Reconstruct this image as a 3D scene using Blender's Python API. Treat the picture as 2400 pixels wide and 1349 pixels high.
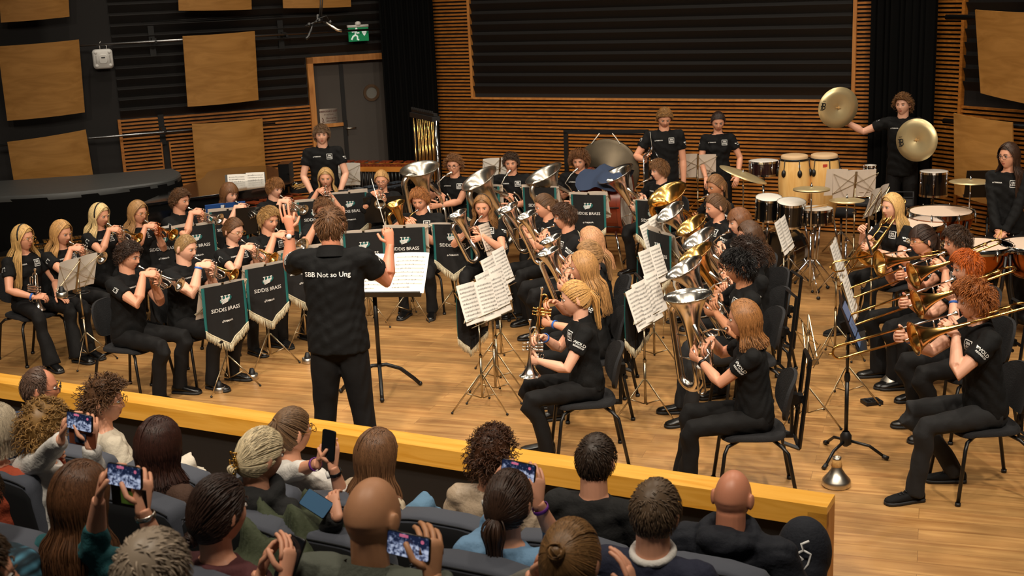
import bpy, bmesh, math, random
import numpy as np
from mathutils import Vector as V, Matrix
from mathutils.bvhtree import BVHTree

for _o in list(bpy.data.objects): bpy.data.objects.remove(_o)
scn = bpy.context.scene
COL = scn.collection
random.seed(11); RNG = np.random.default_rng(11)
PI = math.pi
rad = math.radians

# ------------------------------------------------------------------ camera
FPX, PITCH, ROLL, CAMH = 2923.0, 0.2409, -0.04214, 3.35
_c, _s = math.cos(ROLL), math.sin(ROLL)
CF = np.array([0, math.cos(PITCH), -math.sin(PITCH)])
_r0 = np.array([1., 0, 0]); _u0 = np.cross(_r0, CF)
CR = _c*_r0 + _s*_u0; CU = -_s*_r0 + _c*_u0
CC = np.array([0, 0, CAMH])
cam = bpy.data.cameras.new('camera'); camo = bpy.data.objects.new('camera', cam); COL.objects.link(camo)
camo.matrix_world = Matrix(((CR[0], CU[0], -CF[0], 0), (CR[1], CU[1], -CF[1], 0), (CR[2], CU[2], -CF[2], CAMH), (0, 0, 0, 1)))
cam.sensor_width = 36; cam.lens = FPX/2400*36; cam.clip_end = 200
cam.dof.use_dof = True; cam.dof.focus_distance = 10.5; cam.dof.aperture_fstop = 6.0
scn.camera = camo
# ------------------------------------------------------------------ light
w = bpy.data.worlds.new('world'); scn.world = w; w.use_nodes = True
w.node_tree.nodes['Background'].inputs[0].default_value = (1, .86, .7, 1)
w.node_tree.nodes['Background'].inputs[1].default_value = .06
scn.view_settings.view_transform = 'Standard'; scn.view_settings.look = 'None'
scn.view_settings.exposure = -1.2; scn.view_settings.gamma = 1; scn.view_settings.use_curve_mapping = False
def lamp(loc, target, e, size, col=(1, .88, .72), spread=150, shape='DISK'):
    l = bpy.data.lights.new('stage_lamp', 'AREA'); l.energy = e; l.shape = shape; l.size = size; l.color = col
    l.spread = rad(spread)
    o = bpy.data.objects.new('stage_lamp', l); COL.objects.link(o); o.location = loc
    o.rotation_euler = (V(target)-V(loc)).to_track_quat('-Z', 'Y').to_euler()
    return o
for ix in range(4):                        # down lights hung over the stage
    for iy in range(4):
        x = -4.2+ix*2.9; y = 7.6+iy*2.5-.25*x
        lamp((x, y, 6.6), (x*.95, y+.2, 0), 74, .3, spread=118)
for x, y in ((-4.5, 3.5), (-1.5, 2.4), (1.8, 2.0), (4.8, 3.0)):     # front wash from above the audience
    lamp((x, y, 7.2), (x*.6, 11.5, .8), 150, .3, spread=70)
for x, y in ((-2.6, 3.4), (.4, 2.6)):
    lamp((x, y, 6.8), (x*.8, y+1.6, .5), 130, .8, spread=120)          # house lights

# ------------------------------------------------------------------ rays
def ray(x, y): return CF*FPX + CR*(x-1200) - CU*(y-674.5)
def at(x, y, z=0.0):
    d = ray(x, y); return CC + d*((z-CAMH)/d[2])
def hitp(x, y, P0, az, off=0.0):
    """a point on a vertical wall through P0 running along az, moved off metres towards the room"""
    n = np.array([-math.sin(az), math.cos(az), 0]); P = np.array(P0)-n*off
    r = ray(x, y); return CC + r*(((P-CC) @ n)/(r @ n))

# ------------------------------------------------------------------ materials
def lin(h):
    h = h.lstrip('#'); c = [int(h[i:i+2], 16)/255 for i in (0, 2, 4)]
    return tuple(v/12.92 if v <= .04045 else ((v+.055)/1.055)**2.4 for v in c)
MATS = {}
def mat(name, col, rough=.5, metal=0., spec=None, bump=None, bstr=.2, noise=None, emit=None, es=1., coat=0., sheen=0., aniso=0.):
    if name in MATS: return MATS[name]
    if isinstance(col, str): col = lin(col)
    m = bpy.data.materials.new(name); m.use_nodes = True; nt = m.node_tree; N = nt.nodes; L = nt.links
    b = N['Principled BSDF']; b.inputs['Base Color'].default_value = (*col, 1)
    b.inputs['Roughness'].default_value = rough; b.inputs['Metallic'].default_value = metal
    if spec is not None: b.inputs['Specular IOR Level'].default_value = spec
    if coat: b.inputs['Coat Weight'].default_value = coat; b.inputs['Coat Roughness'].default_value = .15
    if sheen: b.inputs['Sheen Weight'].default_value = sheen; b.inputs['Sheen Roughness'].default_value = .5
    if emit: b.inputs['Emission Color'].default_value = (*(lin(emit) if isinstance(emit, str) else emit), 1); b.inputs['Emission Strength'].default_value = es
    tc = N.new('ShaderNodeTexCoord')
    if noise:
        sc, amt = noise
        n = N.new('ShaderNodeTexNoise'); n.inputs['Scale'].default_value = sc; n.inputs['Detail'].default_value = 4
        L.new(tc.outputs['Object'], n.inputs['Vector'])
        r = N.new('ShaderNodeMapRange'); r.inputs['To Min'].default_value = 1-amt; r.inputs['To Max'].default_value = 1+amt
        r.inputs['From Min'].default_value = .3; r.inputs['From Max'].default_value = .7
        L.new(n.outputs['Fac'], r.inputs['Value'])
        mx = N.new('ShaderNodeVectorMath'); mx.operation = 'SCALE'; mx.inputs[0].default_value = col
        L.new(r.outputs[0], mx.inputs['Scale']); L.new(mx.outputs[0], b.inputs['Base Color'])
    if bump:
        n = N.new('ShaderNodeTexNoise'); n.inputs['Scale'].default_value = bump; n.inputs['Detail'].default_value = 3
        L.new(tc.outputs['Object'], n.inputs['Vector'])
        bp = N.new('ShaderNodeBump'); bp.inputs['Strength'].default_value = bstr; bp.inputs['Distance'].default_value = .01
        L.new(n.outputs['Fac'], bp.inputs['Height']); L.new(bp.outputs[0], b.inputs['Normal'])
    MATS[name] = m; return m
def wood(name, c1, c2, rot=0., scale=(1.2, 16, 16), rough=.5, plank=None, obj='Object', knots=False, coat=0.):
    """grain along local x (after rot about z); plank=(length,width) adds boards"""
    m = bpy.data.materials.new(name); m.use_nodes = True; nt = m.node_tree; N = nt.nodes; L = nt.links
    b = N['Principled BSDF']; b.inputs['Roughness'].default_value = rough
    if coat: b.inputs['Coat Weight'].default_value = coat
    tc = N.new('ShaderNodeTexCoord'); mp = N.new('ShaderNodeMapping'); mp.inputs['Rotation'].default_value = (0, 0, rot)
    L.new(tc.outputs[obj], mp.inputs['Vector'])
    m2 = N.new('ShaderNodeMapping'); m2.inputs['Scale'].default_value = scale; L.new(mp.outputs[0], m2.inputs['Vector'])
    src = m2.outputs[0]
    if plank:
        br = N.new('ShaderNodeTexBrick'); br.inputs['Scale'].default_value = 1; br.inputs['Brick Width'].default_value = plank[0]; br.inputs['Row Height'].default_value = plank[1]
        br.inputs['Mortar Size'].default_value = .0016; br.inputs['Mortar Smooth'].default_value = .3; br.offset = .37; br.offset_frequency = 2; br.inputs['Bias'].default_value = 0
        br.inputs['Color1'].default_value = (0, 0, 0, 1); br.inputs['Color2'].default_value = (1, 1, 1, 1); br.inputs['Mortar'].default_value = (.5, .5, .5, 1)
        L.new(mp.outputs[0], br.inputs['Vector'])
        ad = N.new('ShaderNodeVectorMath'); ad.operation = 'MULTIPLY_ADD'; ad.inputs[1].default_value = (13, 7, 5)
        L.new(br.outputs['Color'], ad.inputs[0]); L.new(m2.outputs[0], ad.inputs[2]); src = ad.outputs[0]
    n = N.new('ShaderNodeTexNoise'); n.inputs['Scale'].default_value = 1.; n.inputs['Detail'].default_value = 6; n.inputs['Distortion'].default_value = 1.2
    L.new(src, n.inputs['Vector'])
    cr = N.new('ShaderNodeValToRGB'); cr.color_ramp.elements[0].position = .3; cr.color_ramp.elements[1].position = .68
    cr.color_ramp.elements[0].color = (*lin(c1), 1); cr.color_ramp.elements[1].color = (*lin(c2), 1)
    L.new(n.outputs['Fac'], cr.inputs[0]); out = cr.outputs[0]
    if plank:
        bp = N.new('ShaderNodeMapRange'); bp.inputs['To Min'].default_value = .80; bp.inputs['To Max'].default_value = 1.12
        L.new(br.outputs['Color'], bp.inputs['Value'])
        sc = N.new('ShaderNodeVectorMath'); sc.operation = 'SCALE'; L.new(out, sc.inputs[0]); L.new(bp.outputs[0], sc.inputs['Scale'])
        mo = N.new('ShaderNodeMixRGB'); mo.inputs[2].default_value = (*lin('#4a3018'), 1)
        fm = N.new('ShaderNodeMath'); fm.operation = 'MULTIPLY'; fm.inputs[1].default_value = .55; L.new(br.outputs['Fac'], fm.inputs[0])
        L.new(fm.outputs[0], mo.inputs[0]); L.new(sc.outputs[0], mo.inputs[1]); out = mo.outputs[0]
        # slow stains and wear
        n3 = N.new('ShaderNodeTexNoise'); n3.inputs['Scale'].default_value = 2.3; n3.inputs['Detail'].default_value = 5; L.new(mp.outputs[0], n3.inputs['Vector'])
        r3 = N.new('ShaderNodeMapRange'); r3.inputs['From Min'].default_value = .3; r3.inputs['From Max'].default_value = .7; r3.inputs['To Min'].default_value = .74; r3.inputs['To Max'].default_value = 1.12
        L.new(n3.outputs['Fac'], r3.inputs['Value'])
        s3 = N.new('ShaderNodeVectorMath'); s3.operation = 'SCALE'; L.new(out, s3.inputs[0]); L.new(r3.outputs[0], s3.inputs['Scale']); out = s3.outputs[0]
    L.new(out, b.inputs['Base Color'])
    MATS[name] = m; return m

mat('skin', '#dd9f80', .5, bump=260, bstr=.05); mat('skin_pale', '#e6ae92', .5); mat('skin_tan', '#b97f5c', .5); mat('skin_red', '#d28b6c', .42)
mat('lips', '#b2604f', .45); mat('eye_white', '#d8d0c8', .3); mat('eye_dark', '#2a1a12', .2)
mat('black_polo', '#09090a', .85, bump=35, bstr=.4, spec=.3); mat('black_trousers', '#0d0c0d', .8, bump=14, bstr=.5, spec=.3)
mat('dark_jeans', '#151517', .85, bump=16, bstr=.5)
mat('print_white', '#e6e6e4', .6, emit=None); mat('shoe_black', '#09090a', .28, coat=.3); mat('shoe_sole', '#1a1a1b', .6)
mat('wrist_blue', '#2a62b8', .5); mat('wrist_purple', '#6f2d8e', .5); mat('watch', '#111214', .25); mat('gold_small', '#c79a4a', .25, 1.)
mat('silver', '#e6e1d8', .19, 1.); mat('silver_satin', '#ded8cc', .26, 1.); mat('brass', '#e2b56a', .21, 1.); mat('copper', '#d08c5c', .2, 1.); mat('nickel', '#c9c3b8', .33, 1.)
mat('black_metal', '#0c0c0d', .38); mat('black_plastic', '#101011', .5); mat('chair_fabric', '#17171a', .9, bump=90, bstr=.3)
mat('stand_metal', '#bcae92', .3, 1.); mat('paper', '#e9e4dc', .75); mat('paper_warm', '#d9cabb', .75); mat('ink', '#3c3a3a', .8)
mat('banner_black', '#0b0b0d', .85, bump=25, bstr=.3); mat('banner_teal', '#0f5f5e', .6); mat('banner_mark', '#4f9c9a', .6); mat('fringe', '#cfc5a9', .7, noise=(60, .2))
mat('seat_grey', '#484c57', .85, bump=240, bstr=.15, sheen=.1); mat('seat_side', '#17181b', .9)
mat('wall_black', '#120e0c', .75); mat('louvre', '#110e0d', .5); mat('door_grey', '#433d38', .6); mat('curtain', '#040404', .95, spec=.15)
mat('rail_steel', '#8f9092', .3, 1.); mat('white_plastic', '#e8e6e2', .4); mat('sign_green', '#0a8a55', .45, emit='#0a8a55', es=.35); mat('sign_white', '#f2f6f2', .5, emit='#e8fff0', es=.6)
mat('drum_black', '#0a0a0b', .16, coat=.6); mat('drum_wine', '#231010', .2, coat=.5); mat('chrome', '#d9d9da', .1, 1.); mat('head_white', '#dcd6cd', .55); mat('head_timp', '#e6cdb8', .5); mat('skin_head', '#caa982', .6)
mat('cymbal', '#e0cc9c', .36, .72); mat('gong', '#5c5243', .45, .8, noise=(3, .3)); mat('bass_red', '#7a2f1b', .3, coat=.4); mat('blue_cloth', '#27354f', .9)
mat('piano_cover', '#3a3c3c', .5, bump=6, bstr=.4); mat('piano_gloss', '#060606', .08, coat=1.); mat('copper_bowl', '#a85f2e', .18, 1.)
mat('rosewood', '#7a3418', .3, coat=.4, noise=(9, .35)); mat('vibe_bar', '#7f8e9e', .3, .9); mat('felt', '#ddd8cc', .95); mat('stick', '#d3a565', .5)
mat('blue_folder', '#1f4a8c', .5); mat('phone_body', '#0b0c0e', .25); mat('red_cloth', '#b5341f', .7); mat('yellow', '#e0a914', .5)
mat('lens_glass', '#30343a', .1); mat('frame_brown', '#6a4a38', .3); mat('frame_dark', '#151313', .3)
mat('ring_brown', '#4e3720', .5)
wood('floor_oak', '#9f7040', '#c99b60', rot=rad(19), scale=(1.1, 15, 15), rough=.38, plank=(1.9, .155))
wood('slat_wood', '#8a4f15', '#b8742b', scale=(1.2, 14, 40), rough=.5)
wood('panel_oak', '#996a30', '#b58344', scale=(1.4, 9, 14), rough=.42)
wood('rail_wood', '#d8982f', '#efb550', rot=0, scale=(1.3, 15, 15), rough=.35, coat=.3)
wood('trim_wood', '#a8692c', '#c98a48', scale=(12, 12, 1.5), rough=.5)
wood('conga_wood', '#d8a45c', '#eac07c', scale=(14, 14, 1.4), rough=.3, coat=.5)
wood('cork', '#a87b40', '#c79b5c', scale=(50, 50, 50), rough=.8)

# ------------------------------------------------------------------ mesh helper
class G:
    def __init__(s): s.v = []; s.f = []; s.m = []
    def add(s, vs, fs, mi=0):
        o = len(s.v); s.v.extend([tuple(map(float, p)) for p in vs])
        s.f.extend([tuple(i+o for i in f) for f in fs]); s.m.extend([mi]*len(fs)); return s
    def box(s, c, size, R=None, mi=0):
        hx, hy, hz = [q/2 for q in size]
        P = [V((x, y, z)) for x in (-hx, hx) for y in (-hy, hy) for z in (-hz, hz)]
        if R is not None: P = [R @ p for p in P]
        c = V(c); P = [p+c for p in P]
        return s.add(P, [(0, 1, 3, 2), (4, 6, 7, 5), (0, 4, 5, 1), (2, 3, 7, 6), (0, 2, 6, 4), (1, 5, 7, 3)], mi)
    def tube(s, pts, r, n=8, cap=True, mi=0, ref=None, closed=False):
        """r: number or list of numbers or (ra,rb); ref: direction of the ra axis"""
        P = [V(p) for p in pts]; K = len(P)
        rs = list(r) if isinstance(r, (list, np.ndarray)) else [r]*K
        T = []
        for i in range(K):
            if closed: t = P[(i+1) % K]-P[i-1]
            else: t = P[min(i+1, K-1)]-P[max(i-1, 0)]
            T.append(t.normalized() if t.length > 1e-9 else V((0, 0, 1)))
        a = V(ref) if ref is not None else (V((0, 0, 1)) if abs(T[0].z) < .9 else V((1, 0, 0)))
        vs = []
        for i in range(K):
            t = T[i]; a = (a-t*a.dot(t))
            if a.length < 1e-6: a = t.orthogonal()
            a.normalize(); b = t.cross(a)
            ra, rb = rs[i] if isinstance(rs[i], (tuple, list)) else (rs[i], rs[i])
            for k in range(n):
                q = 2*PI*k/n; vs.append(P[i]+a*(ra*math.cos(q))+b*(rb*math.sin(q)))
        fs = []
        for i in range(K if closed else K-1):
            j = (i+1) % K
            for k in range(n):
                k2 = (k+1) % n; fs.append((i*n+k, i*n+k2, j*n+k2, j*n+k))
        if cap and not closed:
            fs.append(tuple(range(n-1, -1, -1))); fs.append(tuple((K-1)*n+k for k in range(n)))
        return s.add(vs, fs, mi)
    def pill(s, a, b, ra, rb, n=12, ref=None, mi=0, k=1.0):
        """closed tapered capsule, radii numbers or pairs"""
        a = V(a); b = V(b); d = (b-a); L = d.length; d = d.normalized() if L > 1e-9 else V((0, 0, 1))
        pa = ra if isinstance(ra, tuple) else (ra, ra); pb = rb if isinstance(rb, tuple) else (rb, rb)
        ma, mb = sum(pa)/2, sum(pb)/2
        pts = []; rs = []
        for q in (85, 55, 25): pts.append(a-d*(ma*k*math.sin(rad(q)))); rs.append((pa[0]*math.cos(rad(q)), pa[1]*math.cos(rad(q))))
        for q in (0, .5, 1): pts.append(a+(b-a)*q); rs.append((pa[0]+(pb[0]-pa[0])*q, pa[1]+(pb[1]-pa[1])*q))
        for q in (25, 55, 85): pts.append(b+d*(mb*k*math.sin(rad(q)))); rs.append((pb[0]*math.cos(rad(q)), pb[1]*math.cos(rad(q))))
        return s.tube(pts, rs, n, True, mi, ref)
    def ell(s, c, r, R=None, nu=16, nv=10, mi=0):
        c = V(c); r = (r, r, r) if not isinstance(r, (tuple, list)) else r
        vs = []
        for j in range(1, nv):
            ph = PI*j/nv
            for i in range(nu):
                th = 2*PI*i/nu; p = V((r[0]*math.sin(ph)*math.cos(th), r[1]*math.sin(ph)*math.sin(th), r[2]*math.cos(ph)))
                vs.append(c+(R @ p if R is not None else p))
        t = V((0, 0, r[2])); vs.append(c+(R @ t if R is not None else t)); vs.append(c-(R @ t if R is not None else t))
        fs = []; nt = len(vs)-2
        for j in range(nv-2):
            for i in range(nu):
                k = (i+1) % nu; fs.append((j*nu+i, (j+1)*nu+i, (j+1)*nu+k, j*nu+k))
        for i in range(nu):
            k = (i+1) % nu; fs.append((nt, i, k)); fs.append((nt+1, (nv-2)*nu+k, (nv-2)*nu+i))
        return s.add(vs, fs, mi)
    def lathe(s, prof, o=(0, 0, 0), ax=(0, 0, 1), n=24, mi=0, mis=None):
        """prof: list of (r, h) along ax from o"""
        o = V(o); ax = V(ax).normalized(); a = ax.orthogonal().normalized(); b = ax.cross(a); vs = []
        for r, h in prof:
            for k in range(n):
                q = 2*PI*k/n; vs.append(o+ax*h+a*(r*math.cos(q))+b*(r*math.sin(q)))
        off = len(s.v); s.v.extend([tuple(p) for p in vs])
        for i in range(len(prof)-1):
            for k in range(n):
                k2 = (k+1) % n; s.f.append((off+i*n+k, off+i*n+k2, off+(i+1)*n+k2, off+(i+1)*n+k)); s.m.append(mis[i] if mis else mi)
        return s
    def cyl(s, a, b, r, n=12, mi=0): return s.tube([a, b], r, n, True, mi)
    def xform(s, M, i0=0): s.v[i0:] = [tuple(M @ V(p)) for p in s.v[i0:]]; return s
    def mesh(s, name, mats, smooth=True):
        me = bpy.data.meshes.new(name); me.from_pydata(s.v, [], s.f)
        for m in (mats if isinstance(mats, (list, tuple)) else [mats]): me.materials.append(MATS[m] if isinstance(m, str) else m)
        if len(s.f):
            me.polygons.foreach_set('material_index', s.m)
            me.polygons.foreach_set('use_smooth', [smooth]*len(s.f))
        me.update(); return me
    def build(s, name, mats, parent=None, smooth=True, flat_angle=None):
        me = s.mesh(name, mats, smooth)
        if smooth and flat_angle is not None: me.set_sharp_from_angle(angle=rad(flat_angle))
        o = bpy.data.objects.new(name, me); COL.objects.link(o)
        if parent is not None: o.parent = parent
        return o
def arc(c, r, a0, a1, u, v, n=8):
    c = V(c); u = V(u); v = V(v)
    return [c+u*(r*math.cos(rad(a0+(a1-a0)*i/n)))+v*(r*math.sin(rad(a0+(a1-a0)*i/n))) for i in range(n+1)]
def empty(name, loc=(0, 0, 0), rz=0., label=None, cat=None, group=None):
    o = bpy.data.objects.new(name, None); COL.objects.link(o); o.location = tuple(map(float, loc)); o.rotation_euler = (0, 0, rz); o.empty_display_size = .05
    return tag(o, label, cat, group)
def tag(o, label=None, cat=None, group=None, kind=None):
    if label: o['label'] = label
    if cat: o['category'] = cat
    if group: o['group'] = group
    if kind: o['kind'] = kind
    return o
def struct(o): o['kind'] = 'structure'; return o
KIDS = {}
def copy_tree(o, parent=None, keep=()):
    c = o.copy(); COL.objects.link(c)
    if parent is not None: c.parent = parent
    for ch in [q for q in o.children]: copy_tree(ch, c)
    return c
PROTO = {}
def inst(kind, maker, M, label, cat, group=None):
    """first use keeps the prototype itself, later uses copy it; M is a world matrix"""
    if kind in PROTO: o = copy_tree(PROTO[kind])
    else: o = maker(); PROTO[kind] = o
    o.matrix_world = M
    for k in ('group',):
        if k in o: del o[k]
    return tag(o, label, cat, group)
def TR(loc, rz=0., rx=0., ry=0.):
    return Matrix.Translation(V([float(q) for q in loc])) @ Matrix.Rotation(rz, 4, 'Z') @ Matrix.Rotation(rx, 4, 'X') @ Matrix.Rotation(ry, 4, 'Y')
_TX = {}
def text_geo(s, size=1., bold=.0, align='CENTER'):
    k = (s, bold, align)
    if k not in _TX:
        c = bpy.data.curves.new('t', 'FONT'); c.body = s; c.size = 1; c.align_x = align; c.align_y = 'CENTER'; c.offset = bold; c.resolution_u = 2
        o = bpy.data.objects.new('t', c); COL.objects.link(o); bpy.context.view_layer.update()
        me = bpy.data.meshes.new_from_object(o.evaluated_get(bpy.context.evaluated_depsgraph_get()))
        _TX[k] = ([tuple(v.co) for v in me.vertices], [tuple(p.vertices) for p in me.polygons])
        bpy.data.objects.remove(o); bpy.data.curves.remove(c); bpy.data.meshes.remove(me)
    vs, fs = _TX[k]
    return [(x*size, y*size, 0.) for x, y, z in vs], fs
def remesh(g, voxel, smooth=3, fac=.5):
    me = bpy.data.meshes.new('tmp'); me.from_pydata(g.v, [], g.f)
    o = bpy.data.objects.new('tmp', me); COL.objects.link(o)
    m = o.modifiers.new('r', 'REMESH'); m.mode = 'VOXEL'; m.voxel_size = voxel
    if smooth: k = o.modifiers.new('s', 'SMOOTH'); k.factor = fac; k.iterations = smooth
    dg = bpy.context.evaluated_depsgraph_get(); dg.update()
    r = bpy.data.meshes.new_from_object(o.evaluated_get(dg))
    bpy.data.objects.remove(o); bpy.data.meshes.remove(me); return r
def mesh_obj(me, name, mats, parent=None):
    me.name = name; me.materials.clear()
    for m in mats: me.materials.append(MATS[m] if isinstance(m, str) else m)
    me.polygons.foreach_set('use_smooth', [True]*len(me.polygons))
    o = bpy.data.objects.new(name, me); COL.objects.link(o)
    if parent is not None: o.parent = parent
    return o
# ================================================================== room shell
BAZ = rad(-28.56); LAZ = rad(23.03)
BP0 = at(1440, 515)
BD = np.array([math.cos(BAZ), math.sin(BAZ), 0]); BN = np.array([-BD[1], BD[0], 0])
CORNER = hitp(975, 300, BP0, BAZ); CORNER[2] = 0
LD = np.array([math.cos(LAZ), math.sin(LAZ), 0]); LN = np.array([-LD[1], LD[0], 0])
HC = 7.6
g = G(); g.box((0, 10, -.05), (26, 26, .1)); struct(g.build('floor', 'floor_oak'))
g = G(); g.box((0, 8, HC+.05), (26, 26, .1)); struct(g.build('ceiling', 'wall_black'))
def sB(P): return float((P-CORNER) @ BD)
def sL(P): return float((P-CORNER) @ LD)
def wall_box(g, org, D, N, s0, s1, z0, z1, d0, d1, mi=0):
    """box on a wall: s along, z up, d towards the room"""
    P = [org+D*s-N*d+np.array([0, 0, z]) for s in (s0, s1) for d in (d0, d1) for z in (z0, z1)]
    g.add(P, [(0, 1, 3, 2), (4, 6, 7, 5), (0, 4, 5, 1), (2, 3, 7, 6), (0, 2, 6, 4), (1, 5, 7, 3)], mi)
ZT = 1.72
# back wall: dark core, horizontal wooden slats below, louvred black field above
b0, b1 = -.6, sB(hitp(2060, 300, BP0, BAZ))+.3
lx0, lx1 = sB(hitp(1109, 228, BP0, BAZ)), sB(hitp(1999, 210, BP0, BAZ))
g = G(); wall_box(g, CORNER, BD, BN, -1., b1+1.6, 0, HC, -.3, -.03)
z = .02
while z < HC-.1:
    if z < ZT-.03: wall_box(g, CORNER, BD, BN, b0, b1, z, z+.026, -.03, .012, 1)
    else:
        wall_box(g, CORNER, BD, BN, b0, lx0-.02, z, z+.026, -.03, .012, 1); wall_box(g, CORNER, BD, BN, lx1+.03, b1, z, z+.026, -.03, .012, 1)
    z += .0505
z = ZT+.16
while z < HC-.1:                                          # louvre blades, a bent profile each
    P = []
    for s in (lx0+.02, lx1):
        for d, zz in ((-.03, z-.11), (-.03, z), (.022, z+.004), (.022, z-.004)): P.append(CORNER+BD*s-BN*d+np.array([0, 0, zz]))
    g.add(P, [(0, 1, 5, 4), (1, 2, 6, 5), (2, 3, 7, 6), (3, 0, 4, 7), (0, 3, 2, 1), (4, 5, 6, 7)], 2); z += .147
struct(g.build('wall_back', ['wall_black', 'slat_wood', 'louvre'], smooth=False))
g = G(); wall_box(g, CORNER, BD, BN, lx0-.02, lx0+.02, ZT-.02, HC, -.03, .03); wall_box(g, CORNER, BD, BN, lx1-.015, lx1+.03, ZT-.02, HC, -.03, .03)
wall_box(g, CORNER, BD, BN, lx0+.02, lx1-.015, ZT-.03, ZT-.003, -.03, .03); struct(g.build('trim_1', 'trim_wood', smooth=False))
# left wall with the door
dl0 = sL(hitp(717, 135, CORNER, LAZ)); dl1 = sL(hitp(912, 124, CORNER, LAZ)); DH = 2.40
ls0 = sL(hitp(278, 276, CORNER, LAZ))
lend = -9.
g = G(); wall_box(g, CORNER, LD, LN, lend, dl0+.08, 0, HC, -.3, -.03); wall_box(g, CORNER, LD, LN, dl0+.08, 1.2, DH-.05, HC, -.3, -.03); wall_box(g, CORNER, LD, LN, dl1+.2, 1.2, 0, HC, -.3, -.03)
wall_box(g, CORNER, LD, LN, dl0+.05, dl1+.3, 0, DH, -.5, -.28)
# slats stop at two narrow pockets for the panel brackets
pk = [(sL(hitp(381, 330, CORNER, LAZ)), sL(hitp(393, 330, CORNER, LAZ)), .92, 1.36), (sL(hitp(395, 430, CORNER, LAZ)), sL(hitp(405, 430, CORNER, LAZ)), .3, .72)]
z = .02
while z < ZT:
    segs = [(ls0+.02, dl0)]
    for a, b, z0, z1 in pk:
        if z0 < z < z1: segs = [q for s0, s1 in segs for q in ((s0, a-.02), (b+.02, s1))]
    for a, b in segs: wall_box(g, CORNER, LD, LN, a, b, z, z+.026, -.03, .012, 1)
    z += .0505
for a, b, z0, z1 in pk:
    wall_box(g, CORNER, LD, LN, a-.03, a-.012, z0, z1, -.03, .016, 1); wall_box(g, CORNER, LD, LN, b+.012, b+.03, z0, z1, -.03, .016, 1)
wall_box(g, CORNER, LD, LN, ls0-.02, ls0+.02, 0, ZT, -.03, .03, 1)
z = ZT+.12
while z < HC-.1:
    e = dl0-.02 if z < DH+.05 else dl1+.25
    P = []
    for s in (ls0+.03, e):
        for d, zz in ((-.03, z-.11), (-.03, z), (.022, z+.004), (.022, z-.004)): P.append(CORNER+LD*s-LN*d+np.array([0, 0, zz]))
    g.add(P, [(0, 1, 5, 4), (1, 2, 6, 5), (2, 3, 7, 6), (3, 0, 4, 7), (0, 3, 2, 1), (4, 5, 6, 7)], 2); z += .142
struct(g.build('wall_left', ['wall_black', 'slat_wood', 'louvre'], smooth=False))
# door: wooden frame, narrow fixed leaf, wide leaf with round window and handle
g = G(); wall_box(g, CORNER, LD, LN, dl0, dl0+.085, 0, DH, -.18, .05); wall_box(g, CORNER, LD, LN, dl0, dl1+.3, DH-.09, DH, -.18, .05); struct(g.build('trim_2', 'trim_wood', smooth=False))
dj = sL(hitp(797, 142, CORNER, LAZ))+.03
g = G(); wall_box(g, CORNER, LD, LN, dl0+.085, dj-.02, 0, DH-.09, -.16, -.1); wall_box(g, CORNER, LD, LN, dj+.03, dl1+.3, 0, DH-.09, -.16, -.1)
wall_box(g, CORNER, LD, LN, dj-.03, dj+.03, 0, DH-.09, -.15, -.085, 1)
door = struct(g.build('door_1', ['door_grey', 'black_plastic'], smooth=False))
pw = hitp(870, 217, CORNER+LN*.1, LAZ)
g = G(); g.lathe([(.085, 0), (.085, .02), (.125, .02), (.125, 0)], pw, -LN, 32, 0); g.build('window_ring', ['ring_brown'], door, flat_angle=40)
g = G(); g.lathe([(.0, .006), (.086, .006)], pw, -LN, 32, 0); g.build('round_window', [mat('dark_glass', '#77756f', .08, coat=.8)], door)
hd = hitp(811, 300, CORNER+LN*.098, LAZ); g = G(); R = Matrix.Rotation(LAZ, 3, 'Z')
g.box(hd, (.05, .015, .24), R); g.tube([hd+(-LN)*.01, hd-LN*.06, hd-LN*.06+LD*.14], .011, 8); g.build('door_handle', ['silver_satin'], door)
g = G(); a = hitp(729, 296, CORNER+LN*.09, LAZ); wall_box(g, CORNER, LD, LN, dl0+.09, dj-.03, a[2]-.03, a[2]+.02, -.1, -.06); g.build('push_bar', ['trim_wood'], door, False)
# curtain hung in the left and right corners
def curtain(name, A, B, z1, label, n=46, amp=.045):
    g = G(); A = np.array(A); B = np.array(B); D = (B-A); L = np.linalg.norm(D); D /= L; Nn = np.array([D[1], -D[0], 0]); vs = []; K = n*4
    for j, z in enumerate((0.01, z1/2, z1)):
        for sgn in (0, 1):
            for i in range(K+1):
                q = i/K; o = amp*math.sin(q*n*2*PI/2+.4*math.sin(q*9)+.2*j)+.02*math.sin(q*23)
                vs.append(A+D*(q*L)+Nn*(o+sgn*.012)+np.array([0, 0, z]))
    fs = []; W = K+1
    for j in range(2):
        for i in range(K):
            a = j*2*W+i; fs.append((a, a+1, a+2*W+1, a+2*W)); a += W; fs.append((a+1, a, a+2*W, a+2*W+1))
    g.add(vs, fs); return tag(g.build(name, 'curtain'), label, 'curtain')
pa = hitp(906, 300, CORNER-LN*.35, LAZ); pb = hitp(1030, 300, BP0-BN*.25, BAZ)
curtain('stage_curtain', (pa[0], pa[1], 0), (pb[0], pb[1], 0), HC, 'black pleated curtain beside the grey door, left corner of the stage', 20)
RP1 = np.array([5.32, 14.79, 0]); RP2 = np.array([5.81, 13.97, 0]); RD = (RP2-RP1)/np.linalg.norm(RP2-RP1); RAZ = math.atan2(RD[1], RD[0])
RN = np.array([-RD[1], RD[0], 0])
pa = hitp(2040, 300, BP0-BN*.12, BAZ); pb = RP1-RN*.25-RD*.1
curtain('stage_curtain', (pa[0], pa[1], 0), (pb[0], pb[1], 0), HC, 'black pleated curtain behind the standing cymbal player', 18)
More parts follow.
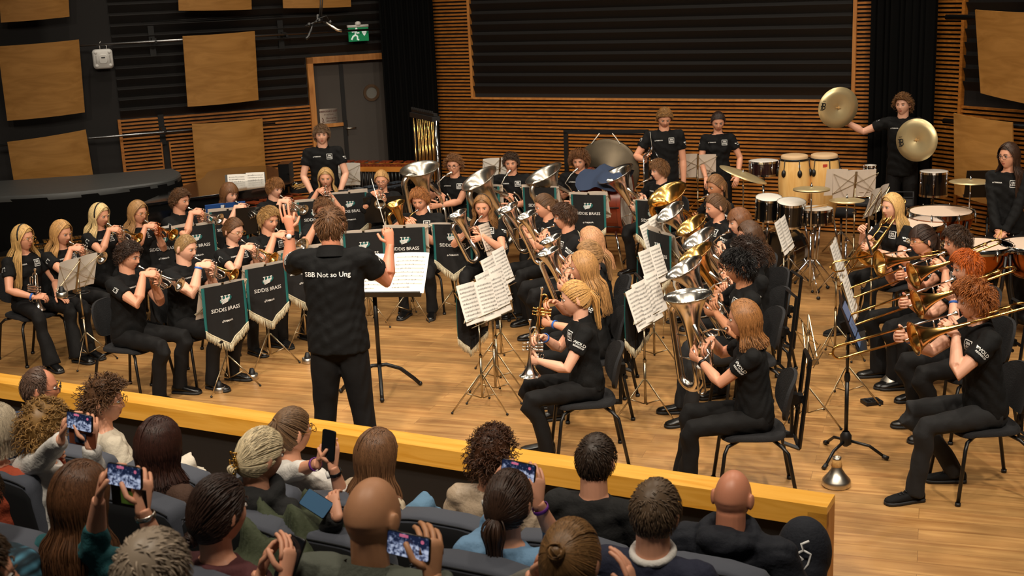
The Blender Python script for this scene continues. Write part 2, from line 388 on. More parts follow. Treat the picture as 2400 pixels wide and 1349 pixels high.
# right wall
g = G(); wall_box(g, RP1, RD, RN, -.7, 9, 0, HC, -.3, -.03); z = .02
r1 = .09
while z < HC-.1:
    wall_box(g, RP1, RD, RN, -.35, r1-.02 if z > ZT else 8, z, z+.026, -.03, .012, 1); z += .0505
z = ZT+.28
while z < HC-.1:
    P = []
    for s in (r1+.03, 8):
        for d, zz in ((-.03, z-.11), (-.03, z), (.022, z+.004), (.022, z-.004)): P.append(RP1+RD*s-RN*d+np.array([0, 0, zz]))
    g.add(P, [(0, 1, 5, 4), (1, 2, 6, 5), (2, 3, 7, 6), (3, 0, 4, 7), (0, 3, 2, 1), (4, 5, 6, 7)], 2); z += .15
wall_box(g, RP1, RD, RN, r1-.02, r1+.02, 0, HC, -.03, .03, 1)
struct(g.build('wall_right', ['wall_black', 'slat_wood', 'louvre'], smooth=False))
# ---------------------------------------------------------------- curved oak reflector panels
def panel(px, P0, az, offs, label, bulge=.05):
    """px: four pixel corners TL TR BR BL, offs: distance from the wall at top and bottom"""
    c = [hitp(px[0][0], px[0][1], P0, az, offs[0]), hitp(px[1][0], px[1][1], P0, az, offs[0]), hitp(px[2][0], px[2][1], P0, az, offs[1]), hitp(px[3][0], px[3][1], P0, az, offs[1])]
    n = np.cross(c[1]-c[0], c[3]-c[0]); n /= np.linalg.norm(n)
    if n @ (CC-c[0]) < 0: n = -n
    g = G(); K = 12; vs = []
    for th in (0, -.018):
        for j in range(2):
            for i in range(K+1):
                q = i/K; a = c[0]+(c[1]-c[0])*q; b = c[3]+(c[2]-c[3])*q
                vs.append((a if j == 0 else b)+n*(th+bulge*4*q*(1-q)))
    W = K+1; fs = []
    for i in range(K):
        fs += [(i, i+W, i+W+1, i+1), (2*W+i, 2*W+i+1, 3*W+i+1, 3*W+i), (i, i+1, 2*W+i+1, 2*W+i), (W+i, 3*W+i, 3*W+i+1, W+i+1)]
    fs += [(0, 2*W, 3*W, W), (K, W+K, 3*W+K, 2*W+K)]
    g.add(vs, fs)
    ctr = (c[0]+c[2])/2; me = g
    ang = math.atan2(*(c[1]-c[0])[[1, 0]])
    M = Matrix.Translation(V(ctr)) @ Matrix.Rotation(ang, 4, 'Z') @ Matrix.Rotation(PI/2, 4, 'X')
    g.xform(M.inverted()); o = g.build('acoustic_panel', 'panel_oak', smooth=True, flat_angle=40); o.matrix_world = M
    return tag(o, label, 'acoustic panel')
LW = CORNER
PANELS = [(((-6, 109), (185, 93), (199, 263), (17, 283)), 'square curved oak panel at the far left, above the piano and middle of its column'),
 (((428, 85), (597, 73), (606, 234), (440, 250)), 'square curved oak panel between the white wall box and the door'),
 (((-10, -150), (152, -165), (163, 39), (2, 53)), 'curved oak panel cut by the top left corner of the photo'),
 (((412, -160), (584, -170), (590, 22), (419, 25)), 'curved oak panel at the top edge, directly above the square panel beside the door'),
 (((655, -160), (815, -170), (823, 16), (664, 19)), 'curved oak panel at the top edge, above the hanging microphones'),
 (((17, 333), (201, 304), (228, 470), (45, 500)), 'oak panel half hidden behind the covered piano, lowest at the far left'),
 (((450, 291), (615, 278), (625, 430), (462, 450)), 'oak panel low on the slatted wall just left of the door')]
for i, (px, lb) in enumerate(PANELS): panel(px, LW, LAZ, (.42, .3), lb)
panel(((2285, 23), (2520, 33), (2530, 265), (2298, 218)), RP1, RAZ, (.4, .3), 'curved oak panel on the right wall, cut by the right edge high up')
panel(((2235, 265), (2372, 287), (2378, 492), (2237, 455)), RP1, RAZ, (.35, .3), 'curved oak panel low on the right wall behind the girl in dark glasses')
# panel rails with brackets
def bar(p, q, P0, az, off, r, label, brackets=(), m='rail_steel'):
    a = hitp(*p, P0, az, off); b = hitp(*q, P0, az, off); t = empty('panel_rail', (a+b)/2, 0, label, 'rail')
    g = G(); g.tube([a-(a+b)/2, b-(a+b)/2], r, 12); g.build('tube', m, t)
    for x, y in brackets:
        c = hitp(x, y, P0, az, off)-(a+b)/2; n = np.array([-math.sin(az), math.cos(az), 0])
        g = G(); g.tube([c-n*.03, c+n*(off+.02)], .018, 8); g.box(V(c)+V(n)*(off*.5+.0)+V((0, 0, .02)), (.06, .1, .05), Matrix.Rotation(az, 3, 'Z')); g.box(V(c)+V(n)*(off)+V((0, 0, .0)), (.08, .03, .42), Matrix.Rotation(az, 3, 'Z'))
        g.build('bracket', 'black_metal', t, False)
    return t
bar((-20, 118), (909, 67), LW, LAZ, .36, .016, 'long thin steel rail behind the upper oak panels, ending by the exit sign', ((365, 98), (672, 84)))
bar((-20, 342), (645, 289), LW, LAZ, .3, .016, 'steel rail behind the lower oak panels on the slatted wall', ((387, 308),))
bar((2218, 40), (2600, 44), RP1, RAZ, .33, .03, 'dark rail high on the right wall', (), 'black_metal')
bar((2212, 283), (2600, 310), RP1, RAZ, .25, .03, 'dark rail low on the right wall behind the oak panel', (), 'black_metal')
bar((330, 52), (662, 33), LW, LAZ, .1, .006, 'thin dark conduit above the square oak panel beside the door', (), 'black_metal')
# exit sign
c = hitp(840, 80, LW, LAZ, .2); M = TR(c, LAZ)
t = empty('exit_sign', c, LAZ, 'green lit running man exit sign above the grey door', 'exit sign')
g = G(); g.box((0, 0, 0), (.30, .02, .2)); g.build('sign_plate', ['sign_green'], t, False)
g = G(); g.box((0, .02, .115), (.31, .07, .035)); g.ell((0, -.01, .15), (.045, .03, .035)); g.build('lamp_housing', ['white_plastic'], t)
g = G(); y = -.012
for pts in (((-.11, -.075), (-.085, -.03), (-.05, -.01), (-.045, .04)), ((-.05, -.01), (-.02, -.03), (-.02, -.075), (.0, -.08)), ((-.1, .035), (-.045, .045), (-.015, .015), (.01, .02))):
    g.tube([(a, y, b) for a, b in pts], .012, 6)
g.ell((-.03, y, .075), (.017, .008, .017)); g.add([(.05, y, .05), (.12, y, .05), (.12, y, .02), (.085, y, -.03), (.05, y, .02)], [(0, 1, 2, 3, 4)]); g.build('running_man', ['sign_white'], t, False)
# wireless box on the wall
c = hitp(241, 138, LW, LAZ, .1); t = empty('wall_box', c, LAZ, 'white rounded square wireless box on the black wall beside the far left panel', 'wireless box')
g = G()
for i, (sx, y) in enumerate(((.125, 0), (.13, -.03), (.1, -.045))):
    pass
prof = []
def rsq(h, w, y, n=6, r=.045):
    out = []
    for cx, cz, a0 in ((w-r, h-r, 0), (-w+r, h-r, 90), (-w+r, -h+r, 180), (w-r, -h+r, 270)):
        for i in range(n+1): q = rad(a0+90*i/n); out.append((cx+r*math.cos(q), y, cz+r*math.sin(q)))
    return out
def slab(g, rings, mi=0):
    n = len(rings[0]); vs = [p for r in rings for p in r]; fs = [tuple(range(n)), tuple(range((len(rings)-1)*n, len(rings)*n))[::-1]]
    for j in range(len(rings)-1):
        for i in range(n): k = (i+1) % n; fs.append((j*n+i, (j+1)*n+i, (j+1)*n+k, j*n+k))
    g.add(vs, fs, mi)
slab(g, [rsq(.125, .125, .06), rsq(.13, .13, .02), rsq(.13, .13, -.02), rsq(.11, .11, -.045)])
for sx in (-1, 1):
    for sz in (-1, 1): g.ell((sx*.088, -.04, sz*.088), (.024, .014, .024)); g.box((sx*.09, -.044, 0), (.014, .012, .09))
slab(g, [rsq(.06, .055, -.044, r=.03), rsq(.055, .05, -.056, r=.03)])
g.build('housing', ['white_plastic'], t, flat_angle=50)
g = G(); g.box((0, -.058, .02), (.05, .004, .016)); g.build('badge', ['ink'], t, False)
g = G(); g.tube([(-.02, .02, .12), (-.02, .03, .2), (.0, .05, .23)], .004, 6); g.tube([(.06, .02, .12), (.07, .03, .17), (.03, .05, .19)], .004, 6); g.build('cable', ['white_plastic'], t)
# emergency notice on the narrow door leaf
c = hitp(770.5, 272, CORNER+LN*.098, LAZ); t = empty('door_notice', c, LAZ, 'paper emergency exit notice taped to the narrow door leaf', 'notice')
g = G(); g.box((0, .004, 0), (.27, .004, .22)); g.build('sheet', ['paper_warm'], t, False)
g = G()
for s, x, z, sz, b in (('EMERGENCY EXIT', 0, .07, .034, .02), ('do not block', 0, .025, .028, .01), ('Rømningsveg', .035, -.03, .028, .01), ('ikke blokker', .035, -.07, .028, .01)):
    vs, fs = text_geo(s, sz, b); g.add([(x+p[0], -.002, z+p[1]) for p in vs], fs)
g.tube([(-.1, -.003, -.02), (-.085, -.003, -.05), (-.1, -.003, -.08), (-.075, -.003, -.085)], .006, 5)
g.build('lettering', [mat('notice_ink', '#5a2a22', .7)], t, False)
# hanging microphone array
c = atp = CC+ray(750, 62)/FPX*11.2
t = empty('microphone_array', c, .5, 'pair of microphones hanging on cables in front of the black wall', 'microphone')
g = G(); g.tube([(-.14, 0, .01), (0, 0, .05), (.14, 0, -.0)], .008, 8); g.box((0, 0, .05), (.05, .04, .04)); g.tube([(-.02, 0, .05), (.0, .03, .1)], .014, 8); g.ell((.1, 0, .03), .02); g.ell((-.1, 0, .02), .02); g.build('mount_bar', ['black_metal'], t)
for s, a in ((-1, (-.16, -.05, -.1)), (1, (.19, -.04, -.05))):
    g = G(); b = V((s*.06, 0, .03)); g.tube([b, V(a)*.8, V(a)], [.01, .013, .013], 10); g.build('microphone', ['nickel' if s > 0 else 'black_metal'], t)
g = G(); g.tube([(0, .0, .06), (.02, 0, .2), (.05, .02, .5), (.02, 0, 1.5), (0, 0, 3.5)], .006, 6); g.tube([(.02, .01, .06), (.045, 0, .25), (.07, .02, .5), (.03, .02, 1.5), (0, .02, 3.5)], .006, 6)
g.tube([(-.1, 0, .0), (-.02, -.03, .07), (.06, -.02, .09), (.1, 0, .03)], .004, 6); g.build('cable', ['black_plastic'], t)
# ---------------------------------------------------------------- parapet between audience and stage
RZ = .65
ra = at(-80, 862, RZ); rb = at(1957, 1158, RZ); RDv = (rb-ra); RLen = float(np.linalg.norm(RDv)); RDv /= RLen; PAZ = math.atan2(RDv[1], RDv[0])
t = empty('parapet', (rb[0], rb[1], 0), PAZ, 'low parapet with a yellow wooden top rail between audience and stage', 'parapet')
g = G(); g.box((-RLen/2, -.09, RZ-.02), (RLen, .18, .04)); g.box((-RLen/2, -.155, RZ-.08), (RLen, .05, .08)); g.build('top_rail', ['rail_wood'], t, False)
g = G(); g.box((-RLen/2-.1, -.105, (RZ-.13)/2), (RLen-.2, .04, RZ-.13)); g.build('infill_panel', ['wall_black'], t, False)
g = G(); g.box((-.05, -.09, (RZ-.04)/2), (.1, .18, RZ-.04)); g.build('end_post', ['trim_wood'], t, False)
# ================================================================== people
def sstep(t): t = np.clip(t, 0, 1); return t*t*(3-2*t)
def head_geo(sex='m', hs=1.0):
    """closed sculpted head, centre between the ears at 0, face towards -y; returns verts, faces"""
    NA, NP = 56, 44; vs = []
    fem = sex == 'f'
    for j in range(1, NP):
        ph = PI*j/NP
        for i in range(NA):
            a = 2*PI*i/NA                                # a=0 face front
            d = np.array([math.sin(a)*math.sin(ph), -math.cos(a)*math.sin(ph), math.cos(ph)])
            x, y, z = d*np.array([.077, .098, .118])
            z0 = z
            if z < 0:
                t = min(1, -z/.118)
                x *= 1-(.36 if fem else .30)*t**1.6
                if y > 0: y *= 1-.34*t**1.3
                else: y *= 1+.02*t
            if z > 0 and y > 0: y *= 1.03
            if y < 0:
                # flatter face plane
                f = max(0, -y/.098); y += .006*f**3
                def gs(cx, cz, sx, sz): return math.exp(-((x-cx)/sx)**2-((z-cz)/sz)**2)
                n = 0.
                n += .021*math.exp(-(x/.0095)**2)*(sstep((.028-z)/.05) if z > -.024 else math.exp(-((z+.024)/.009)**2))
                n += .006*(gs(.012, -.028, .008, .008)+gs(-.012, -.028, .008, .008))
                n -= .010*(gs(.031, .012, .016, .011)+gs(-.031, .012, .016, .011))
                n += .004*(gs(.03, .031, .022, .008)+gs(-.03, .031, .022, .008))*(0.6 if fem else 1.2)
                n += .006*gs(0, -.051, .020, .0055)+.007*gs(0, -.063, .017, .0065)-.003*gs(0, -.057, .022, .0025)
                n += .008*gs(0, -.095, .022, .016)
                n += .004*(gs(.045, -.02, .02, .02)+gs(-.045, -.02, .02, .02))
                y -= n
            vs.append((x*hs, y*hs, z*hs))
    vs.append((0, 0, .118*hs)); vs.append((0, -.02*hs, -.118*hs))
    fs = []; nt = len(vs)-2
    for j in range(NP-2):
        for i in range(NA): k = (i+1) % NA; fs.append((j*NA+i, j*NA+k, (j+1)*NA+k, (j+1)*NA+i))
    for i in range(NA): k = (i+1) % NA; fs.append((nt, k, i)); fs.append((nt+1, (NP-2)*NA+i, (NP-2)*NA+k))
    return vs, fs
_HG = {}
def hg(sex):
    if sex not in _HG: _HG[sex] = head_geo(sex)
    return _HG[sex]
SK = np.array([.080, .101, .121])                          # scalp ellipsoid
def hairline(a, style='n'):
    """polar limit of hair (radians from the crown) for azimuth a (0 face, pi back)"""
    a = abs((a+PI) % (2*PI)-PI); d = math.degrees(a)
    pts = [(0, 50), (35, 54), (55, 66), (72, 84), (84, 96), (95, 104), (120, 122), (180, 124)]
    if style == 'recede': pts = [(0, 10), (40, 14), (62, 60), (75, 84), (95, 104), (120, 122), (180, 124)]
    if style == 'fringe': pts = [(0, 58), (35, 61), (55, 72), (72, 88), (95, 106), (120, 124), (180, 126)]
    for (x0, y0), (x1, y1) in zip(pts, pts[1:]):
        if d <= x1: return rad(y0+(y1-y0)*(d-x0)/(x1-x0))
    return rad(124)
def spt(a, ph, off=0.):
    """point on the scalp"""
    s = np.stack([np.sin(a)*np.sin(ph), -np.cos(a)*np.sin(ph), np.cos(ph)], -1)
    p = s*(SK+off)[None, :] if s.ndim == 2 else s*(SK+off)
    z = p[..., 2]; t = np.clip(-z/.118, 0, 1)
    q = p.copy(); q[..., 0] = p[..., 0]*(1-.2*t**1.6); q[..., 1] = np.where(p[..., 1] > 0, p[..., 1]*(1-.30*t**1.3), p[..., 1])
    return q
def strands(g, P, r, nrm=None, mi=0, flat=.5):
    """P: S x K x 3 paths, r: K or S x K radii; four sided tapered strands"""
    S, K, _ = P.shape
    T = np.gradient(P, axis=1); T /= np.linalg.norm(T, axis=2, keepdims=True)+1e-9
    if nrm is None: nrm = P/(np.linalg.norm(P, axis=2, keepdims=True)+1e-9)
    B = np.cross(T, nrm); B /= np.linalg.norm(B, axis=2, keepdims=True)+1e-9
    N2 = np.cross(B, T)
    r = np.broadcast_to(np.asarray(r, float), (S, K))[..., None]
    ring = np.stack([P+B*r, P+N2*r*flat, P-B*r, P-N2*r*flat], 2)       # S K 4 3
    vs = ring.reshape(-1, 3); o = len(g.v); g.v.extend(map(tuple, vs.tolist()))
    base = (np.arange(S)[:, None]*K*4+np.arange(K-1)[None, :]*4)
    fs = []
    for k in range(4):
        k2 = (k+1) % 4; q = np.stack([base+k, base+k2, base+4+k2, base+4+k], -1).reshape(-1, 4)+o; fs.append(q)
    fs = np.concatenate(fs); g.f.extend(map(tuple, fs.tolist())); g.m.extend([mi]*len(fs))
def hair_mat(col):
    n = 'hair_'+col.strip('#')
    if n in MATS: return n
    c = lin(col); m = bpy.data.materials.new(n); m.use_nodes = True; nt = m.node_tree; N = nt.nodes; L = nt.links
    b = N['Principled BSDF']; b.inputs['Roughness'].default_value = .42; b.inputs['Specular IOR Level'].default_value = .35
    ge = N.new('ShaderNodeNewGeometry'); r = N.new('ShaderNodeMapRange'); r.inputs['To Min'].default_value = .55; r.inputs['To Max'].default_value = 1.45
    L.new(ge.outputs['Random Per Island'], r.inputs['Value'])
    s = N.new('ShaderNodeVectorMath'); s.operation = 'SCALE'; s.inputs[0].default_value = c; L.new(r.outputs[0], s.inputs['Scale']); L.new(s.outputs[0], b.inputs['Base Color'])
    MATS[n] = m; return n
def hair_geo(style, seed, length=.3, hs=1.0, gather=(0., .105, .03)):
    rg = np.random.default_rng(seed); g = G()
    hl = 'fringe' if 'fringe' in style else ('recede' if 'recede' in style else 'n')
    # cap that follows the hairline
    nA, nP = 40, 9; lift = .004 if 'buzz' in style else (.010 if ('tied' in style or 'bun' in style or 'pony' in style) else .013)
    if 'curly' in style or 'bushy' in style: lift = .02
    if 'bald' not in style:
        aa = np.linspace(-PI, PI, nA, endpoint=False); vs = []
        for j in range(nP):
            for a in aa:
                f = (j+1)/nP; off = lift*(1-.75*f**3)
                if hl == 'recede' and abs(a) < rad(62): off *= .3
                vs.append(spt(np.array(a), np.array(hairline(a, hl)*f), off))
        vs.append(spt(np.array(0.), np.array(0.), lift)); fs = []
        for j in range(nP-1):
            for i in range(nA): k = (i+1) % nA; fs.append((j*nA+i, (j+1)*nA+i, (j+1)*nA+k, j*nA+k))
        for i in range(nA): fs.append((len(vs)-1, i, (i+1) % nA))
        g.add(vs, fs)
    K = 8; t = np.linspace(0, 1, K)[None, :]
    def rootset(n, lo=.0, hi=1.):
        a = rg.uniform(-PI, PI, n); f = np.sqrt(rg.uniform(lo, hi, n)); ph = np.array([hairline(x, hl) for x in a])*f
        if hl == 'recede':
            ok = ~((np.abs(a) < rad(70)) & (f < 2)); a = a[ok]; ph = ph[ok]
        return a, ph
    if 'short' in style or 'buzz' in style or 'recede' in style or 'tousled' in style:
        n = 1300; a, ph = rootset(n)
        n = len(a); L_ = (.012 if 'buzz' in style else (.042 if length > .04 else .024)) * rg.uniform(.6, 1.2, n)
        if 'tousled' in style: L_ = .055*rg.uniform(.6, 1.3, n)
        L_ = L_*np.where(spt(a, ph, 0.)[:, 1] < -.055, .5, 1.)
        # flow: away from a crown whorl towards face on top, down on the sides
        crown = np.array([0, .045, .11]); P0 = spt(a, ph, lift*.7)
        nr = P0/np.linalg.norm(P0, axis=1, keepdims=True)
        fl = P0-crown+rg.normal(0, .02, P0.shape)*(2.2 if 'tousled' in style else 1)
        fl += np.where((P0[:, 2:3] > .06), np.array([[.03 if 'part' in style else 0., -.05, 0]]), np.array([[0, 0, -.04]]))
        fl -= nr*(fl*nr).sum(1, keepdims=True); fl /= np.linalg.norm(fl, axis=1, keepdims=True)+1e-9
        up = ((.35 if length > .04 else .15) if 'short' in style else .15) if 'tousled' not in style else .6
        P = P0[:, None, :]+fl[:, None, :]*(L_[:, None, None]*t[..., None])+nr[:, None, :]*(np.sin(t*PI*.8)*L_[:, None]*up)[..., None]
        rr = (.0027 if 'buzz' not in style else .002)*(1-.65*t**2); strands(g, P, np.broadcast_to(rr, (n, K)))
    if 'fringe' in style:
        n = 200; a = rg.uniform(-rad(50), rad(50), n); ph0 = rg.uniform(rad(5), rad(30), n); ph1 = rg.uniform(rad(62), rad(71), n)
        ph = ph0[:, None]+(ph1-ph0)[:, None]*t; A = (a[:, None]*(.5+.5*t)); P = spt(A.ravel(), ph.ravel(), .015).reshape(n, K, 3)
        strands(g, P, np.broadcast_to(.0032*(1-.5*t**3), (n, K)))
    if 'curly' in style:
        n = 620; a, ph = rootset(n); n = len(a); P0 = spt(a, ph, lift*.6); nr = P0/np.linalg.norm(P0, axis=1, keepdims=True)
        u = np.cross(nr, [0, 0, 1.0]); u /= np.linalg.norm(u, axis=1, keepdims=True)+1e-9; v = np.cross(nr, u)
        K2 = 11; tt = np.linspace(0, 1, K2)[None, :]; q = tt*rg.uniform(5, 9, n)[:, None]+rg.uniform(0, 6, n)[:, None]; R_ = rg.uniform(.006, .011, n)[:, None]
        hgt = (length if length < .12 else .045)*rg.uniform(.5, 1.1, n)[:, None]*tt
        dr = -.5*hgt*np.array(1.0)
        P = P0[:, None]+nr[:, None]*hgt[..., None]+u[:, None]*(R_*np.cos(q))[..., None]+v[:, None]*(R_*np.sin(q))[..., None]; P[..., 2] += dr*.8
        strands(g, P, np.broadcast_to(.0034*(1-.4*tt), (n, K2)))
    if 'long' in style or 'bob' in style:
        n = 760; side = rg.uniform(-1, 1, n); s = np.sign(side); Kl = 16; tl = np.linspace(0, 1, Kl)
        aend = s*np.where(rg.uniform(0, 1, n) < .3, rg.uniform(rad(68), rad(95), n), rg.uniform(rad(90), rad(179), n))
        y0 = rg.uniform(-.06, .07, n); P = np.zeros((n, Kl, 3)); Ls = length*rg.uniform(.82, 1.08, n)
        p0 = np.stack([s*.004, y0, SK[2]*np.sqrt(np.clip(1-(y0/SK[1])**2, 0, 1))], 1)
        pe = spt(aend, np.full(n, rad(96)), .016)
        Ks = 7
        for k in range(Ks):
            f = k/(Ks-1); p = p0*(1-f)+pe*f; q = p/SK; q /= np.linalg.norm(q, axis=1, keepdims=True); P[:, k] = q*(SK+.012+.008*math.sin(f*PI/2))
        pe = P[:, Ks-1]; out = np.stack([pe[:, 0], pe[:, 1], 0*pe[:, 0]], 1); out /= np.linalg.norm(out, axis=1, keepdims=True)
        wv = rg.uniform(0, 6, n); ph_ = rg.uniform(0, 1, n)
        for k in range(Ks, Kl):
            f = (k-Ks+1)/(Kl-Ks); p = pe.copy(); p[:, 2] -= Ls*f
            sh = .035*sstep((f*length-.08)/.12)
            p += out*(sh*.9+.004*ph_[:, None]) - out*(.028*math.sin(min(1, f*length/.16)*PI))*(.55)
            amp = .014 if 'wavy' in style else .003
            p += out*(amp*np.sin(f*9+wv))[:, None]; p[:, 0] += amp*np.cos(f*8+wv)
            if 'front' in style: p[:, 1] -= np.where((pe[:, 1] < .03), .03*sstep(f*2), 0)
            P[:, k] = p
        rr = .0045*(1-.6*tl**4)*np.where(tl < .35, .8, 1); strands(g, P, np.broadcast_to(rr, (n, Kl)))
    if 'tied' in style or 'pony' in style or 'bun' in style:
        G0 = np.array(gather); n = 560; a = rg.uniform(-PI, PI, n); ph0 = np.array([hairline(x, hl) for x in a])*np.where(rg.uniform(0, 1, n) < .55, rg.uniform(.93, 1, n), rg.uniform(.15, .95, n))
        P0 = spt(a, ph0, .006); gd = G0/np.linalg.norm(G0/SK)
        P = np.zeros((n, K, 3))
        for k in range(K):
            f = k/(K-1); p = P0*(1-f)+gd*f; q = p/SK; q /= np.linalg.norm(q, axis=1, keepdims=True)+1e-9; P[:, k] = q*(SK+.010+.010*f)
        strands(g, P, np.broadcast_to(.0033*(1-.3*t), (n, K)))
        tie = gd*1.12
        if 'pony' in style or 'tied' in style:
            n = 170; Kp = 9; u = rg.normal(0, 1, (n, 3)); u[:, 1] *= .6; P = np.zeros((n, Kp, 3)); w0 = .020 if 'pony' in style else .012
            Ls = length*rg.uniform(.8, 1.05, n)
            for k in range(Kp):
                f = k/(Kp-1); c = tie+np.array([0, .035*math.sin(min(1, f*2.2)*PI/2)-.02*f, 0]); p = np.tile(c, (n, 1)); p[:, 2] -= Ls*f**1.25
                wd = w0*(.35+1.2*math.sin(min(1, f*1.3+.1)*PI*.8)); p += u*wd*.55*np.array([1, 1, .3]); P[:, k] = p
            strands(g, P, np.broadcast_to(.0038*(1-.5*np.linspace(0, 1, Kp)[None]**3), (n, Kp)), nrm=np.tile(np.array([0, 1., 0]), (n, Kp, 1)), flat=.7)
            g.tube(arc(tie, .014, 0, 340, (1, 0, 0), (0, .3, 1), 12), .004, 6)
        if 'bun' in style:
            n = 90; q = np.linspace(0, 2*PI*.92, 12)
            for i in range(n):
                a0 = rg.uniform(0, 2*PI); R_ = rg.uniform(.010, .027); ax = V(rg.normal(0, .35, 3))+V(gd).normalized(); ax.normalize(); e1 = ax.orthogonal().normalized(); e2 = ax.cross(e1)
                c = V(tie)+V(gd).normalized()*.012*rg.uniform(-.6, 1)
                g.tube([c+e1*(R_*math.cos(a0+x))+e2*(R_*math.sin(a0+x)) for x in q], .0036, 5)
            g.ell(tie, .026)
    if hs != 1: g.v = [(x*hs, y*hs, z*hs) for x, y, z in g.v]
    return g
HAIRC = {}
def ik(S, W, l1, l2, pole):
    S, W, pole = V(S), V(W), V(pole); d = W-S; D = d.length; mx = (l1+l2)*.995
    if D > mx: k = D/mx; l1 *= k; l2 *= k
    a = (l1*l1-l2*l2+D*D)/(2*D); h = math.sqrt(max(0, l1*l1-a*a)); dn = d.normalized(); p = (pole-dn*pole.dot(dn)).normalized()
    return S+dn*a+p*h
def hand(g, W, d, n, side, curl=.7, spread=1., thumb=.5, sc=1., curls=None):
    """W wrist, d knuckle direction, n palm normal, side -1 right hand, +1 left hand"""
    W, d, n = V(W), V(d).normalized(), V(n); n = (n-d*n.dot(d)).normalized(); b = d.cross(n)*(-side)
    g.pill(W-d*.012*sc, W+d*.078*sc, (.026*sc, .017*sc), (.037*sc, .0135*sc), 12, ref=b)
    lens = (.040, .045, .042, .034); base = (.030, .010, -.010, -.029)
    for k in range(4):
        cu = curls[k] if curls else curl
        p = W+d*(.082-.004*abs(k-1.2))*sc+b*base[k]*sc*spread; pts = [p-d*.02*sc, p]; th = 0.; L = lens[k]*sc
        for f, c in ((1, .8), (.68, 1.1), (.55, .8)):
            th += cu*c; dd = (d*math.cos(th)+n*math.sin(th)+b*(base[k]*9*(spread-1))).normalized(); p = p+dd*L*f; pts.append(p)
        r = (.0092 if k < 3 else .0078)*sc; g.tube(pts+[p+dd*.005*sc], [r*.9, r, r*.95, r*.88, r*.8, r*.35], 8)
    p = W+d*.018*sc+b*.022*sc; t1 = (b*.8+d*.62+n*.3*thumb).normalized(); t2 = (b*.25+d*.75+n*thumb*.9).normalized()
    q = p+t1*.042*sc
    g.tube([p-b*.01*sc, p+t1*.02*sc, q, q+t2*.03*sc, q+t2*.052*sc, q+t2*.056*sc], [.012*sc, .012*sc, .0105*sc, .0098*sc, .0085*sc, .004*sc], 8)
def project_text(g, bvh, items, vs, fs, c, u, v, n, mi=0, off=.0025, wide=0.):
    """lay flat text (vs in the u v plane about c) on a surface by casting along -n"""
    out = []
    c, u, v, n = V(c), V(u), V(v), V(n)
    for p in vs:
        q = c+u*p[0]+v*p[1]; h = bvh.ray_cast(q+n*.25, -n, .5)
        if h[0] is None: out.append(q); continue
        d = h[0].dot(n)
        if wide:
            for a, b in ((1, 0), (-1, 0), (0, 1), (0, -1), (.7, -.7), (-.7, -.7)):
                k = bvh.ray_cast(q+u*(a*wide)+v*(b*wide)+n*.25, -n, .5)
                if k[0] is not None: d = max(d, k[0].dot(n))
        out.append(q+n*(d-q.dot(n)+off))
    g.add(out, fs, mi)
def frame_poly(w, h, t):
    o = []; f = []
    N_ = 6
    for (x0, y0, x1, y1) in ((-w, h-t, w, h), (-w, -h, w, -h+t), (-w, -h, -w+t, h), (w-t, -h, w, h)):
        b = len(o)
        for i in range(N_+1):
            q = i/N_
            if abs(x1-x0) > abs(y1-y0): o += [(x0+(x1-x0)*q, y0, 0), (x0+(x1-x0)*q, y1, 0)]
            else: o += [(x0, y0+(y1-y0)*q, 0), (x1, y0+(y1-y0)*q, 0)]
        f += [(b+2*i, b+2*i+2, b+2*i+3, b+2*i+1) for i in range(N_)]
    return o, f
_NID = [0]
PEOPLE = {}
def make_shoe(kind):
    g = G(); prof = [(-.085, .030, .055), (-.07, .036, .075), (-.03, .036, .08), (.0, .036, .07), (.05, .042, .055), (.1, .045, .045), (.14, .042, .036), (.165, .032, .028), (.178, .012, .018)]
    rings = []
    for y, w_, h_ in prof:
        ring = []
        for k in range(14):
            q = 2*PI*k/14; cx = math.cos(q); cz = math.sin(q); ring.append((w_*(abs(cx)**.75)*(1 if cx > 0 else -1), -y, .012+h_*.5+h_*.5*(abs(cz)**.8)*(1 if cz > 0 else -1)))
        rings.append(ring)
    slab(g, rings, 0); rings = []
    for y, w_, h_ in prof: rings.append([((w_+.004)*math.cos(q), -y*1.01, .0 if math.sin(q) < 0 else .022) for q in [2*PI*(k+.5)/14 for k in range(14)]])
    slab(g, rings, 1)
    if kind == 'sneaker': 
        for i in range(4): g.tube([(-.018, -.02-i*.02, .088-i*.009), (0, -.025-i*.02, .093-i*.009), (.018, -.02-i*.02, .088-i*.009)], .003, 5, mi=1)
    return g.mesh('shoe', ['shoe_black' if kind != 'sneaker' else 'black_polo', 'shoe_sole'])
SHOES = {k: make_shoe(k) for k in ('leather', 'sneaker')}
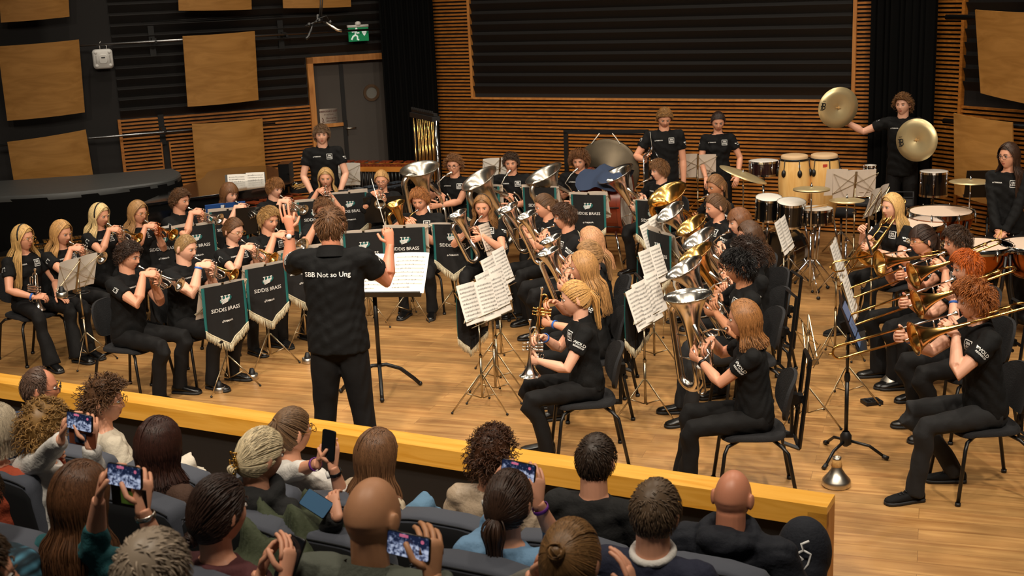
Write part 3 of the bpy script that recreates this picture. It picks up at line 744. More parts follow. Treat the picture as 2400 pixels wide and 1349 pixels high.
def person(key, px, H, phi, label, sex='m', hair=('short', '#4a3524', .05), pose='sit', hy=0., hp=8., lean=5., arms=None, skin='skin', top='black_polo', legs='black_trousers',
           glasses=None, z0=0., sleeve=.55, logos=True, cat='person', group=None, hr=0., shoes='leather', wrist=None, flare=False, bulk=1., extras=(), knees=.11, feet=(.34, .04), watch=None, hsc=1.0, collar=True, kz=0.):
    """px: pixel of the top of the hair, H: its height above z0; phi: body facing in degrees (0 to camera, 90 photo right)"""
    _NID[0] += 1; seed = 100+_NID[0]*7; fem = sex == 'f'; k = hsc
    wtop = at(px[0], px[1], z0+H)
    le = rad(lean); sitting = pose == 'sit'
    pz = .55 if sitting else H*.515
    topo = .125*k
    nbz = H-topo-.158                                     # neck base height
    Ltor = nbz-pz
    pel = V((0, 0, pz)); up = V((0, -math.sin(le), math.cos(le))); nb = pel+up*(Ltor/math.cos(le)*1.0)
    if not sitting: pel = V((0, 0, pz)); nb = pel+up*Ltor
    hc = nb+V((0, -.03-math.sin(rad(hp))*.03, .158*k))       # head centre
    HM = Matrix.Translation(hc) @ Matrix.Rotation(rad(hy), 4, 'Z') @ Matrix.Rotation(rad(hp), 4, 'X') @ Matrix.Rotation(rad(hr), 4, 'Y') @ Matrix.Scale(k, 4)
    ph = rad(phi); Rz = Matrix.Rotation(ph, 4, 'Z')
    off = Rz @ (hc+V((0, 0, topo))); root = (wtop[0]-off.x, wtop[1]-off.y, z0)
    t = empty('person', root, ph, label, cat, group)
    P = dict(root=t, HM=HM, M=Matrix.Translation(V(root)) @ Rz, mouth=HM @ V((0, -.108, -.057)), nb=nb, hc=hc, hand={})
    PEOPLE[key] = P
    sw = (.158 if fem else .182)*bulk*(1 if k > .97 else .94)
    shl = {s: nb+V((s*sw, .012, -.055)) for s in (-1, 1)}
    l1, l2 = (.275, .245) if fem else (.295, .262)
    # -------- body: head, neck, arms, hands
    g = G(); hv, hf = hg(sex); g.add([HM @ V(p) for p in hv], hf)
    for s in (-1, 1):
        R = (HM.to_3x3()).normalized() @ Matrix.Rotation(s*.35, 3, 'Z') @ Matrix.Rotation(.12, 3, 'X'); g.ell(HM @ V((s*.083, .014, -.004)), (.011*k, .019*k, .035*k), R, 12, 10)
    nr = .053 if fem else .062
    g.tube([nb+V((0, .012, -.06)), nb+V((0, 0, 0)), HM @ V((0, .025, -.06)), HM @ V((0, .015, -.01))], [nr*1.25, nr*1.05, nr, nr*.95], 16)
    g.pill(nb+V((0, .0, -.04)), nb+V((0, 0.01, -.22)), (.09, .07), (.09, .07), 12, ref=(1, 0, 0))
    hands = G(); arms = arms or {}
    SLV = {}
    for s in (-1, 1):
        A = arms.get(s)
        if A is None: A = dict(w=(s*.15, -.22, .62-pz*0) if sitting else (s*(sw+.05), -.04, pz-.06), d=(0, -.6, -.5) if sitting else (0, -.1, -1), n=(0, 0, -1) if sitting else (-s, 0, 0), pole=(s*.6, .6, -.2), curl=.35)
        if callable(A): A = A(P)
        W = V(A['w']); S = shl[s]; Eb = ik(S, W, l1*k, l2*k, A.get('pole', (s*.5, .3, -1)))
        g.tube([nb+V((0, .01, -.08)), S+V((0, 0, 0)), S+(Eb-S)*.25, S+(Eb-S)*.6, Eb, Eb+(W-Eb)*.25, Eb+(W-Eb)*.7, W], [.05, .052, .048*bulk, .042*bulk, .037, .040*bulk, .030, (.027, .021)] if fem else [.055, .058, .054*bulk, .048*bulk, .042, .046*bulk, .035, (.031, .024)], 12)
        hands_sc = (.93 if fem else 1.04)*A.get('sc', 1)
        hand(hands, W, A.get('d', (0, -1, 0)), A.get('n', (0, 0, -1)), A.get('side', s), A.get('curl', .7), A.get('spread', 1.0), A.get('thumb', .5), hands_sc, A.get('curls'))
        P['hand'][s] = (W, Eb, S); SLV[s] = (S, Eb, W)
    me = remesh(g, A.get('vox', .0055), 1, .5)
    nv = len(me.vertices); bm = bmesh.new(); bm.from_mesh(me)
    hm = hands.mesh('h', []); bm.from_mesh(hm); bm.to_mesh(me); bm.free(); bpy.data.meshes.remove(hm)
    body = mesh_obj(me, 'body', [skin, 'lips'], t)
    HI = HM.inverted(); co = np.empty(len(me.polygons)*3); me.polygons.foreach_get('center', co); co = co.reshape(-1, 3)
    hi = np.array(HI); lc = co @ hi[:3, :3].T+hi[:3, 3]
    lips = ((lc[:, 0]/.021)**2+((lc[:, 2]+.057)/.0095)**2 < 1) & (lc[:, 1] < -.08)
    me.polygons.foreach_set('material_index', lips.astype(int))
    # -------- eyes, brows
    hstyle, hcol, hlen = hair[:3]; hm_ = hair_mat(hcol)
    for s in (-1, 1):
        e = G(); e.ell(HM @ V((s*.031, -.0815, .011)), (.0135*k, .010*k, .0070*k), HM.to_3x3().normalized(), 12, 8, 0)
        e.ell(HM @ V((s*.031, -.0885, .0105)), (.0056*k, .004*k, .0058*k), HM.to_3x3().normalized(), 8, 6, 1)
        e.tube([HM @ V((s*x, y, z)) for x, y, z in ((.017, -.088, .0135), (.025, -.0925, .0185), (.034, -.0915, .019), (.044, -.083, .0145))], .0019*k, 5, mi=1)
        e.build('eye', ['eye_white', 'eye_dark'], body)
        e = G(); e.tube([HM @ V((s*x, y, z)) for x, y, z in ((.014, -.096, .030), (.026, -.098, .035), (.038, -.093, .0345), (.048, -.084, .030))], [.0025, .0034, .003, .0014], 5); e.build('eyebrow', hm_, body)
    if hstyle != 'bald':
        hgm = hair_geo(hstyle, seed, hlen, 1.0, hair[3] if len(hair) > 3 else (0., .105, .03)); hgm.xform(HM)
        hgm.build('hair', hm_, t)
    if glasses:
        e = G()
        for s in (-1, 1):
            e.tube(arc(HM @ V((s*.032, -.108, .008)), .021*k, 0, 345, HM.to_3x3() @ V((1, 0, 0)), HM.to_3x3() @ V((0, .05, .85)), 16), .0021, 6, closed=False)
            e.tube([HM @ V((s*.053, -.106, .012)), HM @ V((s*.078, -.06, .012)), HM @ V((s*.085, .0, .010)), HM @ V((s*.086, .018, -.004))], .0019, 5)
        e.tube([HM @ V((-.011, -.109, .012)), HM @ V((0, -.113, .015)), HM @ V((.011, -.109, .012))], .002, 5)
        e.build('glasses', glasses, t)
    # -------- shirt
    g = G(); W2 = .165*bulk if fem else .178*bulk; D2 = .112*bulk if fem else .118*bulk
    ws = .84 if fem else .95
    pts = [pel+V((0, 0, -.02 if sitting else -.05)), pel+up*.06, pel+up*Ltor*.38, pel+up*Ltor*.68, pel+up*Ltor*.88, nb+V((0, 0.005, -.035)), nb+V((0, .004, .005))]
    rs = [(W2*1.03, D2*1.12), (W2*1.02, D2*1.12), (W2*ws, D2*.97), (W2*1.0, D2*1.02), (W2*1.03, D2*.9), (W2*.75, D2*.74), (.078, .074)]
    g.tube(pts, rs, 20, True, ref=(1, 0, 0))
    if fem:
        for s in (-1, 1): g.ell(pel+up*Ltor*.66+V((s*.065, -.075*bulk, 0)), (.058, .048, .06))
    longs = sleeve > .9
    for s in (-1, 1):
        S, Eb, Wr = SLV[s]; r0 = ((.070 if fem else .078) if longs else (.063 if fem else .071))*bulk; d = (Eb-S).normalized()
        g.pill(nb+V((s*.05, .01, -.05)), S, (r0*.85, r0*.8), (r0*.95, r0*.95), 12)
        if not longs:
            g.tube([S-d*.02, S+(Eb-S)*.2, S+(Eb-S)*sleeve], [r0*.9, r0*.95, r0*.98], 14)
        else:
            f2 = Eb+(Wr-Eb)*(.96 if sleeve >= 1 else .5)
            g.tube([S-d*.02, S+(Eb-S)*.3, Eb, Eb+(f2-Eb)*.5, f2], [r0*.9, r0*.9, r0*.72, r0*.68, r0*.58], 14)
    for ex in extras:
        if ex == 'hood': g.ell(nb+V((0, .09, .01)), (.13, .075, .06)); g.tube(arc(nb+V((0, .02, .02)), .105, 0, 360, (1, 0, 0), (0, .85, -.25), 16), .035, 10)
    me = remesh(g, .011, 3, .6)
    n_ = len(me.vertices); co = np.empty(n_*3); me.vertices.foreach_get('co', co); co = co.reshape(-1, 3)
    nm = np.empty(n_*3); me.vertices.foreach_get('normal', nm); nm = nm.reshape(-1, 3)
    q = co+seed*.37
    wr = .0035*(np.sin(q[:, 2]*38+6*np.sin(q[:, 0]*14+q[:, 1]*9))*np.sin(q[:, 0]*21+q[:, 2]*17)+.7*np.sin(q[:, 2]*70+q[:, 0]*40+5*np.sin(q[:, 1]*20)))
    co += nm*wr[:, None]; me.vertices.foreach_set('co', co.ravel())
    shirt = mesh_obj(me, 'polo_shirt' if top == 'black_polo' and not longs else 'sweater', [top], t)
    P['shirt'] = shirt
    if collar:
        c_ = G(); rb = (.073 if fem else .082)*(bulk if bulk > 1 else 1)
        ringo = arc(nb+V((0, .006, -.012)), rb*1.05, -68, 248, (1, 0, 0), (0, .95, .30), 20); ringi = arc(nb+V((0, .008, .03)), rb*.86, -68, 248, (1, 0, 0), (0, .92, .34), 20); ringl = arc(nb+V((0, .004, -.034)), rb*1.22, -62, 242, (1, 0, 0), (0, .95, .2), 20)
        vs = ringi+ringo+ringl; W_ = 21; c_.add(vs, [(i, i+1, W_+i+1, W_+i) for i in range(W_-1)]+[(W_+i, W_+i+1, 2*W_+i+1, 2*W_+i) for i in range(W_-1)])
        vs2 = [tuple(V(p)-V((0, 0, .004))+(V(p)-nb).normalized()*.002) for p in ringl+ringi]; c_.add(vs2, [(i, i+1, W_+i+1, W_+i) for i in range(W_-1)])
        c_.build('collar', [top], shirt)
    if logos:
        bvh = BVHTree.FromPolygons([tuple(v.co) for v in me.vertices], [tuple(p.vertices) for p in me.polygons]); c = pel+up*Ltor*.79; n = V((0, -1, .15)); u = V((1, 0, 0)); v = V((0, 0, 1))
        if -95 < (((phi+180) % 360)-180) < 95:
            e = G(); o, f = frame_poly(.034, .034, .005); cc = c+u*.075; project_text(e, bvh, 0, o, f, cc, u, v, n)
            for s_, dy in (('SBB', .011), ('UNG', -.012)): vs, fs = text_geo(s_, .024, .03); project_text(e, bvh, 0, vs, fs, cc+v*dy, u, v, n)
            e.build('chest_badge', 'print_white', shirt, False); e = G()
            vs, fs = text_geo('YAMAHA', .019, .03); project_text(e, bvh, 0, vs, fs, c-u*.07+v*.005, u, v, n)
            vs, fs = text_geo('o', .024, .03); project_text(e, bvh, 0, vs, fs, c-u*.12+v*.005, u, v, n); e.build('chest_lettering', 'print_white', shirt, False)
        sleeve_marks(shirt, bvh, SLV)
        if key == 'conductor':
            e = G(); vs, fs = text_geo('SBB Not so Ung', .047, .012); project_text(e, bvh, 0, vs, fs, pel+up*Ltor*.79+V((.014, 0, 0)), V((-1, 0, 0)), V((0, 0, 1)), V((0, 1, 0)), off=.004, wide=.03); e.build('back_lettering', 'print_white', shirt, False)
    # -------- trousers and shoes
    g = G(); hw = .085 if fem else .09
    tr = (.076, .058, .05) if fem else (.082, .062, .056)
    tr = tuple(x*bulk for x in tr); hem = .085 if flare else (.058 if fem else .062)
    if sitting:
        g.pill(pel+V((-.05, .02, -.03)), pel+V((.05, .02, -.03)), (.10*bulk, .10*bulk), (.10*bulk, .10*bulk), 14)
        for s in (-1, 1):
            hp_ = pel+V((s*hw, -.0, -.01)); kn = V((s*(knees+.05), -.43 if not fem else -.40, .52+kz)); fx, fy = feet if not isinstance(feet, dict) else feet[s]
            an = V((s*(knees+.03), -fx, .085)); 
            g.tube([hp_+V((0, .04, 0)), hp_+(kn-hp_)*.3, hp_+(kn-hp_)*.75, kn+V((0, -.02, -.005)), kn+V((0, -.035, -.05)), kn+(an-kn)*.35, kn+(an-kn)*.75, an+V((0, 0, -.04))], [tr[0]*1.1, tr[0]*1.04, tr[1]*1.12, tr[1]*1.05, tr[1]*1.06, tr[2]*1.1, (hem+tr[2])/2, hem], 16)
            so = bpy.data.objects.new('shoe', SHOES[shoes]); COL.objects.link(so); so.parent = t; so.location = (an.x, an.y-.02, 0); so.rotation_euler = (0, 0, s*.15)
    else:
        g.pill(pel+V((-.055, .015, .0)), pel+V((.055, .015, .0)), (.105*bulk, .105*bulk), (.105*bulk, .105*bulk), 14)
        g.tube([pel+V((0, .01, .10)), pel+V((0, .01, 0))], [(W2*.86, D2*.9), (W2*.95, D2)], 18, ref=(1, 0, 0))
        for s in (-1, 1):
            hp_ = pel+V((s*hw, .0, -.03)); an = V((s*(feet[1]+.11), .02, .07)); kn = hp_+(an-hp_)*.5+V((0, -.02, 0))
            g.tube([hp_, hp_+(kn-hp_)*.4, kn, kn+(an-kn)*.5, an+V((0, 0, -.03))], [tr[0]*1.15, tr[0]*1.08, tr[1]*1.12, tr[2]*1.18, hem*1.05], 16)
            so = bpy.data.objects.new('shoe', SHOES[shoes]); COL.objects.link(so); so.parent = t; so.location = (an.x, an.y-.03, 0); so.rotation_euler = (0, 0, s*.2)
    me = remesh(g, .014, 3, .6); n_ = len(me.vertices); co = np.empty(n_*3); me.vertices.foreach_get('co', co); co = co.reshape(-1, 3); nm = np.empty(n_*3); me.vertices.foreach_get('normal', nm); nm = nm.reshape(-1, 3)
    q = co+seed*.21; wr = .004*(np.sin(q[:, 2]*30+q[:, 1]*34+5*np.sin(q[:, 0]*16))*np.sin(q[:, 1]*19+q[:, 0]*12)); co += nm*wr[:, None]; me.vertices.foreach_set('co', co.ravel())
    mesh_obj(me, 'trousers', [legs], t)
    if wrist:
        s, m_ = wrist; W, Eb, S = P['hand'][s]; d = (W-Eb).normalized(); c = W-d*.03; e = G(); e.lathe([(.031, -.008), (.034, -.008), (.034, .008), (.031, .008)], c, d, 20); e.build('wristband', m_, t)
    if watch:
        W, Eb, S = P['hand'][watch]; d = (W-Eb).normalized(); c = W-d*.04; e = G(); e.lathe([(.031, -.009), (.034, -.009), (.034, .009), (.031, .009)], c, d, 20)
        o_ = d.orthogonal().normalized(); o_ = V((0, 1, .3)) if key == 'conductor' else o_; o_ = (o_-d*o_.dot(d)).normalized(); e.lathe([(.0, .044), (.017, .044), (.018, .03)], c, o_, 20, mi=1); e.build('wristwatch', ['watch', 'white_plastic'], t)
    return P
def sleeve_marks(shirt, bvh, SLV):
    for s in (-1, 1):
        e = G()
        S, Eb, W = SLV[s]; d = (Eb-S).normalized(); n = V((s, -.25, .25)); n = (n-d*n.dot(d)).normalized(); v = -d; u = v.cross(n).normalized(); c = S+(Eb-S)*.34
        if s > 0:
            vs, fs = text_geo('VOLD', .03, .02); project_text(e, bvh, 0, [(p[0]+.012, p[1]+.008, 0) for p in vs], fs, c, u, v, n)
            vs, fs = text_geo('REGNSKAP', .017, .02); project_text(e, bvh, 0, [(p[0]+.006, p[1]-.014, 0) for p in vs], fs, c, u, v, n)
            project_text(e, bvh, 0, [(-.05, .02, 0), (-.032, .02, 0), (-.041, 0, 0), (-.03, .02, 0), (-.024, .02, 0), (-.036, 0, 0)], [(0, 2, 1), (3, 5, 4)], c, u, v, n)
        else:
            for i in range(4): project_text(e, bvh, 0, [(-.022, .022-i*.009, 0), (.022, .022-i*.009, 0), (.022, .018-i*.009, 0), (-.022, .018-i*.009, 0)], [(0, 1, 2, 3)], c, u, v, n)
            for x in (-.014, 0, .014): project_text(e, bvh, 0, [(x-.003, .032, 0), (x+.003, .032, 0), (x+.003, .02, 0), (x-.003, .02, 0)], [(0, 1, 2, 3)], c, u, v, n)
        e.build('sleeve_print', 'print_white', shirt, False)
# ================================================================== instruments
def flare(r0, r1, L, n=12, p=2.6):
    """bell profile from throat (h=0) to rim (h=L)"""
    out = []
    for i in range(n+1):
        q = i/n; out.append((r0+(r1-r0)*(.22*q+.78*q**(p*1.9)), L*q))
    return out
def bell_geo(g, rim_c, ax, r0, r1, L, n=32, mi=0, mi_in=None, p=2.6):
    """rim_c: centre of rim; ax: pointing out of the bell"""
    pr = flare(r0, r1, L, 14, p); ax = V(ax).normalized(); o = V(rim_c)-ax*L
    inner = [(max(r-.0018, .001), h) for r, h in pr][::-1]
    k = len(pr)
    g.lathe(pr+[(r1+.003, L), (r1+.003, L+.002), (r1-.001, L+.003)]+inner[1:], o, ax, n, mi, mis=[mi]*(k+1)+[mi if mi_in is None else mi_in]*(len(inner)+3))
def mouthpiece(t, o, d, s=1., m='silver', L=.07):
    g = G(); d = V(d).normalized(); o = V(o)
    g.lathe([(0, .006*s), (.006*s, .002*s), (.011*s, 0), (.0135*s, .001*s), (.0135*s, .005*s), (.011*s, .018*s), (.006*s, .026*s), (.0045*s, L*s)], o, d, 16); g.build('mouthpiece', m, t)
def valves(t, pts, up, r, L, m, stem=.028, capm=None):
    up = V(up).normalized()
    for p in pts:
        p = V(p); g = G()
        g.lathe([(0, -L/2), (r*.95, -L/2), (r*1.12, -L/2+.004), (r*1.12, -L/2+.012), (r, -L/2+.014), (r, L/2-.014), (r*1.12, L/2-.012), (r*1.12, L/2-.002), (r*.4, L/2), (r*.25, L/2+.002), (r*.25, L/2+stem), (r*.75, L/2+stem), (r*.2, L/2+stem-.001)], p, up, 14)
        v_ = g.build('valve', m, t, flat_angle=50); g = G(); g.lathe([(0, L/2+stem-.001), (r*.75, L/2+stem), (r*.78, L/2+stem+.003), (0, L/2+stem+.005)], p, up, 12); g.build('valve_button', capm or m, v_)
def make_cornet(m='silver', mb=None, s=1.0, rb=.062):
    def f():
        t = empty('cornet'); mb_ = mb or m
        mouthpiece(t, (0, 0, 0), (0, -1, 0))
        g = G(); Y = (0, -1, 0); Z = (0, 0, 1)
        g.tube([(0, -.06, 0), (0, -.30, 0)]+arc((0, -.31, -.028), .028, 90, -90, (0, -1, 0), (0, 0, 1), 8)+[(0, -.26, -.056)], .0058, 8)
        g.tube([(.016, -.17, -.05), (.022, -.08, -.05)]+arc((.025, -.075, -.026), .024, -90, 90, (0, 1, 0), (0, 0, 1), 8)+[(.028, -.16, -.002), (.028, -.2, 0)], [.0058]*2+[.006]*9+[.0068, .0075], 8)
        g.tube([(0, -.26, -.056), (-.02, -.25, -.06), (-.022, -.30, -.062)]+arc((-.022, -.31, -.045), .016, -90, 90, (0, -1, 0), (0, 0, 1), 6)+[(-.022, -.26, -.029)], .0055, 8)
        g.tube([(.012, -.2, -.02), (.04, -.2, -.022)]+arc((.05, -.2, -.035), .014, 90, -90, (1, 0, 0), (0, 0, 1), 6)+[(.012, -.2, -.05)], .0052, 8)
        g.tube([(0, -.165, -.03), (0, -.10, -.03)]+arc((0, -.10, -.045), .015, 90, 270, (0, -1, 0), (0, 0, 1), 6)+[(0, -.165, -.06)], .0052, 8)
        g.tube(arc((.0, -.27, -.085), .014, 0, 340, (0, 1, 0), (0, 0, 1), 12), .0022, 5); g.cyl((0, -.15, 0), (.028, -.15, 0), .003, 6); g.cyl((0, -.28, 0), (.028, -.28, 0), .003, 6)
        g.build('tubing', m, t)
        valves(t, [(0, -.175, -.035), (0, -.2, -.035), (0, -.225, -.035)], (0, 0, 1), .0115, .115, m)
        g = G(); bell_geo(g, (.028, -.405, 0), (0, -1, 0), .0078, rb, .21, p=2.2); g.build('bell', mb_, t)
        if s != 1: t.scale = (s, s, s)
        return t
    return f
def make_upright(name, s, rb, hb, low, m='silver', mb=None, nv=4, tilt=0):
    """tenor horn to tuba: mouthpiece at 0, player behind +y, bell to the player's right and forward"""
    def f():
        t = empty(name); mb_ = mb or m; bx, by = -.19*s-.02, -.16*s-.06
        dv = V((-.72, -.69, 0)); rt = .030*s; R = .085*s
        B = V((bx, by, 0))
        g = G(); bell_geo(g, B+V((0, 0, hb)), (0, 0, 1), rt*1.25, rb, hb+low*.35, 40, 0, p=1.9); g.build('bell', mb_, t)
        g = G(); zl = -low+R
        c = B+dv*R+V((0, 0, zl))
        zt = hb*.28
        c2 = B+dv*(2*R+R*.75)+V((0, 0, zt)) - dv*0
        p1 = [B+V((0, 0, -low*.3)), B+V((0, 0, zl))]+arc(c, R, 180, 360, dv, (0, 0, 1), 10)[1:]
        e = B+dv*2*R
        cc = e+dv*(-R*.62)+V((0, 0, zt))
        # up the outer branch, over the top bow and down towards the valves
        u2 = V((.45, -.9, 0)).normalized(); R2 = R*.8
        p2 = [e+V((0, 0, zl+(zt-zl)*.5)), e+V((0, 0, zt))]+arc(e-dv*R2+V((0, 0, zt)), R2, 0, 180, dv, (0, 0, 1), 9)[1:]
        q = e-dv*2*R2+V((0, 0, 0)); q.y += .0
        fin = V((bx*.45, by*.75, 0)); p2 += [q*.6+fin*.4+V((0, 0, zt*.4)), fin+V((0, 0, -low*.28))]
        P = p1+p2; K = len(P); rs = [rt*1.25*(1-.55*i/(K-1)) for i in range(K)]
        g.tube(P, rs, 14); 
        for hz in (-.55, -.2): g.cyl(B+V((0, 0, low*hz)), e+V((0, 0, low*hz)), .006*s, 8)
        g.build('main_tube', m, t)
        # valve cluster and small tubes
        v0 = V((bx*.42, by*.72, -low*.42)); vd = V((.15, -.98, 0)).normalized(); up = V((-.1, .15, 1)); rv = .0135*s**.5*1.1
        pts = [v0+vd*(i-1)*rv*2.5 for i in range(3)]
        valves(t, pts, up, rv, .13*s**.7, m, .03)
        g = G(); side = V((-.9, -.2, 0)).normalized()
        for i in range(3):
            L = (.06+.035*i)*s; p = pts[i]+V((0, 0, .02-.02*i)); rr = .013*s**.5
            g.tube([p, p+side*.02*s, p+side*.03*s+V((0, 0, -L))]+arc(p+side*(.03*s+rr)+V((0, 0, -L)), rr, 180, 360, side, (0, 0, 1), 6)+[p+side*(.03*s+2*rr)+V((0, 0, .01)), p+side*(.02*s)+V((0, 0, .015))], .0062*s**.6, 8)
        a = pts[2]+V((0, 0, -.03)); L = low*.42
        g.tube([a, a+V((.02, -.03, -.02))*s, a+V((.02, -.04*s, -L))]+arc(a+V((.02, -.04*s+.022*s, -L)), .022*s, 180, 360, (0, 1, 0), (0, 0, 1), 6)+[a+V((.02, .004*s, .0)), pts[0]+V((.01, 0, .03))], .008*s**.7, 8)
        a = v0+V((.03*s, .03*s, .02)); g.tube([a, a+V((0, 0, -low*.3))]+arc(a+V((.016*s, 0, -low*.3)), .016*s, 180, 360, (1, 0, 0), (0, 0, 1), 6)+[a+V((.032*s, 0, .0)), a+V((.02*s, -.02*s, .05*s))], .007*s**.7, 8)
        # leadpipe
        g.tube([(0, -.05*s**.5, 0), (bx*.22, -.10*s**.5, .004), (bx*.5, by*.7, -.03*s), (bx*.42, by*.72, -low*.15), pts[0]+V((0, 0, .03))], [.0052, .006, .007, .0075, .0078], 8)
        g.build('valve_tubing', m, t)
        mouthpiece(t, (0, 0, 0), (bx*.3, -.1, 0), 1.25*s**.35 if s > .8 else 1.05, 'silver', .06)
        return t
    return f
def make_trombone(ext=.0, m='brass', slide='silver'):
    def f():
        t = empty('trombone'); mouthpiece(t, (0, 0, 0), (0, -1, 0), 1.2)
        Ls = .64+ext
        g = G(); g.cyl((0, -.06, 0), (0, -.5, 0), .0062, 10); g.cyl((0, -.10, -.085), (0, -.5, -.085), .0062, 10)
        for y in (-.12, -.16): g.cyl((0, y, 0), (0, y, -.085), .005, 8)
        g.build('inner_slide', slide, t)
        g = G(); g.tube([(0, -.22-ext, 0), (0, -Ls, 0)]+arc((0, -Ls, -.0425), .0425, 90, -90, (0, -1, 0), (0, 0, 1), 10)+[(0, -.22-ext, -.085)], .0078, 10)
        g.cyl((0, -.25-ext, 0), (0, -.25-ext, -.085), .005, 8); g.cyl((0, -Ls-.04, -.04), (0, -Ls-.07, -.04), .006, 8); g.build('outer_slide', m, t)
        g = G(); x = .13; zb = -.038
        g.tube([(0, -.10, -.085), (0, .0, -.085), (.012, .05, -.08), (.02, .10, -.06), (.02, .2, zb), (.02, .36, zb)]+arc((.075, .36, zb), .055, 180, 0, (1, 0, 0), (0, 1, 0), 10)+[(x, .2, zb), (x, .0, zb)], [.0065]*6+[.0072]*11+[.0085, .010], 10)
        for y in (.06, .3): g.cyl((.02, y, zb), (x, y, zb), .0045, 8)
        g.tube([(.035, .10, zb), (.045, .30, zb+.012)]+arc((.06, .30, zb+.012), .015, 180, 0, (1, 0, 0), (0, 1, 0), 6)+[(.075, .12, zb+.012), (.05, .09, zb)], .0062, 8)
        g.tube([(.10, .10, zb+.02), (.105, .26, zb+.02), (.085, .28, zb-.02), (.085, .12, zb-.02)], .006, 8); g.cyl((x, -.12, zb), (0, -.12, zb), .005, 8); g.build('tuning_slide', m, t)
        g = G(); bell_geo(g, (x, -.34, zb), (0, -1, 0), .010, .108, .36, 36, 0, p=2.3); g.build('bell', 'brass_rim' if 0 else m, t)
        return t
    return f
def make_baton():
    t = empty('baton'); g = G(); g.tube([(0, 0, 0), (0, -.38, 0)], [.0035, .0016], 6); g.build('shaft', 'paper', t); g = G(); g.ell((0, .01, 0), (.008, .022, .008)); g.build('handle', 'cork', t); return t
# ================================================================== chairs
def make_chair(tall=False):
    def f():
        t = empty('chair'); g = G(); rings = []
        for z, k in ((.425, .93), (.435, 1.), (.455, 1.0), (.465, .96)):
            r = []
            for i in range(28):
                q = 2*PI*i/28; cx, cy = math.cos(q), math.sin(q); r.append((.225*k*abs(cx)**.7*(1 if cx > 0 else -1), -.02+.215*k*abs(cy)**.75*(1 if cy > 0 else -1)-.0, z-(.012 if cy < -.6 else 0)+.012*abs(cx)**3))
            rings.append(r)
        slab(g, rings[::-1]); g.build('seat', 'chair_fabric', t, flat_angle=45)
        g = G(); vs = []; K = 14; J = 17
        for th in (0, .022):
            for j in range(J):
                v = math.sin((j/(J-1)*2-1)*PI/2); wd = .215*max(0.0, 1-abs(v)**2.8)**.42+.002
                for i in range(K+1):
                    u = i/K*2-1; vs.append((u*wd, .215+th-.055*(u*wd/.21)**2+.03*v, .69+.155*v))
        W_ = K+1; fs = []
        for j in range(J-1):
            for i in range(K):
                a = j*W_+i; b = a+J*W_; fs += [(a, a+1, a+W_+1, a+W_), (b, b+W_, b+W_+1, b+1)]
        for j in range(J-1): a = j*W_; b = a+J*W_; fs += [(a, a+W_, b+W_, b), (a+K, b+K, b+K+W_, a+K+W_)]
        for i in range(K): a = i; b = a+J*W_; c = (J-1)*W_+i; d = c+J*W_; fs += [(a, b, b+1, a+1), (c, c+1, d+1, d)]
        g.add(vs, fs); bk_ = g.build('backrest', 'chair_fabric', t, flat_angle=60)
        for sx in (-1, 1):
            for sy in (-1, 1):
                g = G(); a = (sx*.10, sy*.10, .415); b = (sx*.19, sy*.17-.02, .40); c = (sx*.215, sy*.20-.01, .36); d = (sx*.245, sy*.255, .012)
                g.tube([a, b, c, d], .0125, 10); l_ = g.build('leg', 'black_metal', t); g = G(); g.cyl((d[0], d[1], .022), (d[0], d[1], 0), .018, 10); g.build('foot_cap', 'black_plastic', l_)
        g = G(); g.box((0, .19, .41), (.06, .10, .02)); g.box((0, .235, .52), (.05, .018, .24)); g.box((0, .245, .66), (.07, .05, .07)); g.cyl((-.05, .265, .61), (.05, .265, .61), .013, 10); g.build('back_bracket', 'black_metal', bk_, False)
        if tall:
            g = G()
            for sx in (-.0, ):
                pass
            for a, b in (((-.12, .27, .36), (-.12, .33, .95)), ((.12, .27, .36), (.12, .33, .95)), ((-.12, .33, .95), (.12, .33, .95)), ((-.12, .27, .36), (.12, .27, .36)), ((-.12, .30, .66), (.12, .30, .66)), ((.12, .27, .36), (.12, .17, .40)), ((-.12, .27, .36), (-.12, .17, .40))):
                g.tube([a, b], .014, 4)
            g.box((0, .275, .66), (.06, .06, .05)); g.build('rear_frame', 'black_metal', t, False)
        return t
    return f
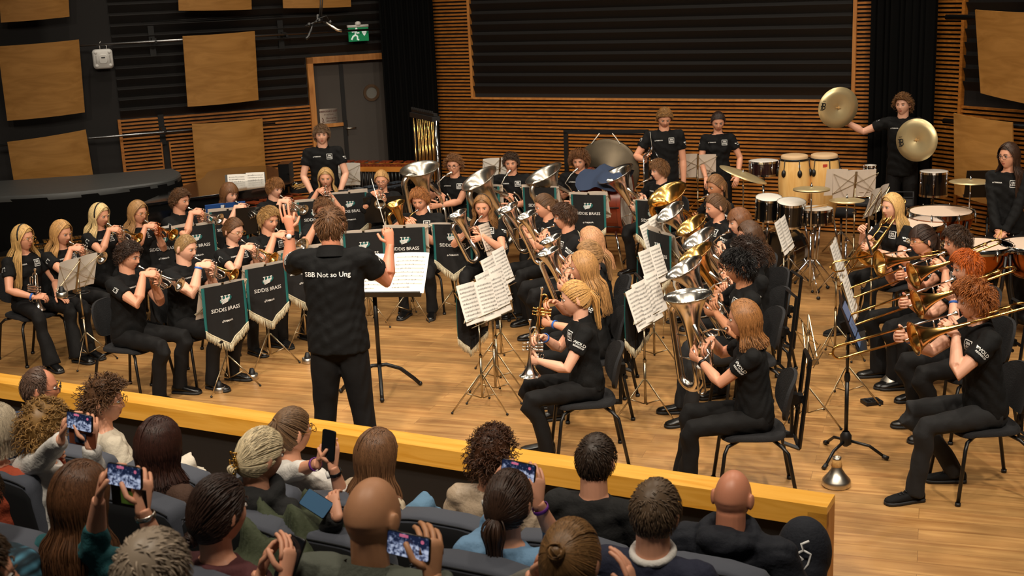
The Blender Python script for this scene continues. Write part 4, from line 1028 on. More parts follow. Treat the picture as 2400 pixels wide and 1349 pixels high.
# ================================================================== stands
def tripod(t, m, h0=.30, spread=.26, zc=.22, r=.0055, tip='black_plastic', rot=0.4):
    for i in range(3):
        q = rot+2*PI*i/3; c, s_ = math.cos(q), math.sin(q); g = G()
        g.tube([(c*.012, s_*.012, h0), (c*spread, s_*spread, .012)], (r*1.3, r*.5), 6, ref=(0, 0, 1))
        g.tube([(c*.008, s_*.008, zc*.45), (c*spread*.5, s_*spread*.5, h0*.51)], (r*.9, r*.4), 6); l_ = g.build('leg', m, t); g = G(); g.ell((c*spread, s_*spread, .010), (.011, .011, .010), nu=8, nv=6); g.build('rubber_foot', tip, l_)
def make_stand(h=1.02, m='stand_metal', solid=False):
    """folding stand: desk reading side towards -y, top at h"""
    def f():
        t = empty('music_stand'); hc = h-.14
        g = G(); g.tube([(0, 0, .10), (0, 0, .45)], .0105, 10); g.tube([(0, 0, .45), (0, 0, .72)], .0085, 10); g.tube([(0, 0, .72), (0, .0, hc-.03)], .0065, 10)
        for z in (.45, .72): g.lathe([(.012, -.012), (.014, 0), (.012, .012)], (0, 0, z), (0, 0, 1), 10); g.cyl((0, 0, z), (.028, 0, z), .003, 6)
        g.build('pole', m, t); tripod(t, m)
        g = G(); R = Matrix.Rotation(rad(-18), 3, 'X'); o = V((0, 0, hc))
        def P(x, z, y=0): return o+R @ V((x, y, z))
        if solid: g.box(o, (.48, .006, .33), R); g.box(P(0, -.165, -.03), (.48, .07, .006), R)
        else:
            for a, b in (((-.24, .15), (.24, -.10)), ((.24, .15), (-.24, -.10)), ((-.24, .15), (-.10, -.15)), ((.24, .15), (.10, -.15)), ((-.24, -.10), (0, .15)), ((.24, -.10), (0, .15))):
                g.tube([P(*a), P(*b)], (.005, .0016), 4, ref=R @ V((0, 1, 0)))
            g.tube([P(0, .17), P(0, -.17)], (.012, .003), 6, ref=(1, 0, 0)); g.tube([P(-.24, -.10, -.02), P(.24, -.10, -.02)], .004, 5); g.tube([P(-.2, -.155, -.028), P(.2, -.155, -.028)], .004, 5)
        g.box(P(0, -.165, .0), (.03, .05, .04), R); g.build('desk', m if not solid else 'black_metal', t, False)
        return t
    return f
def make_black_stand(h=1.1):
    def f():
        t = empty('music_stand'); hc = h-.12
        g = G(); g.tube([(0, 0, .16), (0, 0, .6)], .014, 12); g.tube([(0, 0, .6), (0, 0, hc)], .010, 10); g.lathe([(.02, -.03), (.022, 0), (.016, .03)], (0, 0, .6), (0, 0, 1), 12); g.build('pole', 'black_metal', t)
        g = G(); g.lathe([(.015, -.05), (.04, -.03), (.04, .03), (.022, .06)], (0, 0, .14), (0, 0, 1), 14); g.build('leg_hub', 'black_plastic', t)
        for i in range(3):
            q = .5+2*PI*i/3; c, s_ = math.cos(q), math.sin(q); g = G(); g.tube([(c*.03, s_*.03, .13), (c*.16, s_*.16, .10), (c*.27, s_*.27, .02)], .011, 10); g.tube([(c*.25, s_*.25, .03), (c*.29, s_*.29, .014)], .016, 10, mi=1); g.build('leg', ['black_metal', 'black_plastic'], t)
        g = G(); R = Matrix.Rotation(rad(-22), 3, 'X'); o = V((0, 0, hc)); g.box(o, (.50, .006, .34), R); g.box(o+R @ V((0, -.03, -.17)), (.50, .06, .006), R); g.box(o+R @ V((0, .03, -.03)), (.05, .06, .08), R); g.build('desk', 'black_metal', t, False)
        return t
    return f
def make_sheet(seed=1, w=.46, h=.31, pages=2, m='paper', lines=True):
    """open music on a desk: local plane x z facing -y, base at z=0"""
    def f():
        rg = random.Random(seed); t = empty('sheet_music'); K = 8
        for p in range(pages):
            g = G(); x0 = -w/2+w/pages*p; pw = w/pages; dz = rg.uniform(-.008, .02)
            def yy(x, z): q = (x-x0)/pw; return -.012*math.sin(q*PI)*(1 if p == 0 else .7)-.010*(z/h)**2
            vs = [(x0+pw*i/K, yy(x0+pw*i/K, h*j/3), h*j/3+dz) for j in range(4) for i in range(K+1)]
            fs = [(j*(K+1)+i, j*(K+1)+i+1, (j+1)*(K+1)+i+1, (j+1)*(K+1)+i) for j in range(3) for i in range(K)]
            g.add(vs, fs); g.add([(x, y+.0025, z-.004) for x, y, z in vs], [q[::-1] for q in fs]); pg_ = g.build('page', m, t)
            if not lines: continue
            g = G()
            for r in range(9):
                z = h*(.88-.095*r)+dz; x = x0+pw*.08; xe = x0+pw*(.92 if r < 8 else .6); M_ = 5
                for dd in (-.0045, 0, .0045):
                    for i in range(M_):
                        a = x+(xe-x)*i/M_; b = x+(xe-x)*(i+1)/M_; ya, yb = yy(a, z-dz)-.0016, yy(b, z-dz)-.0016; g.add([(a, ya, z+dd-.0005), (b, yb, z+dd-.0005), (b, yb, z+dd+.0006), (a, ya, z+dd+.0006)], [(0, 1, 2, 3)])
                for i in range(9):
                    a = rg.uniform(x, xe); dd = rg.uniform(-.005, .004); ya = yy(a, z-dz)-.002; g.add([(a, ya, z+dd-.002), (a+.004, ya, z+dd-.001), (a+.004, ya, z+dd+.002), (a, ya, z+dd+.002), (a+.003, ya, z+dd), (a+.0042, ya, z+dd), (a+.0042, ya, z+dd+.011), (a+.003, ya, z+dd+.011)], [(0, 1, 2, 3), (4, 5, 6, 7)])
            g.build('notation', 'ink', pg_, False)
        return t
    return f
def make_banner():
    """pointed black banner facing +y, top centre at 0"""
    t = empty('banner'); w, hs, hp = .205, .38, .53; g = G(); K = 20
    def zb(u): return -hs-(hp-hs)*(1-abs(u))**.9
    def yo(u, v): return .012*math.sin(u*5+1)*v+.008*math.sin(u*11+v*2)*v+.006*math.cos(u*3)
    vs = []; J = 8
    for th in (0, -.004):
        for j in range(J+1):
            for i in range(K+1):
                u = i/K*2-1; v = j/J; vs.append((u*w, yo(u, v)+th, zb(u)*v))
    W_ = K+1; fs = []; off = (J+1)*W_
    for j in range(J):
        for i in range(K): a = j*W_+i; fs += [(a, a+W_, a+W_+1, a+1), (off+a, off+a+1, off+a+W_+1, off+a+W_)]
    g.add(vs, fs)
    cl_ = g.build('cloth', 'banner_black', t)
    for s in (-1, 1):
        g = G(); g.add([(s*(w-.001), yo(s, v)+.003, -hs*v) for v in (0, .25, .5, .75, 1)]+[(s*(w-.022), yo(s*.9, v)+.004, (-hs*v if v < 1 else zb(.9))) for v in (0, .25, .5, .75, 1)]+[(s*(w+.002), yo(s, v)-.006, -hs*v) for v in (0, .25, .5, .75, 1)], [(i, i+1, i+6, i+5) for i in range(4)]+[(10+i, 10+i+1, i+1, i) for i in range(4)])
        g.build('teal_edge', 'banner_teal', cl_)
    g = G(); rg = random.Random(3); n = 96
    for i in range(n):
        u = (i+.5)/n*2-1; L = .078*rg.uniform(.88, 1.08); x = u*w; y = yo(u, 1); z = zb(u)+.012; dx = rg.uniform(-.004, .004)
        g.tube([(x, y+.003, z), (x+dx, y+.005, z-L*.6), (x+dx*2, y+rg.uniform(0, .006), z-L)], .0024, 4)
    g.tube([(w*(i/16*2-1), yo(i/16*2-1, 1)+.003, zb(i/16*2-1)+.008) for i in range(17)], .006, 6); g.build('fringe', 'fringe', cl_)
    g = G()
    vs, fs = text_geo('SIDDIS BRASS', .047, .004); g.add([(-x, yo(-x/w, .5)+.0045, y-.215) for x, y, z in vs], fs)
    vs, fs = text_geo('YAMAHA', .024, .02); g.add([(-x-.008, yo(-x/w, .8)+.0055, y-.315) for x, y, z in vs], fs)
    vs, fs = text_geo('o', .03, .02); g.add([(-x+.052, yo(-x/w, .8)+.0055, y-.315) for x, y, z in vs], fs)
    g.build('lettering', 'print_white', cl_, False)
    g = G()   # teal shell behind three valves
    N_ = 20; g.add([(-(.002+.058*math.cos(2*PI*i/N_)), .0125, -.128+.030*math.sin(2*PI*i/N_)+.012*math.cos(2*PI*i/N_)) for i in range(N_)], [tuple(range(N_))]); g.build('emblem_shell', 'banner_teal', cl_, False)
    g = G()
    for k in range(3):
        x = .034-.034*k; g.box((x, .015, -.112), (.007, .003, .032)); g.box((x, .015, -.096), (.022, .003, .006))
    for k in range(5): g.tube([(.052-.004*k, .015, -.128-.009*k), (.01, .0155, -.124-.008*k), (-.036+.004*k, .015, -.116-.008*k)], (.0028, .0012), 4)
    g.build('emblem', 'print_white', cl_, False)
    return t
# ================================================================== drums
def make_drum(r, h, body='drum_black', head='head_white', lugs=8, hoops=True, name='drum', wide=0.):
    def f():
        t = empty(name); g = G(); pr = [(r*(1+wide*math.sin(PI*i/8)), h*i/8) for i in range(9)]
        g.lathe(pr, (0, 0, 0), (0, 0, 1), 36); g.lathe([(0, .001), (r, .001)], (0, 0, 0), (0, 0, 1), 36); sh_ = g.build('shell', body, t)
        g = G(); g.lathe([(0, h+.004), (r*.97, h+.004), (r*1.0, h)], (0, 0, 0), (0, 0, 1), 36); g.build('drumhead', head, t)
        for z in ((h, 0) if hoops else (h,)):
            g = G(); g.lathe([(r*1.0, z-.012), (r*1.03, z-.012), (r*1.03, z+.012), (r*1.0, z+.012), (r*1.0, z-.012)], (0, 0, 0), (0, 0, 1), 36); g.build('hoop', 'chrome', t, flat_angle=40)
        for i in range(lugs):
            q = 2*PI*i/lugs+.2; c, s_ = math.cos(q), math.sin(q); g = G(); g.cyl((c*r*1.04, s_*r*1.04, h+.012), (c*r*1.04, s_*r*1.04, h*.1 if hoops else h*.55), .0035, 6); g.ell((c*r*1.02, s_*r*1.02, h*.5), (.012, .012, min(.03, h*.3)), nu=8, nv=6); g.build('lug', 'chrome', sh_)
        return t
    return f
def make_cymbal(r=.2, mark=False):
    def f():
        t = empty('cymbal'); g = G(); pr = [(.001, .018*r/.2), (r*.10, .016*r/.2), (r*.19, .007*r/.2), (r*.6, .003), (r, -.006), (r, -.0075), (r*.6, .0015), (r*.19, .005*r/.2), (r*.10, .014*r/.2), (.001, .016*r/.2)]
        g.lathe(pr, (0, 0, 0), (0, 0, 1), 48); g.build('plate', 'cymbal', t)
        if mark:
            g = G(); N_ = 14; z = -.0085; s = r/.24
            def ring(cx, cy, ro, ri):
                b = [(cx+ro*math.cos(2*PI*i/N_), cy+ro*math.sin(2*PI*i/N_), z) for i in range(N_)]+[(cx+ri*math.cos(2*PI*i/N_), cy+ri*math.sin(2*PI*i/N_), z) for i in range(N_)]
                g.add(b, [(i, (i+1) % N_, N_+(i+1) % N_, N_+i) for i in range(N_)])
            ring(-.175*s, .018*s, .022*s, .012*s); ring(-.175*s, -.018*s, .022*s, .012*s)
            for a, b in (((-.213, .044), (-.175, .044)), ((-.213, 0), (-.19, 0)), ((-.213, -.036), (-.175, -.036))): g.box(((a[0]+b[0])/2*s, a[1]*s, z), (abs(b[0]-a[0])*s, .008*s, .001))
            g.box((-.2*s, .004*s, z), (.008*s, .08*s, .001))
            vs, fs = text_geo('MEINL', .014, .02); g.add([(x*s-.18*s, y*s-.062*s, z) for x, y, _ in vs], fs)
            g.build('maker_mark', 'black_plastic', t, False)
            g = G(); g.tube([(-.03, 0, -.012), (0, 0, -.03), (.03, .004, -.014)], .006, 6); g.tube([(0, -.02, -.014), (0, 0, -.032), (0, .02, -.014)], .005, 6); g.build('strap', 'cork', t)
        return t
    return f
def stand_post(t, h, m='chrome', spread=.28, name='post'):
    g = G(); g.tube([(0, 0, .08), (0, 0, h*.55)], .0125, 10); g.tube([(0, 0, h*.55), (0, 0, h)], .008, 10); g.lathe([(.012, -.02), (.018, 0), (.012, .02)], (0, 0, h*.55), (0, 0, 1), 12); g.ell((.025, 0, h*.55), (.018, .006, .01)); g.build(name, m, t)
    for i in range(3):
        q = .6+2*PI*i/3; c, s_ = math.cos(q), math.sin(q); g = G(); g.tube([(c*.02, s_*.02, .36), (c*spread, s_*spread, .03)], (.009, .004), 6); g.tube([(c*.015, s_*.015, .12), (c*spread*.55, s_*spread*.55, .19)], (.008, .003), 6); g.ell((c*spread, s_*spread, .018), (.022, .022, .018), mi=1, nu=8, nv=6); g.build('leg', [m, 'black_plastic'], t)
def cymbal_stand(loc, h, r, tilt, label, cat='cymbal stand', group=None, hat=False, rz=0., ry=0.):
    t = empty('cymbal_stand', loc, 0, label, cat, group); stand_post(t, h+.04)
    cc = make_cymbal(r)()
    mesh = cc.children[0]; mesh.parent = t; mesh.name = 'cymbal'; mesh.location = (0, 0, h); mesh.rotation_euler = (tilt, ry, rz)
    bpy.data.objects.remove(cc)
    if hat: m2 = mesh.copy(); COL.objects.link(m2); m2.parent = t; m2.location = (0, 0, h-.025); m2.rotation_euler = (PI+tilt, 0, rz)
    g = G(); g.lathe([(.012, .0), (.014, .02), (.006, .03), (.004, .05)], (0, 0, h+.01), (0, 0, 1), 10); g.build('wing_nut', 'chrome', t)
    return t
def make_mute(kind='cup'):
    def f():
        t = empty('mute'); g = G()
        if kind == 'big':
            g.lathe([(0, .0), (.085, .0), (.095, .012), (.095, .035), (.09, .05), (.06, .085), (.038, .12), (.033, .14)], (0, 0, 0), (0, 0, 1), 32); g.build('body', 'nickel', t)
            g = G(); g.lathe([(.0335, .14), (.036, .142), (.028, .19), (.024, .192)], (0, 0, 0), (0, 0, 1), 24); g.build('cork_neck', 'cork', t)
            g = G(); g.lathe([(.0285, .19), (.029, .205), (.022, .205), (.02, .17), (0, .17)], (0, 0, 0), (0, 0, 1), 24); g.build('rim', 'nickel', t)
        else:
            g.lathe([(.0, 0), (.05, .0), (.052, .006), (.052, .05), (.048, .052), (.046, .01), (0, .008)], (0, 0, 0), (0, 0, 1), 28); g.build('cup', 'nickel', t)
            g = G(); g.lathe([(.04, .01), (.03, .06), (.018, .10), (.0, .10)], (0, 0, 0), (0, 0, 1), 20); g.build('cone', 'black_plastic', t)
        return t
    return f
# ================================================================== playing poses
def imat(P, hy, pitch, roll=0.): return Matrix.Translation(P['mouth']) @ Matrix.Rotation(rad(hy), 4, 'Z') @ Matrix.Rotation(rad(pitch), 4, 'X') @ Matrix.Rotation(rad(roll), 4, 'Y')
def grip(hy, pitch, roll, s, w, d, n, pole, curl=.7, **k):
    def f(P):
        I = imat(P, hy, pitch, roll); R = I.to_3x3(); return dict(w=I @ V(w), d=R @ V(d), n=R @ V(n), pole=pole, curl=curl, **k)
    return f
def cornet_arms(hy, pitch): return {1: grip(hy, pitch, 0, 1, (.062, -.115, -.085), (-.12, -.85, .35), (-1, -.25, 0), (.55, .25, -1), .85),
    -1: grip(hy, pitch, 0, -1, (-.085, -.115, -.0), (.5, -.8, .25), (.6, 0, -.8), (-.62, .25, -1), .75)}
def upright_arms(hy, pitch, roll, s, low):
    bx, by = -.19*s-.02, -.16*s-.06
    return {-1: grip(hy, pitch, roll, -1, (bx*.42-.075, by*.72+.05, -low*.42+.09), (.75, -.65, -.05), (.2, -.2, -1), (-.8, .35, -.7), .7),
            1: grip(hy, pitch, roll, 1, (bx+.10+.03*s, by+.02, -low*.45), (-.75, -.65, .2), (-.45, .9, 0), (.8, .2, -.8), .8)}
def bone_arms(hy, pitch, ext): return {-1: grip(hy, pitch, 0, -1, (-.055, -.19-ext, -.085), (.35, -.8, .35), (.8, -.2, .3), (-.35, .1, -1), .9),
    1: grip(hy, pitch, 0, 1, (.055, -.055, -.12), (-.2, -.5, .8), (-1, -.2, 0), (.75, -.1, -1), .9)}
KIND = {'cornet': ('silver cornet', 1), 'flugel': ('silver flugelhorn', 1), 'copper': ('copper coloured cornet', 1), 'gold': ('cornet with a gold bell', 1)}
MK = {'cornet': make_cornet('silver'), 'copper': make_cornet('copper', 'brass'), 'gold': make_cornet('silver', 'brass'), 'flugel': make_cornet('silver', None, 1.12, .075)}
UP = {'horn': ('tenor_horn', .74, .105, .17, .34), 'goldhorn': ('tenor_horn', .70, .10, .17, .32), 'euph': ('euphonium', 1.0, .158, .20, .46), 'goldeuph': ('euphonium', 1.0, .158, .20, .46),
      'tuba': ('tuba', 1.45, .24, .20, .68), 'goldtuba': ('tuba', 1.35, .22, .19, .62), 'btuba': ('tuba', 1.3, .225, .2, .60)}
UPN = {'horn': 'silver tenor horn', 'goldhorn': 'golden tenor horn', 'euph': 'silver euphonium', 'goldeuph': 'gold lined euphonium', 'tuba': 'large silver tuba', 'goldtuba': 'large golden brass tuba', 'btuba': 'silver tuba with gold lining'}
UPM = {'horn': ('silver', None), 'goldhorn': ('brass', None), 'euph': ('silver', None), 'goldeuph': ('silver', 'brass'), 'tuba': ('silver_satin', None), 'goldtuba': ('brass', None), 'btuba': ('silver', None)}
for k_, v_ in UP.items(): MK[k_] = make_upright(v_[0], v_[1], v_[2], v_[3], v_[4], UPM[k_][0], UPM[k_][1])
MK['bone'] = make_trombone(0); MK['bone_long'] = make_trombone(.14)
def chair_for(P, phi, desc, tall=False, dy=0.):
    M = P['root'].matrix_basis.copy() if 0 else TR(P['root'].location, P['root'].rotation_euler[2])
    inst('chair_t' if tall else 'chair', make_chair(tall), M, 'black padded chair '+('with tall rear frame ' if tall else '')+'under '+desc, 'chair', 'band chairs')
def player(key, px, H, phi, desc, label, inst_kind, sex='f', hair=None, hy=0, hp=10, ip=None, roll=0, tall=False, **kw):
    """a seated musician with chair and instrument; ip: downward pitch of the instrument"""
    ip = hp+6 if ip is None else ip
    if inst_kind in ('cornet', 'copper', 'gold', 'flugel'): arms = cornet_arms(hy, ip)
    elif inst_kind in UP: s_, low = UP[inst_kind][1], UP[inst_kind][4]; arms = upright_arms(hy, ip, roll, s_, low)
    elif inst_kind in ('bone', 'bone_long'): arms = bone_arms(hy, ip, .0 if inst_kind == 'bone' else .14)
    else: arms = kw.pop('arms', None)
    P = person(key, px, H, phi, label, sex=sex, hair=hair, hy=hy, hp=hp, arms=arms, group='band players', **kw)
    if inst_kind in MK:
        nm = KIND[inst_kind][0] if inst_kind in KIND else (UPN[inst_kind] if inst_kind in UP else 'brass trombone')
        kindname = {'cornet': 'cornet', 'copper': 'cornet', 'gold': 'cornet', 'flugel': 'flugelhorn'}.get(inst_kind) or (UP[inst_kind][0].replace('_', ' ') if inst_kind in UP else 'trombone')
        o = inst(inst_kind, MK[inst_kind], P['M'] @ imat(P, hy, ip, roll), nm+' played by '+desc, kindname, kindname+'s of the band')
        o.name = kindname.replace(' ', '_')
    chair_for(P, phi, desc, tall)
    return P
BR = '#4a3424'; BL = '#c7a065'; DB = '#a8855a'; LB = '#8a6540'
# ------------------------------------------------------------------ cornets on the left
lap = {-1: dict(w=(-.10, -.30, .66), d=(.55, -.8, .1), n=(.5, 0, -.7), pole=(-.8, .4, -.4), curl=.8), 1: dict(w=(.13, -.30, .625), d=(.1, -1, -.12), n=(0, 0, -1), pole=(.7, .5, -.3), curl=.25)}
P = player('L1', (50, 527), 1.31, 50, 'the girl seated farthest left', 'girl in glasses with black headband and very long blonde hair, cornet resting on her lap', 'none', 'f', ('long front', BL, .42), hy=18, hp=8, arms=lap, glasses='gold_small', wrist=(-1, 'wrist_blue'), flare=True, feet=(.52, .04), lean=2)
g = G(); 
def hb(P, col='black_plastic'):
    g = G(); HM = P['HM']; g.tube([HM @ V(p) for p in arc((0, -.012, -.01), .0, 0, 1, (1, 0, 0), (0, 0, 1), 0)] if 0 else [HM @ V((.098*math.cos(q), -.025+.03*math.sin(q), .137*math.sin(q)-.0)) for q in [PI*i/16 for i in range(17)]], (.010, .004), 6, ref=(0, 1, 0)); g.build('headband', col, P['root'])
hb(P)
inst('cornet', MK['cornet'], P['M'] @ TR((-.06, -.30, .93), .35) @ Matrix.Rotation(rad(96), 4, 'X'), 'silver cornet resting bell down on the lap of the girl farthest left', 'cornet', 'cornets of the band')
player('L2', (140, 516), 1.30, 62, 'the blonde girl second from the left edge', 'girl with loose blonde hair and earring playing cornet, second musician from the left edge', 'cornet', 'f', ('long front', '#b98d58', .26), hp=14, feet=(.42, .04), shoes='leather')
hb(player('L3', (230, 476), 1.32, 62, 'the blonde girl with black headband, left rear row', 'pale blonde girl with black headband playing cornet in the left rear row', 'gold', 'f', ('long front', '#dcc08a', .28), hp=14))
player('L4', (320, 470), 1.29, 56, 'the girl in glasses, left rear row', 'girl in glasses with light brown hair playing a copper coloured cornet, left rear row', 'copper', 'f', ('long front', '#a37c50', .25), hp=12, glasses='gold_small')
player('L5', (420, 443), 1.33, 64, 'the curly haired boy, left rear row', 'boy with short brown curls playing cornet near the piano', 'cornet', 'm', ('curly', '#5b3e26', .03), hp=10)
player('L6', (535, 428), 1.27, 52, 'the fringed girl behind the blue folder', 'girl with brown hair and fringe playing cornet behind a blue folder', 'cornet', 'f', ('long fringe', '#6a472b', .12), hp=14, skin='skin_pale')
player('L7', (642, 416), 1.25, 48, 'the short haired youngster behind the dark stand', 'youngster with short light brown fringe playing cornet beyond the dark music stand', 'cornet', 'm', ('short fringe', '#8d5f35', .05), hp=14, skin='skin_pale', hsc=.96)
player('L8', (762, 393), 1.28, 4, 'the blonde girl below the standing boy', 'girl with centre parted long blonde hair facing the camera, playing cornet below the standing boy', 'cornet', 'f', ('long front', '#b5905c', .28), hp=10)
player('L9', (893, 397), 1.28, -2, 'the small girl in round glasses', 'small girl in round glasses and black jacket playing cornet behind a wire stand', 'cornet', 'f', ('tied', '#b58a55', .12), hp=12, glasses='frame_brown', hsc=.95, sleeve=1., logos=False)
player('L10', (298, 566), 1.36, 68, 'the dark haired boy in the front row', 'boy with dark short sides and curly top playing cornet, front row left', 'cornet', 'm', ('curly', '#33231a', .03), hp=15, feet=(.36, .06), lean=6)
player('L11', (432, 548), 1.34, 64, 'the cropped blond boy in the front row', 'sturdy boy with cropped blond hair playing cornet in the left front row', 'gold', 'm', ('buzz', '#9c7b50', .02), hp=14, wrist=(-1, 'wrist_blue'), bulk=1.06, skin='skin_pale')
player('L12', (545, 510), 1.28, 56, 'the girl in glasses with a low bun', 'girl in glasses with a brown low bun playing cornet in the front row', 'gold', 'f', ('bun', '#5e3f27', .1, (0, .10, -.02)), hp=16, glasses='gold_small', skin='skin_pale')
player('L13', (628, 485), 1.32, 44, 'the blond boy left of the conductor', 'boy with swept blond hair playing flugelhorn just left of the conductor', 'flugel', 'm', ('short part', '#a8814e', .05), hp=12, shoes='sneaker')
player('L14', (757, 463), 1.29, 6, 'the player hidden behind the conductor', 'brown haired musician mostly hidden behind the conductor', 'flugel', 'm', ('short', '#6f4b2e', .05), hp=12)
# ------------------------------------------------------------------ horns in the middle
player('L15', (982, 440), 1.31, -12, 'the ginger boy behind the middle banners', 'boy with short ginger hair playing a golden tenor horn behind the middle banners', 'goldhorn', 'm', ('short', '#a0683a', .05), hp=20, ip=12, roll=-10)
hb(player('L16', (1130, 455), 1.28, -8, 'the girl with black headband in the middle', 'girl with black headband and wavy light brown hair playing a silver tenor horn', 'horn', 'f', ('long front wavy', '#8a633c', .2), hp=14, ip=10, roll=-22))
# ------------------------------------------------------------------ tubas
player('T1', (1062, 363), 1.33, -12, 'the tuba player in glasses beside the chimes', 'tuba player with chin length wavy hair and glasses beside the tubular chimes', 'tuba', 'm', ('curly', '#7b5433', .05), hp=8, ip=14, roll=-4, glasses='frame_dark')
player('T2', (1197, 357), 1.34, -6, 'the dark haired boy in the middle of three tubas', 'dark haired boy playing the middle one of three silver tubas', 'tuba', 'm', ('short', '#3b2a1d', .05), hp=12, ip=18, roll=-26)
player('T3', (1357, 353), 1.34, -16, 'the boy in front of the gong', 'broad boy with tousled brown hair playing tuba in front of the gong', 'tuba', 'm', ('tousled', '#6b4527', .05), hp=12, ip=16, roll=-22, bulk=1.06)
player('T4', (1545, 374), 1.30, -52, 'the bowl cut boy right of the gong', 'boy with a light brown bowl cut playing a silver tuba, blue wristband', 'btuba', 'm', ('short fringe', '#7a5636', .05), hy=-14, hp=8, ip=26, roll=-4, wrist=(1, 'wrist_blue'), skin='skin_pale', feet=(.40, .06))
player('T5', (1677, 409), 1.30, -58, 'the girl below the standing girl', 'tanned girl with pulled back hair playing a golden tuba below the standing girl', 'goldtuba', 'f', ('tied', '#7a5636', .2), hp=12, ip=30, roll=-2, skin='skin_tan')
# ------------------------------------------------------------------ baritones and euphoniums facing left
player('E0', (1677, 454), 1.28, -74, 'the brown haired girl behind the drum kit side', 'girl with long brown tied hair playing baritone, just below the golden tuba player', 'euph', 'f', ('tied', '#5b4029', .25), hp=14, ip=36, roll=0)
player('E1', (1733, 487), 1.28, -78, 'the girl with brown fringe by the bass drum', 'girl with brown fringe playing a gold lined euphonium beside the bass drum', 'goldeuph', 'f', ('bob fringe', '#6d4529', .08), hp=12, ip=34, roll=0, skin='skin_pale')
player('E2', (1757, 518), 1.28, -80, 'the girl with long dark curls', 'girl with long dark wavy curls playing euphonium in the right middle block', 'euph', 'f', ('long wavy front', '#4b3322', .26), hp=14, ip=32, roll=0)
player('E3', (1753, 556), 1.28, -84, 'the player with a mop of dark curls', 'musician with a big mop of dark brown curls, seen from behind', 'goldeuph', 'm', ('curly', '#2a1c15', .06), hp=14, ip=31, roll=0, tall=True)
player('E4', (1733, 590), 1.30, -86, 'the black haired boy in the euphonium row', 'boy with thick black hair playing euphonium behind the auburn haired girl', 'euph', 'm', ('tousled', '#0d0a0a', .05), hp=14, ip=30, roll=0, skin='skin_tan', tall=True, feet=(.5, .05), legs='dark_jeans')
player('E5', (1743, 703), 1.32, -96, 'the auburn haired girl at the front', 'girl with shoulder length auburn hair and flared trousers holding a silver euphonium, front right', 'euph', 'f', ('long', '#8d5f36', .16), hp=6, ip=7, roll=2, flare=True, tall=True, feet=(.46, .05), watch=1)
# ------------------------------------------------------------------ horns facing left behind the conductor's right hand
player('H1', (1275, 454), 1.28, -72, 'the tied haired girl beneath the black banners', 'girl with brown tied back hair playing tenor horn behind the boy with the blue watch', 'horn', 'f', ('tied', '#5e432c', .1), hp=14, ip=26, roll=0)
player('H2', (1322, 477), 1.32, -76, 'the boy with the blue watch', 'dark haired boy with ear length hair and a blue watch playing a silver horn', 'horn', 'm', ('short fringe', '#4a3222', .05), hp=8, ip=22, roll=0, wrist=(1, 'wrist_blue'))
player('H3', (1384, 532), 1.29, -84, 'the rear one of three long haired blondes', 'girl with pinkish blonde long hair, rear one of three blondes seen side on', 'horn', 'f', ('long', '#b4845f', .25), hp=12, ip=22)
player('H4', (1380, 563), 1.28, -84, 'the blonde with a low ponytail', 'girl with a low brown blonde ponytail between two long haired blondes', 'horn', 'f', ('pony', '#94704a', .22, (0, .10, -.02)), hp=12, ip=20, tall=True)
held = {-1: dict(w=(-.07, -.30, .90), d=(.5, -.75, .25), n=(.5, 0, -.8), pole=(-.7, .3, -.8), curl=.8), 1: dict(w=(.06, -.34, .76), d=(-.6, -.75, 0), n=(-.6, .6, 0), pole=(.75, .4, -.5), curl=.9)}
P = player('H5', (1366, 588), 1.31, -88, 'the long haired blonde behind the ponytailed girl', 'girl with straight waist long blonde hair holding a gold cornet, behind the ponytailed girl', 'none', 'f', ('long', '#a87c4c', .36), hp=10, arms=held, tall=True, wrist=(1, 'wrist_blue'))
inst('hgold', make_cornet('brass', 'brass'), P['M'] @ TR((-.01, -.40, 1.04), -.1) @ Matrix.Rotation(rad(82), 4, 'X'), 'gold cornet held upright behind the silver one of the ponytailed girl', 'cornet', 'cornets of the band').name = 'cornet'
P = player('H6', (1347, 658), 1.31, -88, 'the ponytailed blonde girl at the front', 'blonde girl with a high ponytail holding a silver flugelhorn upright, front of the middle block', 'none', 'f', ('pony', '#bf9156', .28), hp=10, arms=held, wrist=(-1, 'wrist_blue'), skin='skin_pale', lean=4, feet=(.30, .05))
inst('flugel', MK['flugel'], P['M'] @ TR((-.005, -.39, 1.05), -.1) @ Matrix.Rotation(rad(88), 4, 'X'), 'silver flugelhorn held bell down by the ponytailed girl at the front', 'flugelhorn', 'flugelhorns of the band').name = 'flugelhorn'
# ------------------------------------------------------------------ trombones
rest = {-1: dict(w=(-.08, -.34, .97), d=(.3, -.7, .6), n=(.8, 0, -.2), pole=(-.6, .2, -1), curl=.8), 1: dict(w=(.05, -.32, .82), d=(-.3, -.8, .4), n=(-1, 0, 0), pole=(.7, .2, -1), curl=.8)}
P = player('B1', (2092, 453), 1.31, -66, 'the blonde trombonist at the rear', 'girl with long straight blonde hair resting her trombone, not playing, right rear', 'none', 'f', ('long', '#cda467', .26), hp=6, arms=rest, flare=True, feet=(.5, .08), shoes='sneaker', skin='skin_pale')
inst('bone', MK['bone'], P['M'] @ TR((.0, -.36, .95), .25) @ Matrix.Rotation(rad(38), 4, 'X') @ TR((0, .10, 0)), 'brass trombone resting slanted across the blonde girl at the right rear', 'trombone', 'trombones of the band')
player('B2', (2163, 527), 1.30, -80, 'the girl in glasses with dark fringe', 'girl in glasses with dark fringe and ponytail playing trombone on the right', 'bone', 'f', ('tied fringe', '#33221a', .2), hp=8, ip=4, glasses='gold_small', wrist=(1, 'wrist_blue'), flare=True)
player('B3', (2245, 531), 1.35, -84, 'the brown haired trombonist', 'boy with short dark brown hair playing trombone on the right', 'bone_long', 'm', ('short', '#3d2a1d', .05), hp=10, ip=17, feet=(.42, .05))
